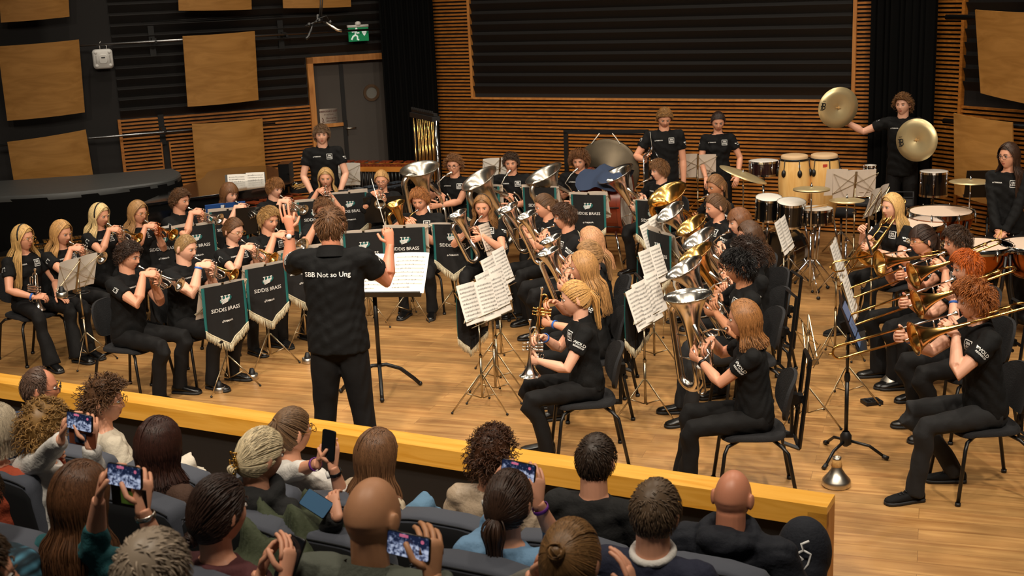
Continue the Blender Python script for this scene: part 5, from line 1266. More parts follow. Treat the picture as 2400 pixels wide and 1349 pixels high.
player('B4', (2268, 587), 1.36, -86, 'the straight haired ginger trombonist', 'boy with straight bright ginger hair playing trombone', 'bone_long', 'm', ('short', '#b5591f', .05), hp=12, ip=16, wrist=(1, 'wrist_blue'), skin='skin_pale', tall=True)
player('B5', (2284, 660), 1.40, -88, 'the curly ginger boy at the front right', 'boy with curly ginger hair playing trombone at the front right, black sneakers', 'bone_long', 'm', ('tousled', '#9a5a2b', .05), hp=8, ip=13, skin='skin_pale', tall=True, shoes='sneaker', legs='dark_jeans', feet={1: (.50, 0), -1: (.12, 0)}, wrist=(-1, 'wrist_blue'), lean=8)
# ------------------------------------------------------------------ conductor and standing percussionists
carms = {-1: dict(w=(-.32, -.30, 1.38), d=(-.05, -.25, 1), n=(0, -1, .1), pole=(-.6, -.1, -.6), curl=.6, curls=(.35, .9, .9, 1.0), thumb=.8),
         1: dict(w=(.42, -.14, 1.58), d=(0, -.15, 1), n=(0, -1, 0), pole=(.8, .2, -.9), curl=.2, spread=1.35, curls=(.9, .12, .05, .1), thumb=1.0)}
carms = {-1: dict(w=(-.36, -.24, 1.62), d=(.12, -.15, 1), n=(.3, -1, 0), pole=(-.3, -.35, -1), curl=1.1, thumb=.8), 1: dict(w=(.33, -.24, 1.74), d=(.15, -.1, 1), n=(0, -1, 0), pole=(.3, -.35, -1), spread=1.3, curl=.15, curls=(.95, .12, .08, .12), thumb=1.0)}
P = person('conductor', (772, 488), 1.92, 176, 'conductor in black shirt lettered on the back, arms raised, seen from behind', sex='m', hair=('short', '#6b4a30', .05), pose='stand', hp=8, arms=carms, lean=0, bulk=1.18, watch=1, skin='skin_red', collar=True, feet=(.0, .06))
W = P['hand'][-1][0]
inst('baton', make_baton, P['M'] @ Matrix.Translation(W+V((.025, -.04, .085))) @ V((.26, -.25, .93)).to_track_quat('-Y', 'Z').to_matrix().to_4x4(), "thin white baton in the conductor's right hand", 'baton')
PERC = 'standing percussionists'
P = person('P1', (752, 292), 1.74, 8, 'boy standing in front of the grey door facing the camera', hair=('short fringe', '#6a5038', .05), pose='stand', hp=4, arms={s: dict(w=(s*.17, -.22, .92), d=(0, -.7, -.6), n=(0, 0, -1), pole=(s*.7, .4, -.5), curl=.5) for s in (-1, 1)}, skin='skin_pale', group=PERC)
person('P2', (1557, 252), 1.80, 0, 'tall curly haired boy standing behind the gong, reaching for the triangle', hair=('curly', '#8a6438', .02), pose='stand', hp=26, arms={-1: dict(w=(-.26, -.30, 1.20), d=(-.1, -.5, .8), n=(.6, -.5, 0), pole=(-.7, .4, -.8), curl=.7)}, group=PERC)
person('P3', (1683, 261), 1.68, -6, 'girl with tied dark hair standing at the slatted wall with a blue wristband', sex='f', hair=('tied', '#2e201a', .05), pose='stand', hp=22, arms={1: dict(w=(.24, -.16, .88), d=(-.3, -.5, -.8), n=(-.4, 0, -1), pole=(.6, .4, -.3), curl=.4), -1: dict(w=(-.16, -.22, .88), d=(.1, -.5, -.8), n=(0, 0, -1), pole=(-.6, .5, -.3), curl=.4)}, wrist=(1, 'wrist_blue'), group=PERC)
P4 = person('P4', (2117, 220), 1.88, -28, 'curly haired boy standing with a crash cymbal raised in his right hand', hair=('curly', '#7d5734', .045), pose='stand', hy=-8, hp=4, arms={-1: dict(w=(-.66, -.16, 1.56), d=(-.55, -.3, .5), n=(-.2, -1, 0), pole=(-.3, .3, -1), curl=.9), 1: dict(w=(.13, -.36, 1.28), d=(-.1, -.8, .3), n=(-.6, -.6, 0), pole=(.8, .2, -.8), curl=.9)}, group=PERC, skin='skin_pale')
P5 = person('P5', (2366, 334), 1.68, -38, 'girl in dark glasses with long hair standing at the timpani, felt mallets in hand', sex='f', hair=('long', '#3a271c', .36), pose='stand', hy=-20, hp=4, arms={-1: dict(w=(-.02, -.24, .86), d=(.6, -.3, -.5), n=(.2, .6, -.6), pole=(-.7, .3, 0), curl=.7), 1: dict(w=(.05, -.25, .85), d=(-.5, -.5, -.5), n=(0, .5, -.6), pole=(.7, .3, 0), curl=.7)}, glasses='frame_dark', sleeve=1.0, group=PERC, shoes='sneaker', flare=True)
# bigger crash cymbals, marks towards the camera
def crash(px, Y, r, ax, spin, label):
    c = CC+ray(*px)/FPX*Y; z = -V(ax).normalized(); x = V((1, 0, 0)); x = (x-z*x.dot(z)).normalized(); y = z.cross(x)
    M = Matrix(((x.x, y.x, z.x, c[0]), (x.y, y.y, z.y, c[1]), (x.z, y.z, z.z, c[2]), (0, 0, 0, 1))) @ Matrix.Rotation(PI, 4, 'X') @ Matrix.Scale(-1, 4, (0, 0, 1)) if 0 else Matrix(((x.x, y.x, z.x, c[0]), (x.y, y.y, z.y, c[1]), (x.z, y.z, z.z, c[2]), (0, 0, 0, 1)))
    M = M @ Matrix.Rotation(spin, 4, 'Z')
    return inst('crash', make_cymbal(.245, True), M, label, 'cymbal', 'hand held crash cymbals')
# held cymbals of the standing boy, placed at his hands
W_ = P4['M'] @ P4['hand'][-1][0]; d_ = (CC+ray(1964, 252)/FPX*float((np.array(W_)-CC) @ CF*FPX/FPX))
def depth(p): return float((np.array(p)-CC) @ CF)
crash((1964, 252), depth(W_)-.22, .24, (.12, -.95, -.10), .15, 'large crash cymbal raised high on the left of the standing boy')
W_ = P4['M'] @ P4['hand'][1][0]
crash((2149, 328), depth(W_)-.24, .24, (-.72, -.85, .05), -.15, "large crash cymbal tilted in front of the standing boy's chest")
# ------------------------------------------------------------------ music stands, banners and sheets
NP_ = [0]
def stand(px, h, phi, desc, banner=False, sheet='paper', bdesc='', kind='wire', sheets=1, recl=-18, sdesc=None, pages=2, bz=0., sw_=.46):
    """px: top centre of the desk; phi: side the reading face looks to"""
    c = at(px[0], px[1], h+.0); M = TR((c[0], c[1], 0), rad(phi))
    if kind == 'wire': key = 'w%.2f' % h; mk = make_stand(h)
    elif kind == 'dark': key = 'd%.2f' % h; mk = make_stand(h, 'stand_metal', True)
    else: key = 'b%.2f' % h; mk = make_black_stand(h)
    o = inst(key, mk, M, desc, 'music stand', 'music stands'); o.name = 'music_stand'
    hc = h-.12 if kind == 'black' else h-.14
    R = M @ Matrix.Translation((0, 0, hc)) @ Matrix.Rotation(rad(-22 if kind == 'black' else -18), 4, 'X')
    if sheet:
        for i in range(sheets):
            NP_[0] += 1; sk = 'sheet%s%d%d' % (sheet, NP_[0] % 5, pages)
            o = inst(sk, make_sheet(NP_[0] % 5+1, sw_, .32, pages, sheet), R @ TR((.0 if i == 0 else .10*i, -.012-.004*i, -.155+.02*i), 0, rad(-1.5), rad((NP_[0]*37 % 7)-3)), (sdesc or ('white sheet music on the '+desc))+('' if i == 0 else ', right hand one'), 'sheet music', 'sheet music on the stands'); o.name = 'sheet_music'
    if banner:
        inst('banner', make_banner, M @ TR((0, .062, h+.005+bz)), bdesc, 'banner', 'black band banners').name = 'banner'
BN_ = 'black pointed band banner with fringe, '
Bs = [((182, 470), .98, 200, 'wire stand behind the two leftmost blondes', 'leftmost, behind the blonde girls'),
 ((374, 535), .96, 206, 'wire stand right of the girl playing the copper cornet', 'left one of the pair behind the dark haired boy'),
 ((455, 528), .96, 204, 'wire stand behind the cropped blond boy', 'right one of the pair behind the cropped blond boy'),
 ((532, 492), .98, 202, 'wire stand holding the blue folder', 'hanging under the blue folder'),
 ((736, 470), .97, 196, 'wire stand left behind the conductor', 'left one of the joined pair behind the conductor'),
 ((818, 452), .97, 190, 'wire stand right behind the conductor', 'right one of the joined pair behind the conductor'),
 ((515, 665), .94, 222, 'front wire stand of the cropped blond boy', 'lowest one at the front left'),
 ((615, 622), .94, 220, 'front wire stand second from the left', 'second front one, left of the conductor'),
 ((700, 585), .94, 214, 'wire stand just left of the conductor', "partly hidden behind the conductor's left side"),
 ((852, 543), .97, 184, 'wire stand just right of the conductor', 'half hidden behind the raised baton hand'),
 ((949, 532), .97, 178, 'wire stand right of the conductor score', 'middle front one with the baton boy behind'),
 ((1062, 524), .97, 168, 'wire stand before the girl with the tenor horn', 'right front one facing the conductor'),
 ((1018, 425), .99, 170, 'wire stand before the tuba by the chimes', 'first of the tuba row, by the chimes'),
 ((1133, 436), .97, 168, 'wire stand before the middle tuba', 'second of the tuba row'),
 ((1267, 438), .97, 162, 'wire stand before the gong side tuba', 'third of the tuba row'),
 ((1382, 455), .97, 158, 'wire stand before the bowl cut tuba player', 'fourth of the tuba row, with sheets bent right'),
 ((1535, 470), .99, 150, 'wire stand before the golden tuba', 'fifth of the tuba row, beside the golden tuba'),
 ((1556, 545), .97, 116, 'wire stand before the baritone row', 'turned sideways near the brass bells in the middle')]
for px, h, phi, d1, d2 in Bs:
    stand(px, h, phi, d1, True, 'paper_warm' if px[0] > 400 else 'paper', BN_+d2, sdesc='sheets above the banner '+d2)
# blue folder
c = at(528, 486, 1.0); t = empty('folder', (c[0], c[1], .985), rad(202), 'blue folder lying open on a stand in front of the fringed girl', 'folder')
g = G(); R = Matrix.Rotation(rad(-16), 3, 'X')
for sx in (-1, 1): g.box((sx*.115, -.02, -.03), (.225, .012, .2), Matrix.Rotation(sx*.08, 3, 'Z') @ R)
g.box((0, -.02, -.03), (.02, .016, .2), R); g.build('cover', 'blue_folder', t, False); g = G(); g.box((.03, .0, .03), (.04, .008, .03), R); g.build('tag', 'print_white', t, False)
stand((178, 610), 1.0, 242, 'wire stand of the two leftmost girls, its back to the camera', sheet='paper', sdesc='white sheets on the stand of the two leftmost girls')
g = None
c = at(178, 690, .72); t = empty('mute_shelf', (c[0], c[1], .72), rad(60), 'round wire mute holder clipped to the leftmost front stand', 'mute holder')
for sx in (-1, 1): g = G(); g.tube([(sx*.085+.06*math.cos(q), .06*math.sin(q), 0) for q in [2*PI*i/20 for i in range(20)]], .005, 6, closed=True); g.build('ring', 'black_metal', t)
inst('mute_s', make_mute('small'), TR((c[0]-.09, c[1]-.10, .725)), 'silver cup mute in the holder of the leftmost front stand', 'mute', 'cup mutes')
stand((602, 486), 1.0, 196, 'dark solid stand before the short haired youngster', sheet=None, kind='dark')
stand((900, 462), .98, 184, 'dark desk wire stand before the small girl in round glasses', sheet=None, kind='dark')
stand((575, 415), 1.08, 14, 'black stand holding loose sheets by the marimba', kind='black', sheet='paper', sdesc='loose white sheets on the black stand left of the short haired youngster')
stand((800, 388), 1.08, 186, 'wire stand right of the standing boy at the door', sheet='paper')
stand((1170, 372), 1.15, 196, 'wire stand half hidden behind the middle tuba', sheet='paper')
stand((1635, 366), 1.14, 176, 'wire stand before the standing percussion girl', sheet='paper_warm', sw_=.56)
stand((2005, 405), 1.16, 176, 'black percussion stand with three sheets', kind='wire', sheet='paper_warm', sheets=2, sw_=.52)
stand((2055, 445), 1.05, 232, 'wire stand behind the resting blonde trombonist', sheet='paper')
stand((1152, 525), .98, 64, 'wire stand of the girl with the black headband', sheet='paper_warm')
# stands read from the right, notes visible
def rstand(px, h, phi, desc, **k): return stand(px, h, phi, desc, **k)
rstand((1165, 600), 1.0, 62, 'farthest of the four stands facing the horn players', sdesc='sheets on the farthest of the four stands facing the horn players')
rstand((1155, 640), 1.0, 62, 'third of the four stands facing the horn players', sdesc='sheets on the third of the four stands facing the horn players')
rstand((1150, 660), 1.0, 60, 'second of the four stands facing the horn players', sdesc='sheets on the second of the four stands facing the horn players')
stand((1118, 672), 1.02, 56, 'nearest wire stand facing the ponytailed girl', True, 'paper', BN_+'seen from behind at the middle front', sdesc='open sheets on the nearest stand facing the ponytailed girl')
stand((1508, 672), 1.04, 58, 'wire stand facing the auburn haired girl', True, 'paper', BN_+'seen from behind at the right front', sheets=2, sdesc='long sheets on the stand facing the auburn haired girl')
stand((1530, 590), 1.02, 60, 'wire stand facing the black haired boy', True, 'paper', BN_+'seen from behind beside the middle bells', sdesc='sheets on the stand facing the black haired boy')
stand((1530, 520), 1.02, 60, 'wire stand facing the dark curly player', sheet='paper', sdesc='sheets on the stand facing the dark curly player')
stand((1838, 520), 1.05, 66, 'wire stand alone beside the bass drum', sheet='paper')
stand((1962, 570), 1.04, 70, 'wire stand facing the girl with dark fringe', sheet='paper')
stand((1990, 650), 1.02, 72, 'wire stand facing the ginger boys', sheet='paper', sdesc='crumpled white sheets on the stand facing the ginger boys')
stand((2045, 560), 1.06, 76, 'tall dark stand between the trombones', sheet=None, kind='dark')
stand((1895, 757), .80, 66, 'low folded wire stand left of the slides', sheet=None)
o = stand((1990, 712), 1.12, 76, 'black stand with a three leg base at the front right', kind='black', sheet=None)
c = at(1998, 765, .965); t = empty('tablet', (c[0], c[1], c[2]), rad(70), 'tablet showing blue pages on the black stand at the front right', 'tablet')
R = Matrix.Rotation(rad(-24), 3, 'X')
for i in (-1, 0, 1):
    g = G(); g.box(R @ V((.012*i, 0, .115*i)), (.20, .008, .112), R); g.build('case', 'phone_body', t, False)
    g = G(); g.box(R @ V((.012*i, -.006, .115*i)), (.185, .002, .10), R); g.build('screen', [mat('tablet_blue', '#5b7196', .3, emit='#50688f', es=.35)], t, False)
g = G()
for i, s_ in ((-1, 'VAL'),):
    vs, fs = text_geo(s_, .03, .01); g.add([tuple(R @ V((x+.012*i, -.009, y+.115*i))) for x, y, z in vs], fs)
for k in range(5): g.box(R @ V((0, -.0085, .03-.015*k)), (.15, .001, .002), R)
g.build('page_marks', 'ink', t, False)
# conductor stand with the big score
c = at(905, 640, 1.02); M = TR((c[0], c[1], 0), rad(-10))
t = empty('conductor_stand', (c[0]-.11, c[1], 0), rad(-8), 'black conductor stand with curved legs beside the conductor', 'music stand')
g = G(); g.tube([(0, 0, .2), (0, 0, .95)], .019, 12); g.build('pole', 'black_metal', t)
for q in (rad(20), rad(-75), rad(195)):
    g = G(); cs, sn = math.cos(q), math.sin(q); g.tube([(0, 0, .22), (cs*.06, sn*.06, .22), (cs*.18, sn*.18, .17), (cs*.29, sn*.29, .07), (cs*.34, sn*.34, .016)], (.017), 10); g.ell((cs*.34, sn*.34, .02), .02, mi=1, nu=10, nv=6); g.build('leg', ['black_metal', 'black_plastic'], t)
R = Matrix.Rotation(rad(-52), 3, 'X'); o = V((.12, 0, .97)); g = G(); g.box(o, (.62, .008, .36), R); g.box(o+R @ V((0, -.03, -.18)), (.62, .06, .012), R); g.box((.05, .01, .93), (.12, .07, .06)); g.build('desk', 'black_metal', t, False)
s = inst('score', make_sheet(9, .60, .42, 2, 'paper'), TR(t.location, t.rotation_euler[2]) @ Matrix.Translation(o) @ Matrix.Rotation(rad(-52), 4, 'X') @ TR((.03, -.012, -.17)), "large open score on the conductor's stand", 'sheet music'); s.name = 'score'
# ------------------------------------------------------------------ mutes and small things on the floor
for px, kind, lb in (((1960, 1138), 'big', 'big silver mute standing on the floor at the front right'), ((2090, 905), 'big', 'big silver mute half hidden under the trombone players'), ((2165, 1020), 'big', 'big silver mute lying between the chairs of the ginger boys')):
    c = at(*px); inst('mute_b', make_mute('big'), TR((c[0], c[1], 0)), lb, 'mute', 'big mutes').name = 'mute'
for px, lb in (((515, 918), 'silver cup mute on the floor under the lowest front banner'), ((592, 888), 'silver cup mute on the floor under the second front banner'), ((722, 850), 'silver cup mute on the floor left of the conductor'), ((252, 730), 'silver cup mute on the floor behind the dark haired front boy')):
    c = at(*px); inst('mute_s', make_mute('small'), TR((c[0], c[1], 0)), lb, 'mute', 'cup mutes').name = 'mute'
c = at(2043, 945); t = empty('floor_unit', c, .2, 'small black electronic box on the floor between the stands at the right', 'floor unit')
g = G(); slab(g, [[(x, y, z) for x, y in ((-.07, -.055), (.07, -.055), (.07, .055), (-.07, .055))] for z in (0, .03)][::-1]); g.build('case', 'black_plastic', t, False)
g = G(); [g.box((-.04+.04*i, .0+.03*j, .033), (.022, .016, .006)) for i in range(3) for j in (-1, 0)]; g.build('buttons', 'black_metal', t, False); g = G(); g.box((0, .035, .032), (.09, .022, .003)); g.build('display', 'lens_glass', t, False)
# ------------------------------------------------------------------ covered piano and glossy piano
def flat_poly(t, name, pts, z0, z1, m, bevel=.02, smooth=True):
    c = np.mean(pts, 0); g = G()
    rings = [[(x, y, z0) for x, y in pts], [(x, y, z1-bevel) for x, y in pts], [tuple(np.array((x, y))*(1)-(np.array((x, y))-c)*bevel*.8/np.linalg.norm(np.array((x, y))-c))+(z1,) for x, y in pts]]
    slab(g, rings); return g.build(name, m, t, flat_angle=35)
def curve2(cps, n=6):
    out = []; K = len(cps)
    for i in range(K-1):
        p0 = np.array(cps[max(i-1, 0)]); p1 = np.array(cps[i]); p2 = np.array(cps[i+1]); p3 = np.array(cps[min(i+2, K-1)])
        for j in range(n): q = j/n; out.append(tuple(.5*((2*p1)+(-p0+p2)*q+(2*p0-5*p1+4*p2-p3)*q*q+(-p0+3*p1-3*p2+p3)*q**3)))
    out.append(tuple(cps[-1])); return out
A = [at(*p, 1.14)[:2] for p in ((-40, 462), (150, 452), (330, 432), (400, 420), (424, 406), (404, 394), (200, 410), (-40, 426))]
t = empty('covered_piano', (*np.mean(A, 0), 0), 0, 'grand piano under a black fitted cover at the left', 'piano'); ctr = np.mean(A, 0)
A = [tuple(a-ctr) for a in A]; poly = curve2(A[:6], 5)+A[6:]
flat_poly(t, 'cover_top', poly, 1.07, 1.14, 'piano_cover'); 
g = G(); rg = random.Random(5); n = len(poly); vs = []
for j, z in enumerate((1.1, .9, .65, .45)):
    for i, (x, y) in enumerate(poly): f = 1+.02*math.sin(i*1.9+j)*j; vs.append((x*f, y*f, z+(.05*math.sin(i*.7) if j == 3 else 0)))
g.add(vs, [(j*n+i, j*n+(i+1) % n, (j+1)*n+(i+1) % n, (j+1)*n+i) for j in range(3) for i in range(n)]); g.build('cover_skirt', 'curtain', t)
for x, y in ((1.1, .1), (-.9, -.35), (-.8, .5)): g = G(); g.tube([(x, y, .45), (x, y, .1), (x, y, .04)], [.05, .035, .03], 12); g.ell((x, y, .035), .035, nu=10, nv=8); g.build('leg', 'piano_gloss', t)
A = [at(*p, 1.03)[:2] for p in ((320, 480), (440, 464), (600, 442), (690, 426), (650, 396), (612, 388), (500, 398), (470, 420), (400, 445))]
ctr = np.mean(A, 0); t = empty('grand_piano', (*ctr, 0), 0, 'glossy black grand piano with closed lid between covered piano and standing boy', 'piano'); A = [tuple(a-ctr) for a in A]
flat_poly(t, 'lid', curve2(A, 4), 1.0, 1.03, 'piano_gloss', .006); flat_poly(t, 'case', [(x*.96, y*.93) for x, y in curve2(A, 4)], .66, .995, 'piano_gloss', .004)
for x, y in ((.55, .0), (-.45, -.45), (.1, .4)): g = G(); g.tube([(x, y, .66), (x, y, .06)], [.06, .035], 12); g.ell((x, y, .035), .035, nu=10, nv=8); g.build('leg', 'piano_gloss', t)
g = G(); a = at(678, 380, 1.12); b = at(684, 430, 1.0); g.box((a[0]-ctr[0]-.0, a[1]-ctr[1]-.3, 1.05), (.14, .34, .22)); g.build('music_desk', 'piano_gloss', t, False)
# ------------------------------------------------------------------ mallet instruments
def mallets(px0, px1, z, w0, w1, n, bar, frame, label, name, cat, resonators=True, black=True, tilt=0):
    a = at(*px0, z); b = at(*px1, z); c = (a+b)/2; L = float(np.linalg.norm(b-a)); az = math.atan2(b[1]-a[1], b[0]-a[0]); t = empty(name, (c[0], c[1], 0), az, label, cat)
    bw = L/n*.82
    for r in (0, 1):
        for i in range(n):
            if r and (i % 7) in (2, 6): continue
            q = (i+.5)/n; w_ = w0+(w1-w0)*q; x = -L/2+L*q+(bw*.6 if r else 0); g = G(); y = (w_*.55 if r else -w_*.45)
            g.box((x, y, z+(.03 if r else 0)), (bw, w_*.95, .016)); g.cyl((x, y-w_*.3, z+.018), (x, y-w_*.3, z+(.045 if r else .012)), .005, 6, 0); g.build('bar', bar, t, False)
    for y in (-w0*1.05, w0*1.2): g = G(); g.box((0, y, z-.04), (L+.06, .025, .06)); g.build('rail', frame, t, False)
    if resonators:
        for i in range(n): x = -L/2+L*(i+.5)/n; h = .15+.35*(1-i/n); g = G(); g.cyl((x, -w0*.9, z-.03), (x, -w0*.9, z-.03-h), bw*.45, 8); g.build('resonator', 'black_metal', t)
    for x in (-L/2, L/2):
        for y in (-w0, w0): g = G(); g.tube([(x, y, z-.05), (x, y, .03)], .018, 8); g.ell((x, y, .03), .03, nu=8, nv=6, mi=0); g.build('leg', 'black_metal', t)
    return t
mallets((800, 385), (1000, 386), .95, .17, .13, 24, 'rosewood', mat('rail_orange', '#b8742d', .4), 'long marimba with dark red bars in front of the door', 'marimba', 'marimba')
mallets((520, 500), (705, 462), .85, .22, .16, 18, 'rosewood', 'black_metal', 'rosewood xylophone behind the fringed girl', 'xylophone', 'xylophone', False)
mallets((775, 460), (940, 432), .88, .13, .09, 20, 'vibe_bar', 'black_metal', 'vibraphone with grey metal bars behind the blonde girl', 'vibraphone', 'vibraphone', False)
mallets((70, 578), (200, 562), .80, .14, .10, 14, 'brass', 'black_metal', 'glockenspiel with gold bars behind the leftmost girls', 'glockenspiel', 'glockenspiel', False)
# mallet tray with sticks
c = at(690, 440, .9); t = empty('mallet_tray', (c[0], c[1], 0), .3, 'black tray of mallets and yellow sticks left of the standing boy', 'tray')
g = G(); g.box((0, 0, .86), (.55, .34, .02)); [g.box(p, s_) for p, s_ in (((0, .17, .9), (.55, .02, .08)), ((0, -.17, .88), (.55, .02, .05)), ((-.27, 0, .9), (.02, .34, .08)), ((.27, 0, .9), (.02, .34, .08)))]; g.build('tray', 'black_plastic', t, False)
for x in (-.22, .22): g = G(); g.tube([(x, 0, .85), (x, 0, .0)], .015, 8); g.build('leg', 'black_metal', t)
for i in range(12):
    g = G(); rg = random.Random(i); x = rg.uniform(-.2, .2); y = rg.uniform(-.1, .1); q = rg.uniform(-.6, .6)+.8; dx, dy = .17*math.cos(q), .17*math.sin(q)
    g.tube([(x-dx, y-dy, .885+.004*i), (x+dx, y+dy, .895+.004*i)], .005, 6); g.ell((x+dx, y+dy, .895+.004*i), .014, mi=1, nu=8, nv=6)
    o = g.build('mallet', ['stick', ('red_cloth', 'yellow', 'felt')[i % 3]]); o.location = (c[0], c[1], 0); o.rotation_euler = (0, 0, .3); tag(o, 'wooden mallet with %s head lying in the black tray left of the standing boy' % ('red', 'yellow', 'white')[i % 3], 'mallet', 'mallets in the tray')
# tubular chimes
a = at(968, 262, 1.78); b = at(1012, 300, 1.62); c = (a+b)/2
PA = at(985, 268, 1.80); t = empty('tubular_chimes', (PA[0]+.05, PA[1], 0), rad(-66), 'gold tubular chimes with a black top bar beside the first tuba', 'chimes')
g = G(); g.box((0, 0, 1.77), (.8, .10, .06)); g.box((0, .0, 1.82), (.78, .05, .03)); [g.box((-.35+.07*i, -.03, 1.85), (.02, .02, .03)) for i in range(11)]; g.build('damper_bar', 'black_plastic', t, False)
for i in range(12): g = G(); x = -.34+.062*i; L = 1.25-.035*i; g.tube([(x, -.04 if i % 2 else .045, 1.74), (x, -.04 if i % 2 else .045, 1.74-L)], .0095, 8); g.build('chime_tube', 'brass', t)
for x in (-.38, .38): g = G(); g.tube([(x, 0, 1.75), (x, 0, .06)], .022, 10); g.build('post', 'chrome' if x > 0 else 'black_metal', t); g = G(); g.box((x, 0, .05), (.05, .5, .05)); g.build('foot', 'black_metal', t, False)
g = G(); g.box((0, 0, .35), (.76, .03, .05)); g.build('cross_bar', 'black_metal', t, False)
# bongo behind the middle tuba
c = at(1112, 425, .95); t = inst('bongo', make_drum(.12, .16, 'drum_black', 'skin_head', 6, True, 'bongo_drum', .03), TR((c[0], c[1], .80)), 'small bongo drum with cream head behind the middle tuba bow', 'drum')
g = G(); g.tube([(0, 0, 0), (0, 0, -.78)], .015, 8); 
for i in range(3): q = 2*PI*i/3; g.tube([(0, 0, -.5), (.25*math.cos(q), .25*math.sin(q), -.79)], .01, 6)
g.build('stand_leg', 'chrome', t)
# gong in its frame and the red bass drum
YG = depth(at(1557, 252, 1.8))+.25
def ap(x, y, D): return CC+ray(x, y)/FPX*D
a = ap(1326, 308, YG+.3); b = ap(1515, 309, YG-.0); c = (a+b)/2; az = math.atan2(b[1]-a[1], b[0]-a[0]); L = float(np.linalg.norm(b-a)); zt_ = c[2]
t = empty('gong_stand', (c[0], c[1], 0), az, 'black square pipe gong frame standing against the slatted wall', 'frame')
g = G(); g.box((0, 0, zt_), (L+.05, .05, .045)); g.build('top_bar', 'black_metal', t, False)
for x in (-L/2, L/2): g = G(); g.box((x, 0, zt_/2), (.05, .05, zt_)); g.build('post', 'black_metal', t, False); g = G(); g.box((x, 0, .03), (.06, .6, .05)); g.build('foot', 'black_metal', t, False)
c2 = ap(1422, 402, YG+.1); Rg = .40
t = empty('gong', c2, az, 'large dark bronze gong hanging on cords behind the tuba player', 'gong')
g = G(); pr = [(.001, .06), (Rg*.2, .055), (Rg*.3, .02), (Rg*.9, .0), (Rg, -.012), (Rg, .03-.09), (Rg*.985, -.06), (Rg*.97, -.02), (.001, -.01)]
g.lathe(pr, (0, 0, 0), (0, -1, 0), 48); g.build('disc', 'gong', t, flat_angle=50)
for s in (-1, 1): g = G(); g.tube([(s*Rg*.45, -.02, Rg*.86), (s*Rg*.32, 0, zt_-c2[2]-.06), (s*Rg*.2, 0, zt_-c2[2])], .006, 6); g.build('cord', 'felt', t)
c3 = ap(1425, 432, YG-.35); c3[2] = .74
t = empty('bass_drum', c3, rad(72), 'red brown concert bass drum behind the tuba players', 'drum')
rb_ = .38; g = G(); g.lathe([(rb_, -.22), (rb_, .22)], (0, 0, 0), (0, -1, 0), 40); g.build('shell', 'bass_red', t)
for s in (-1, 1): g = G(); g.lathe([(0, s*.225), (rb_*.98, s*.225)], (0, 0, 0), (0, -1, 0), 40); g.build('drumhead', 'head_white', t); g = G(); g.lathe([(rb_, s*.235), (rb_+.03, s*.235), (rb_+.03, s*.195), (rb_, s*.195), (rb_, s*.235)], (0, 0, 0), (0, -1, 0), 40); g.build('hoop', 'bass_red', t, flat_angle=40)
for i in range(10): q = 2*PI*i/10; g = G(); g.cyl(((rb_+.03)*math.cos(q), -.22, (rb_+.03)*math.sin(q)), ((rb_+.03)*math.cos(q), .22, (rb_+.03)*math.sin(q)), .008, 6); g.build('tension_rod', 'black_metal', t)
for x in (-.3, .3): g = G(); g.tube([(x, -.15, -.3), (x*1.3, -.25, -.735)], .015, 8); g.tube([(x, .15, -.3), (x*1.3, .25, -.735)], .015, 8); g.build('cradle_leg', 'chrome', t)
# blue jacket draped over the bass drum
g = G(); vs = []; K = 18; J = 12
for j in range(J+1):
    for i in range(K+1):
        u = i/K-.5; q = (j/J)*2.3-1.0; r_ = rb_+.045+.012*math.sin(u*20+j)+.02*math.sin(j*1.3+u*7); x = r_*math.sin(q)-.12; z = r_*math.cos(q)+.02*math.cos(u*9)
        vs.append((x+.03*math.sin(u*11), u*(.5+.1*math.sin(j)), z))
g.add([(v[0], v[1], v[2]) for v in vs]+[(v[0]*.985, v[1]*.98, v[2]*.985) for v in vs], [(j*(K+1)+i, j*(K+1)+i+1, (j+1)*(K+1)+i+1, (j+1)*(K+1)+i) for j in range(J) for i in range(K)]+[((J+1)*(K+1)+j*(K+1)+i+1, (J+1)*(K+1)+j*(K+1)+i, (J+1)*(K+1)+(j+1)*(K+1)+i, (J+1)*(K+1)+(j+1)*(K+1)+i+1) for j in range(J) for i in range(K)])
o = g.build('jacket', 'blue_cloth'); o.location = c3; o.rotation_euler = (0, 0, rad(72)); tag(o, 'dark blue jacket draped over the red bass drum', 'jacket')
# triangle on its stand
c = ap(1508, 330, 14.5); t = empty('percussion_stand', (c[0], c[1], 0), 0, 'chrome microphone style stand holding a triangle beside the tall boy', 'stand'); stand_post(t, 1.3)
g = G(); g.tube([(0, 0, 1.3), (.10, -.05, 1.42)], .012, 8); g.tube([(.10, -.05, 1.42), (.06, -.05, 1.35)], .018, 8); g.build('clamp', 'chrome', t)
t = empty('triangle', (c[0]+.09, c[1]-.06, float(c[2])-.17), .1, "steel triangle hanging by the tall boy's right hand", 'triangle'); g = G(); g.tube([(-.085, 0, -.05), (-.0, 0, .105), (.09, 0, -.05), (-.06, 0, -.055)], .006, 8); g.build('rod', 'chrome', t); g = G(); g.tube([(0, 0, .11), (-.01, 0, .2), (-.02, 0, .28)], .002, 5); g.build('string', 'felt', t)
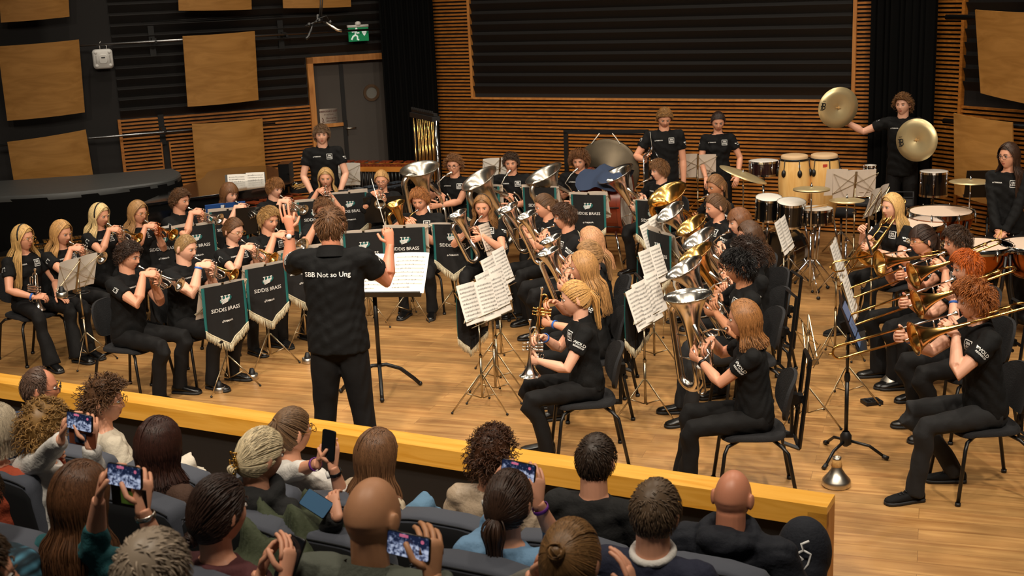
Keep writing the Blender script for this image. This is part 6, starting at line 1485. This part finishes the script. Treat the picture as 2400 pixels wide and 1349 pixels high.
# drums, each with a stand
def on_stand(t, h, below=True):
    g = G(); g.tube([(0, 0, -.02), (0, 0, -h+.12)], .014, 8)
    for i in range(3):
        q = 2*PI*i/3+.5; g.tube([(0, 0, -.03), (.12*math.cos(q), .12*math.sin(q), -.005)], .008, 6)
    g.build('stand_post', 'chrome', t)
    for i in range(3):
        q = 2*PI*i/3+.2; g = G(); g.tube([(0, 0, -h+.32), (.25*math.cos(q), .25*math.sin(q), -h+.015)], (.009, .005), 6); g.ell((.25*math.cos(q), .25*math.sin(q), -h+.016), .016, mi=1, nu=8, nv=6); g.build('leg', ['chrome', 'black_plastic'], t)
def drum(px, z, r, h, label, body='drum_black', head='head_white', stand_=True, tilt=0., lugs=8, cat='drum', name='drum', rz=0., wide=0., group='drums', D=None):
    c = at(*px, z) if D is None else ap(*px, D)
    z = float(c[2]); t = make_drum(r, h, body, head, lugs, True, name, wide)(); t.location = (c[0], c[1], z-h); t.rotation_euler = (tilt, 0, rz); tag(t, label, cat, group)
    if stand_: on_stand(t, z-h)
    return t
drum((1790, 378), .92, .165, .15, 'dark wine snare drum left of the congas', 'drum_wine', rz=.2, D=14.6)
drum((1800, 462), .66, .14, .22, 'left tom of the black drum kit', tilt=.16, lugs=6, D=13.5)
drum((1853, 472), .64, .15, .24, 'right tom of the black drum kit', tilt=.16, lugs=6, D=13.3)
drum((1912, 490), .62, .175, .14, 'black snare drum with sticks lying on it', lugs=10, D=13.3)
drum((2189, 403), .82, .155, .26, 'black tom drum beside the cymbal player', lugs=6, D=14.2)
drum((2040, 389), .86, .07, .10, 'small black drum on a stand right of the congas', lugs=5, D=14.4)
for i, (px, lb) in enumerate((((1862, 362), 'left conga of the pair, a small white tag on its side'), ((1932, 360), 'right conga of the pair, a red and white sticker near its rim'))):
    c = ap(*px, 14.3); H_ = .76; hz = float(c[2])-.775; t = empty('conga', (c[0], c[1], hz), 0, lb, 'conga', 'congas'); g = G()
    g.lathe([(.145, .76), (.160, .70), (.178, .58), (.183, .46), (.176, .34), (.158, .2), (.132, .06), (.122, 0), (.10, 0)], (0, 0, 0), (0, 0, 1), 40); g.build('shell', 'conga_wood', t)
    g = G(); g.lathe([(0, .775), (.13, .775), (.148, .768), (.153, .75), (.153, .72)], (0, 0, 0), (0, 0, 1), 40); g.build('drumhead', 'skin_head', t)
    g = G(); g.lathe([(.154, .735), (.161, .735), (.161, .712), (.154, .712)], (0, 0, 0), (0, 0, 1), 40); g.build('hoop', 'black_metal', t)
    for k in range(6):
        q = 2*PI*k/6-.4; cs, sn = math.cos(q), math.sin(q); g = G(); g.tube([(.163*cs, .163*sn, .73), (.182*cs, .182*sn, .60)], .005, 6); g.ell((.181*cs, .181*sn, .575), (.028, .028, .045), nu=10, nv=8); g.build('tuning_lug', ['black_metal'], t)
    g = G(); g.box((.02-.05*i, -.165, .66), (.05 if i else .022, .004, .035), mi=0); g.build('sticker', 'red_cloth' if i else 'paper', t, False)
    for k in range(3): q = 2*PI*k/3; g = G(); g.tube([(.12*math.cos(q), .12*math.sin(q), .02), (.22*math.cos(q), .22*math.sin(q), -hz+.01)], .012, 8); g.build('stand_leg', 'chrome', t)
# kit bass drum
c = at(1822, 652, 0); t = empty('bass_drum', (c[0], c[1], .29), rad(-35), 'black kick drum of the kit standing on the floor', 'drum')
rb_ = .27; g = G(); g.lathe([(rb_, -.2), (rb_, .2)], (0, 0, 0), (0, -1, 0), 40); g.build('shell', 'drum_black', t)
for s in (-1, 1): g = G(); g.lathe([(0, s*.205), (rb_*.98, s*.205)], (0, 0, 0), (0, -1, 0), 40); g.build('drumhead', 'drum_black', t); g = G(); g.lathe([(rb_, s*.215), (rb_+.018, s*.215), (rb_+.018, s*.17), (rb_, s*.17), (rb_, s*.215)], (0, 0, 0), (0, -1, 0), 40); g.build('hoop', 'chrome', t, flat_angle=40)
for i in range(8): q = 2*PI*i/8+.3; g = G(); g.cyl(((rb_+.02)*math.cos(q), -.2, (rb_+.02)*math.sin(q)), ((rb_+.02)*math.cos(q), .2, (rb_+.02)*math.sin(q)), .005, 6); g.build('tension_rod', 'chrome', t)
for s in (-1, 1): g = G(); g.tube([(s*rb_*.9, .12, -.05), (s*(rb_+.12), .22, -.28)], .011, 8); g.build('spur', 'chrome', t)
g = G(); g.tube([(0, 0, rb_), (0, 0, rb_+.14)], .014, 8); g.build('tom_mount', 'chrome', t)
CS = 'cymbal stands'
def cyst(px, D, r, tilt, label, **k): c = ap(*px, D); cymbal_stand((c[0], c[1], 0), float(c[2]), r, tilt, label, group=CS, **k)
cyst((1742, 408), 14.0, .28, .08, 'large suspended cymbal tilted beside the standing girl', ry=.36)
cyst((1902, 441), 13.0, .19, 0, 'hi-hat cymbals on a chrome stand in front of the congas', hat=True)
cyst((1985, 468), 12.9, .18, 0, 'small cymbal beneath the percussion sheets')
cyst((2275, 424), 12.9, .215, 0, 'cymbal on a chrome stand in front of the low oak panel')
# drum throne
c = at(1972, 492, .55); t = empty('drum_stool', (c[0], c[1], 0), 0, 'round black drum stool behind the small cymbal', 'stool'); g = G(); g.lathe([(0, .48), (.16, .48), (.175, .5), (.175, .54), (.16, .555), (0, .56)], (0, 0, 0), (0, 0, 1), 30); g.build('seat', 'chair_fabric', t); g = G(); g.cyl((0, 0, .48), (0, 0, .12), .016, 10); g.build('post', 'chrome', t)
for i in range(3): q = 2*PI*i/3+.3; g = G(); g.tube([(0, 0, .3), (.24*math.cos(q), .24*math.sin(q), .02)], .011, 8); g.build('leg', 'chrome', t)
# trap table
c = at(2072, 470, .80); t = empty('trap_table', (c[0], c[1], 0), rad(-18), 'black percussion table with raised rim behind the resting trombonist', 'table')
g = G(); g.box((0, 0, .78), (.62, .36, .02)); [g.tube([(x0, y0, .87), (x1, y1, .87)], .008, 6) for x0, y0, x1, y1 in ((-.31, .18, .31, .18), (.31, .18, .31, -.18), (.31, -.18, .1, -.18), (-.31, .18, -.31, 0))]; [g.cyl((x, y, .78), (x, y, .87), .006, 6) for x, y in ((-.31, .18), (.31, .18), (.31, -.18))]; g.build('table_top', 'chair_fabric', t, False)
g = G(); g.cyl((0, 0, .78), (0, 0, .1), .016, 8); g.build('post', 'chrome', t)
for i in range(3): q = 2*PI*i/3; g = G(); g.tube([(0, 0, .35), (.3*math.cos(q), .3*math.sin(q), .02)], .011, 8); g.build('leg', 'chrome', t)
# timpani
def timpano(px, z, r, label):
    c = at(*px, z); t = empty('timpani', (c[0], c[1], 0), 0, label, 'timpani', 'timpani'); g = G(); d = r*1.05
    g.lathe([(r*.98*math.cos(q*.97), z-.03-d*math.sin(q)*.95) for q in [PI/2*i/12 for i in range(13)]], (0, 0, 0), (0, 0, 1), 44); g.build('bowl', 'copper_bowl', t)
    g = G(); g.lathe([(0, z), (r*.93, z)], (0, 0, 0), (0, 0, 1), 44); g.build('drumhead', 'head_timp', t)
    g = G(); g.lathe([(r*.93, z), (r*.97, z+.004), (r, z), (r*1.02, z-.004), (r*1.03, z+.008), (r*1.045, z+.004), (r*1.045, z-.03), (r*1.0, z-.03), (r*1.0, z-.05)], (0, 0, 0), (0, 0, 1), 44); g.build('hoop', 'chrome', t, flat_angle=50)
    for k in range(8): q = 2*PI*k/8+.2; cs, sn = math.cos(q), math.sin(q); g = G(); g.cyl((r*1.06*cs, r*1.06*sn, z-.0), (r*1.06*cs, r*1.06*sn, z-.10), .008, 8); g.cyl((r*1.06*cs, r*1.06*sn, z+.004), (r*1.06*cs, r*1.06*sn, z+.018), .005, 6); g.build('lug', 'chrome', t)
    for k in range(4): q = 2*PI*k/4+.5; cs, sn = math.cos(q), math.sin(q); g = G(); g.tube([(r*1.05*cs, r*1.05*sn, z-.06), (r*.95*cs, r*.95*sn, z-.35), (r*.6*cs, r*.6*sn, .12), (r*.75*cs, r*.75*sn, .06)], [.016, .02, .02, .02], 8); g.ell((r*.75*cs, r*.75*sn, .05), (.03, .03, .05), nu=10, nv=8); g.build('strut', ['black_metal'], t)
    g = G(); g.cyl((0, 0, .1), (0, 0, .2), r*.45, 20); g.build('base', 'black_metal', t)
timpano((2205, 494), .86, .33, 'large timpani nearest the curtain with pink beige head')
timpano((2150, 522), .80, .27, 'smaller timpani partly hidden behind the resting blonde trombonist')
timpano((2290, 572), .84, .31, 'timpani behind the brown haired trombonist')
timpano((2425, 570), .84, .31, 'timpani cut by the right edge in front of the standing girl')
# dark stand with papers behind the cymbal at the right wall, wall sticker, mallets held
c = at(2320, 405, 1.12); inst('b1.12', make_black_stand(1.12), TR((c[0], c[1], 0), rad(170)), 'black stand with a small card behind the girl in dark glasses', 'music stand', 'music stands').name = 'music_stand'
for s, lb in ((-1, 'left one of two white felt mallets held by the girl in dark glasses'), (1, 'right one of two white felt mallets held by the girl in dark glasses')):
    W = P5['hand'][-1][0]; o_ = P5['M'] @ TR(W+V((s*.02+.04, -.10, -.06)), s*.2, rad(25)); g = G(); g.tube([(0, .14, .03), (0, -.12, -.02)], .006, 8); g.ell((0, -.13, -.02), (.026, .026, .026), mi=1); o = g.build('timpani_mallet', ['stick', 'felt']); o.matrix_world = o_; tag(o, lb, 'mallet', 'held mallets')
for i in range(2):
    c = ap(1914+8*i, 488, 13.3); g = G(); g.tube([(-.14, -.04, .006), (.12, .05, .006)], .007, 8); o = g.build('drum_stick', 'stick'); o.location = (c[0], c[1], float(c[2])+.008+.012*i); o.rotation_euler = (0, 0, .3*i); tag(o, ('lower' if i == 0 else 'upper')+' of two drum sticks crossed on the black snare drum', 'drum stick', 'drum sticks')
# ================================================================== audience
def theatre_seat():
    t = empty('theatre_seat'); g = G(); vs = []; K = 16
    prof = [(.00, .30), (.04, .58), (.085, .82), (.10, .94), (.112, .975), (.135, .99), (.225, .985), (.238, .978), (.245, .955), (.24, .90), (.19, .6), (.14, .3)]
    def ring(x, k=1., dz=0.):
        c = (.1, .58); return [(x, c[0]+(y-c[0])*k, c[1]+(z-c[1])*k+dz) for y, z in prof]
    rings = []
    for x, k in ((-.262, .90), (-.255, .96), (-.235, 1.), (-.1, 1.), (.1, 1.), (.235, 1.), (.255, .96), (.262, .90)): rings.append(ring(x, k, -.03*(abs(x)/.26)**4))
    slab(g, rings); np_ = len(prof)
    for i in range(7):
        for k in (8, 9, 10): g.m[2+i*np_+k] = 1
    bk_ = g.build('backrest', ['seat_grey', 'seat_side'], t, flat_angle=60)
    g = G(); g.tube([(x, .243, .968-.03*(abs(x)/.26)**4) for x in np.linspace(-.25, .25, 12)], .0035, 5); g.build('piping', 'seat_side', bk_)
    g = G(); slab(g, [[(x, y, z) for x, y in ((-.24*k, -.42*k), (.24*k, -.42*k), (.24*k, .0), (-.24*k, .0))] for z, k in ((.30, .96), (.33, 1), (.42, 1), (.445, .95))][::-1]); g.build('seat', 'seat_grey', t, flat_angle=50)
    for s in (-1, 1): g = G(); g.box((s*.262, .0, .24), (.025, .36, .48)); g.build('side_panel', 'seat_side', t, False)
    g = G(); g.box((0, .0, .16), (.5, .3, .30)); g.build('base', 'seat_side', t, False)
    return t
AW = PAZ; ad = np.array([math.cos(AW), math.sin(AW), 0]); an_ = np.array([-ad[1], ad[0], 0])
# stepped audience floor
rowz = {1: .05, 2: .28, 3: .51, 4: .78}
r1p = at(1718, 1100, 1.32); r2p = at(1535, 1128, 1.55); r3p = at(868, 1130, 1.78); r4p = at(345, 1245, 2.05)
rowoff = {1: float(r1p @ an_), 2: float(r2p @ an_), 3: float(r3p @ an_), 4: float(r4p @ an_)}
g = G()
for r, z in rowz.items():
    o1 = rowoff[r]+.46; o0 = (rowoff[r+1]+.46) if r < 4 else rowoff[r]-1.0
    P_ = [ad*s+an_*o+np.array([0, 0, zz]) for s in (-9, 3.6) for o in (o0, o1) for zz in (0, z)]
    g.add(P_, [(0, 1, 3, 2), (4, 6, 7, 5), (0, 4, 5, 1), (2, 3, 7, 6), (0, 2, 6, 4), (1, 5, 7, 3)])
def seat_row(row, px, z=.82, labels=()):
    for (x, y), lb in zip(px, labels):
        zz = rowz[row]+1.0; c = at(x, y, zz); c = c-an_*(float(c @ an_)-(rowoff[row]-.12)) if 1 else c
        # slide along the row so that it keeps its pixel column
        for _ in range(12):
            q = c+np.array([0, 0, zz-c[2]]); d = q-CC; xp = 1200+FPX*(d @ CR)/(d @ CF); c = c-ad*((xp-x)/FPX*(d @ CF))*.9
        inst('tseat', theatre_seat, TR((c[0]+an_[0]*-.0, c[1], rowz[row]), AW+PI), lb, 'theatre seat', 'theatre seats')
g.build('audience_floor', mat('carpet', '#1b1c20', .95, bump=200)).__setitem__('kind', 'structure')
bpy.data.objects['audience_floor'].name = 'floor_audience'
S_ = 'grey theatre seat, '
seat_row(1, [(x, 873+.146*x+110) for x in (-35, 225, 440, 640, 868, 1090, 1375, 1683)], labels=[S_+q for q in ('front row, cut by the left edge', 'front row, behind the curly haired woman in cream', 'front row, empty right of the woman in cream', 'front row, behind the woman with the highlighted ponytail', 'front row, behind the long haired girl in beige', 'front row, behind the brown curly head', 'front row, behind the short dark haired man', 'front row, behind the bald man in the navy hoodie')])
seat_row(2, [(x, 0+1080+.146*x) for x in (60, 375, 620, 830, 1165, 1475, 1780)], labels=[S_+q for q in ('second row, behind the curly blonde woman', 'second row, behind the reddish brown haired woman', 'second row, behind the woman with the claw clip', 'second row, left of the woman in light blue', 'second row, behind the woman in light blue', 'second row, behind the man in the navy sweater', 'second row, farthest right')])
seat_row(3, [(x, 0+1250+.146*x) for x in (100, 500, 860, 1300, 1640)], labels=[S_+q for q in ('third row, behind the woman filming at the left', 'third row, behind the woman in maroon', 'third row, behind the bald man in grey green', 'third row, behind the woman with the hair bun', 'third row, right of the hair bun')])
PB = 180+math.degrees(AW)
mat('skin_scalp', '#b98561', .5, noise=(9, .12))
for n_, c_ in (('c_cream', '#cfc4b0'), ('c_blue', '#26364f'), ('c_white', '#dcd8d2'), ('c_brown', '#4b3326'), ('c_teal', '#1f5a60'), ('c_beige', '#c9b79c'), ('c_lightblue', '#6f95b8'), ('c_navy', '#1c2036'), ('c_navyhood', '#10141f'), ('c_green', '#51554b'), ('c_maroon', '#4a1f22'), ('c_grey', '#6a675f'), ('c_orange', '#a8472a'), ('c_jeans', '#5b7f9c'), ('c_creamlegs', '#cfc6b6'), ('c_satin', '#b9a48c'), ('c_olive', '#3f4630'), ('c_blackhood', '#101011')):
    mat(n_, c_, .85 if n_ != 'c_satin' else .45, bump=60 if n_ not in ('c_brown',) else 120, bstr=.4)
def plaid():
    m = mat('c_plaid', '#2b5a70', .85); nt = m.node_tree; N = nt.nodes; L = nt.links; tc = N.new('ShaderNodeTexCoord'); o = None
    ws = []
    for i, dr in enumerate(('X', 'Z')):
        wv = N.new('ShaderNodeTexWave'); wv.bands_direction = dr; wv.inputs['Scale'].default_value = 9; wv.inputs['Distortion'].default_value = .3; L.new(tc.outputs['Object'], wv.inputs['Vector']); ws.append(wv)
    mm = N.new('ShaderNodeMath'); mm.operation = 'MULTIPLY'; L.new(ws[0].outputs['Fac'], mm.inputs[0]); L.new(ws[1].outputs['Fac'], mm.inputs[1])
    cr = N.new('ShaderNodeValToRGB'); cr.color_ramp.elements[0].color = (*lin('#152832'), 1); cr.color_ramp.elements[1].color = (*lin('#4d87a0'), 1); L.new(mm.outputs[0], cr.inputs[0]); L.new(cr.outputs[0], N['Principled BSDF'].inputs['Base Color'])
plaid()
def aud(key, px, row, label, sex, hair, top, dphi=0, H=1.27, **k):
    k.setdefault('sleeve', 1.0); k.setdefault('logos', False); k.setdefault('legs', 'dark_jeans'); k.setdefault('collar', False); k.setdefault('hp', 4); k.setdefault('lean', -2)
    return person(key, px, H, PB+dphi, label, sex=sex, hair=hair, top=top, z0=rowz[row], cat='person', group='seated audience', **k)
def at_world(px, D): return ap(px[0], px[1], D)
def parms(px, D, sides=(-1, 1), land=True, off=.075, dz=-.075, curl=.55):
    out = {}
    for s in sides:
        def f(P, s=s):
            I = P['M'].inverted(); c = I @ V(at_world(px, D)); return dict(w=c+V((s*(off+.012), .035, dz)), d=(-s*.12, -.30, 1), n=(-s*.75, -.65, 0), pole=(s*.28, -.15, -1), curl=curl, thumb=.3)
        out[s] = f
    return out
SCR = None
def screen_mat():
    m = mat('screen_live', '#101418', .2); nt = m.node_tree; N = nt.nodes; L = nt.links; tc = N.new('ShaderNodeTexCoord'); n = N.new('ShaderNodeTexNoise'); n.inputs['Scale'].default_value = 95; n.inputs['Detail'].default_value = 3; L.new(tc.outputs['Object'], n.inputs['Vector'])
    sx = N.new('ShaderNodeSeparateXYZ'); L.new(tc.outputs['Object'], sx.inputs[0]); mr = N.new('ShaderNodeMapRange'); mr.inputs['From Min'].default_value = .022; mr.inputs['From Max'].default_value = -.005; mr.inputs['To Min'].default_value = -.14; mr.inputs['To Max'].default_value = .06; L.new(sx.outputs[2], mr.inputs['Value'])
    ad = N.new('ShaderNodeMath'); ad.operation = 'ADD'; L.new(n.outputs['Fac'], ad.inputs[0]); L.new(mr.outputs[0], ad.inputs[1])
    cr = N.new('ShaderNodeValToRGB'); e = cr.color_ramp.elements; e[0].color = (.012, .02, .06, 1); e[0].position = .42; e[1].color = (.7, .78, 1, 1); e[1].position = .66; e2 = cr.color_ramp.elements.new(.52); e2.color = (.16, .2, .34, 1); L.new(ad.outputs[0], cr.inputs[0])
    b = N['Principled BSDF']; L.new(cr.outputs[0], b.inputs['Emission Color']); b.inputs['Emission Strength'].default_value = 1.4
screen_mat(); mat('screen_off', '#15181c', .12); mat('screen_blue', '#40607c', .2, emit='#3c5a78', es=.35); mat('wallet', '#7a3f25', .6); mat('pic_green', '#5d7a2c', .5, emit='#5d7a2c', es=.2)
def phone(px, D, roll, label, land=True, scr='screen_live', tilt=-8, yaw=0, L=.15, wallet=None):
    c = at_world(px, D); t = empty('phone', c, 0, label, 'phone', 'phones held by the audience'); t.matrix_world = TR(c, AW+rad(yaw), rad(tilt), rad(roll)); w_, h_ = (L, L*.5) if land else (L*.5, L)
    g = G(); slab(g, [rsq(h_/2*k, w_/2*k, y, 4, .010) for y, k in ((.005, .98), (.003, 1), (-.003, 1), (-.0045, .98))]); cs_ = g.build('case', 'phone_body', t, flat_angle=50)
    g = G(); slab(g, [rsq(h_/2*.93, w_/2*.95, y, 3, .007) for y in (-.004, -.0052)]); sc_ = g.build('screen', scr, cs_, False)
    if scr == 'screen_live': g = G(); g.lathe([(0, 0), (.006, 0)], (w_*.33, -.0056, h_*.28), (0, -1, 0), 12); g.box((-w_*.1, -.0056, h_*.38), (.03, .001, .008)); g.build('record_mark', [mat('mark', '#e87aa0', .5, emit='#e87aa0', es=.8)], t, False)
    if wallet:
        g = G(); g.box((.005, .012, -h_*.98), (w_, .006, h_*.92), Matrix.Rotation(rad(6), 3, 'X')); g.build('case_flap', 'wallet' if wallet == 1 else 'phone_body', t, False)
        g = G(); g.box((.0 if wallet == 1 else .01, .006, -h_*.98), (w_*.45, .003, h_*.6), Matrix.Rotation(rad(6), 3, 'X')); g.build('card', 'c_blue' if wallet == 1 else 'pic_green', t, False)
    return t
aud('A1', (88, 862), 1, 'balding man in glasses turned right in the front row, far left', 'm', ('recede', '#5a4438', .04), 'c_blue', hy=-48, glasses='frame_dark', skin='skin_red')
aud('A2', (240, 890), 1, 'woman with bushy brown curls pinned up, in a cream fleece', 'f', ('curly', '#5b3f2a', .07), 'c_cream', hy=-40, glasses='gold_small', legs='c_creamlegs', dphi=-22, kz=.20)
P = aud('A7', (680, 957), 1, 'woman with a highlighted ponytail and glasses photographing with a phone', 'f', ('pony', '#6a5038', .26, (0, .09, .07)), 'c_white', hy=-24, glasses='gold_small', arms=parms((770, 1045), 5.95, off=.03, dz=-.08), watch=-1, wrist=(1, 'wrist_purple'), legs='c_jeans', sleeve=.95)
phone((770, 1043), 5.9, 4, 'dark phone held upright by the ponytailed woman in the front row', False, 'screen_off')
aud('A8', (880, 1007), 1, 'girl with very long straight brown hair and beige top, front row', 'f', ('long', '#6d4c33', .34), 'c_beige', legs='c_jeans', dphi=-22, kz=.22)
aud('A9', (1150, 1007), 1, 'person with short dense brown curls in a beige satin top, front row', 'f', ('curly', '#4a2d1c', .05), 'c_satin')
aud('A11', (1395, 1020), 1, 'man with short dark brown hair and black shirt, front row', 'm', ('short', '#382b22', .03), 'c_blackhood', sleeve=.6, collar=False)
aud('A13', (1718, 1100), 1, 'bald man in a navy hoodie at the right end of the front row', 'm', ('bald', '#6a5040', .0), 'c_navyhood', extras=('hood',), skin='skin_red', bulk=1.15)
aud('A18', (-18, 948), 2, 'person in an orange sweater cut by the left edge, hands folded', 'f', ('bob', '#a89a84', .1), 'c_orange', arms={s: dict(w=(s*.03-.12, -.20, .95), d=(-s*.9, -.2, .3), n=(0, .6, 0), pole=(s*.7, .2, -1), curl=.4) for s in (-1, 1)})
aud('A3', (95, 945), 2, 'woman with curly dark blonde hair in white filming with a brown wallet phone', 'f', ('curly', '#94703f', .05), 'c_white', arms=parms((187, 990), 5.45))
phone((187, 988), 5.38, 3, 'phone in an open brown leather case held by the curly blonde woman', True, wallet=1)
aud('A4', (365, 980), 2, 'woman with straight reddish brown hair in a brown knitted sweater', 'f', ('bob', '#3a211a', .16), 'c_brown')
P = aud('A6', (605, 1005), 2, 'grey blonde woman in a black hoodie with a golden claw clip', 'f', ('tied', '#d2c09c', .05, (0, .095, -.03)), 'c_blackhood', extras=('hood',), hy=-20, hp=14, arms={-1: (lambda P: dict(w=P['M'].inverted() @ V(at_world((790, 1205), 4.9)), d=(.6, -.5, .5), n=(0, -.5, -.3), pole=(-.7, .2, -1), curl=.5)), 1: dict(w=(.15, -.22, .62), d=(0, -1, 0), n=(0, 0, -1), pole=(.7, .4, -.3))})
g = G(); HM = P['HM']
for i in range(9): q = i/8; g.tube([HM @ V((.02*math.sin(i), .118, .02-.09*q)), HM @ V((.03*math.cos(i*2), .135, .015-.09*q)), HM @ V((-.02*math.sin(i*1.7), .125, -.01-.09*q))], .0045, 6); g.ell(HM @ V((.022*math.cos(i*2.2), .137, .02-.095*q)), .006, nu=8, nv=6)
g.build('hair_clip', 'gold_small', P['root'])
phone((742, 1180), 4.95, 18, 'phone with blue screen held low by the grey blonde woman', True, 'screen_blue', tilt=-45)
P = aud('A10', (1190, 1105), 2, 'woman in a light blue sweater with a low ponytail, both arms raised filming', 'f', ('pony', '#3d2a20', .16, (0, .10, -.03)), 'c_lightblue', arms=parms((1215, 1105), 4.9, off=.085, dz=-.10, curl=.35), sleeve=.95, wrist=(-1, 'wrist_purple'), watch=1)
phone((1215, 1103), 4.87, 4, 'phone raised high by the woman in light blue', True)
P = aud('A12', (1535, 1128), 2, 'man with short greying brown hair in a navy sweater with light collar', 'm', ('short', '#6b5744', .03), 'c_navy')
g = G(); g.tube(arc(P['nb']+V((0, .0, .02)), .075, 0, 360, (1, 0, 0), (0, .95, -.25), 20), (.015), 8, closed=False); g.build('shirt_collar', 'c_white', P['root'])
aud('A19', (-70, 1090), 3, 'person in a teal plaid shirt leaning in at the left edge', 'm', ('short', '#4a3828', .04), 'c_plaid', lean=18, bulk=1.2, hy=20)
P = aud('A5', (180, 1085), 3, 'woman with long brown hair in teal filming with a phone in a wallet case', 'f', ('long', '#5c3c26', .24), 'c_teal', arms=parms((293, 1115), 4.15, off=.085, dz=-.085), hy=-8, sleeve=.95, wrist=(-1, 'silver_satin'))
phone((293, 1115), 4.1, 0, 'phone with open dark wallet case held by the long haired woman in teal', True, wallet=2)
P = aud('A16', (505, 1118), 3, 'woman with dark brown hair tied low, in a maroon sweater', 'f', ('bun', '#33231c', .1, (0.02, .095, -.07)), 'c_maroon', hy=-14, arms={-1: (lambda P: dict(w=P['M'].inverted() @ V(at_world((668, 1352), 4.05)), d=(.1, -.5, .8), n=(.8, -.3, 0), pole=(-.7, .2, -1), curl=.4)), 1: (lambda P: dict(w=P['M'].inverted() @ V(at_world((610, 1345), 4.1)), d=(-.1, -.6, .8), n=(-.8, -.3, 0), pole=(.7, .2, -1), curl=.4))})
phone((680, 1308), 4.1, 8, 'phone with dark screen held low by the woman in maroon', False, 'screen_off', tilt=-30)
aud('A15', (868, 1130), 3, 'large man with shaved bald head in a grey green shirt filming', 'm', ('bald', '#8a6048', .01), 'c_green', hsc=1.12, bulk=1.2, skin='skin_scalp', arms={-1: parms((958, 1278), 3.75, off=.085, dz=-.06)[-1], 1: dict(w=(.15, -.22, .62), d=(0, -1, 0), n=(0, 0, -1), pole=(.7, .4, -.3))}, collar=True)
phone((958, 1278), 3.7, 2, 'phone with bright screen held by the bald man in grey green', True)
aud('A14', (1335, 1223), 3, 'woman with golden brown hair in a messy top bun', 'f', ('bun', '#7a5936', .1, (0, .095, .06)), 'c_grey', arms={-1: dict(w=(-.17, -.10, 1.02), d=(.35, -.3, 1), n=(1, 0, 0), pole=(-.8, .2, -1), curl=.3), 1: dict(w=(.17, -.10, 1.02), d=(-.35, -.3, 1), n=(-1, 0, 0), pole=(.8, .2, -1), curl=.3)})
aud('A17', (345, 1250), 4, 'person with tousled grey brown hair nearest the camera', 'f', ('short', '#a3927f', .04), 'c_grey', H=1.27)
# olive coat thrown over a seat
c = at(700, 1290, 1.13); g = G(); rg = random.Random(4); vs = []; K, J = 30, 18
for j in range(J+1):
    for i in range(K+1):
        u, v = i/K-.5, j/J-.5; z = .13*math.exp(-(u*2.2)**2-(v*2)**2)+.035*math.sin(u*17+5*v)+.025*math.sin(v*19+u*9)+.02*math.sin(u*31+v*23); vs.append((u*.70, v*.44, z*1.2))
n = len(vs); g.add(vs+[(x, y, z-.03) for x, y, z in vs], [(j*(K+1)+i, j*(K+1)+i+1, (j+1)*(K+1)+i+1, (j+1)*(K+1)+i) for j in range(J) for i in range(K)]+[(n+j*(K+1)+i, n+(j+1)*(K+1)+i, n+(j+1)*(K+1)+i+1, n+j*(K+1)+i+1) for j in range(J) for i in range(K)])
o = g.build('coat', 'c_olive'); o.location = c; o.rotation_euler = (rad(18), 0, AW); tag(o, 'crumpled olive green coat between the maroon woman and the bald man', 'coat')
# backpack with white emblem
c = at(1885, 1290, .72); t = empty('backpack', c, AW, 'dark backpack with a white swirling emblem beside the bald man in the hoodie', 'backpack')
g = G(); g.ell((0, 0, 0), (.13, .12, .17)); g.ell((.0, -.05, -.08), (.12, .12, .12)); me = remesh(g, .012, 4); mesh_obj(me, 'bag', ['c_navyhood'], t)
g = G(); g.tube([(-.02, -.145, .02), (.0, -.148, .05), (.03, -.14, .07), (.02, -.142, .10), (.05, -.12, .11)], .006, 5); g.tube([(.03, -.14, .07), (.06, -.125, .05), (.05, -.13, .0), (.03, -.145, -.03)], .005, 5); g.tube([(.0, -.148, .05), (.03, -.145, .03), (.0, -.15, .0)], .005, 5); g.build('emblem', 'print_white', t)
# microphone tip standing behind the rail
c = at(1526, 1115, .82); t = empty('microphone', (c[0], c[1], 0), 0, 'black microphone top standing in front of the yellow rail', 'microphone'); g = G(); g.tube([(0, 0, .0), (0, 0, .70)], .008, 8); g.build('stand_pole', 'black_metal', t); g = G(); g.tube([(0, 0, .70), (0, 0, .80), (0, 0, .81)], [.019, .019, .012], 14); g.build('capsule', 'black_plastic', t)

aud('A20', (-75, 1255), 4, 'person in blue jeans sitting at the bottom left corner, mostly outside the frame', 'm', ('short', '#4a3828', .02), 'c_blue', legs='c_jeans', dphi=-35, kz=.12)
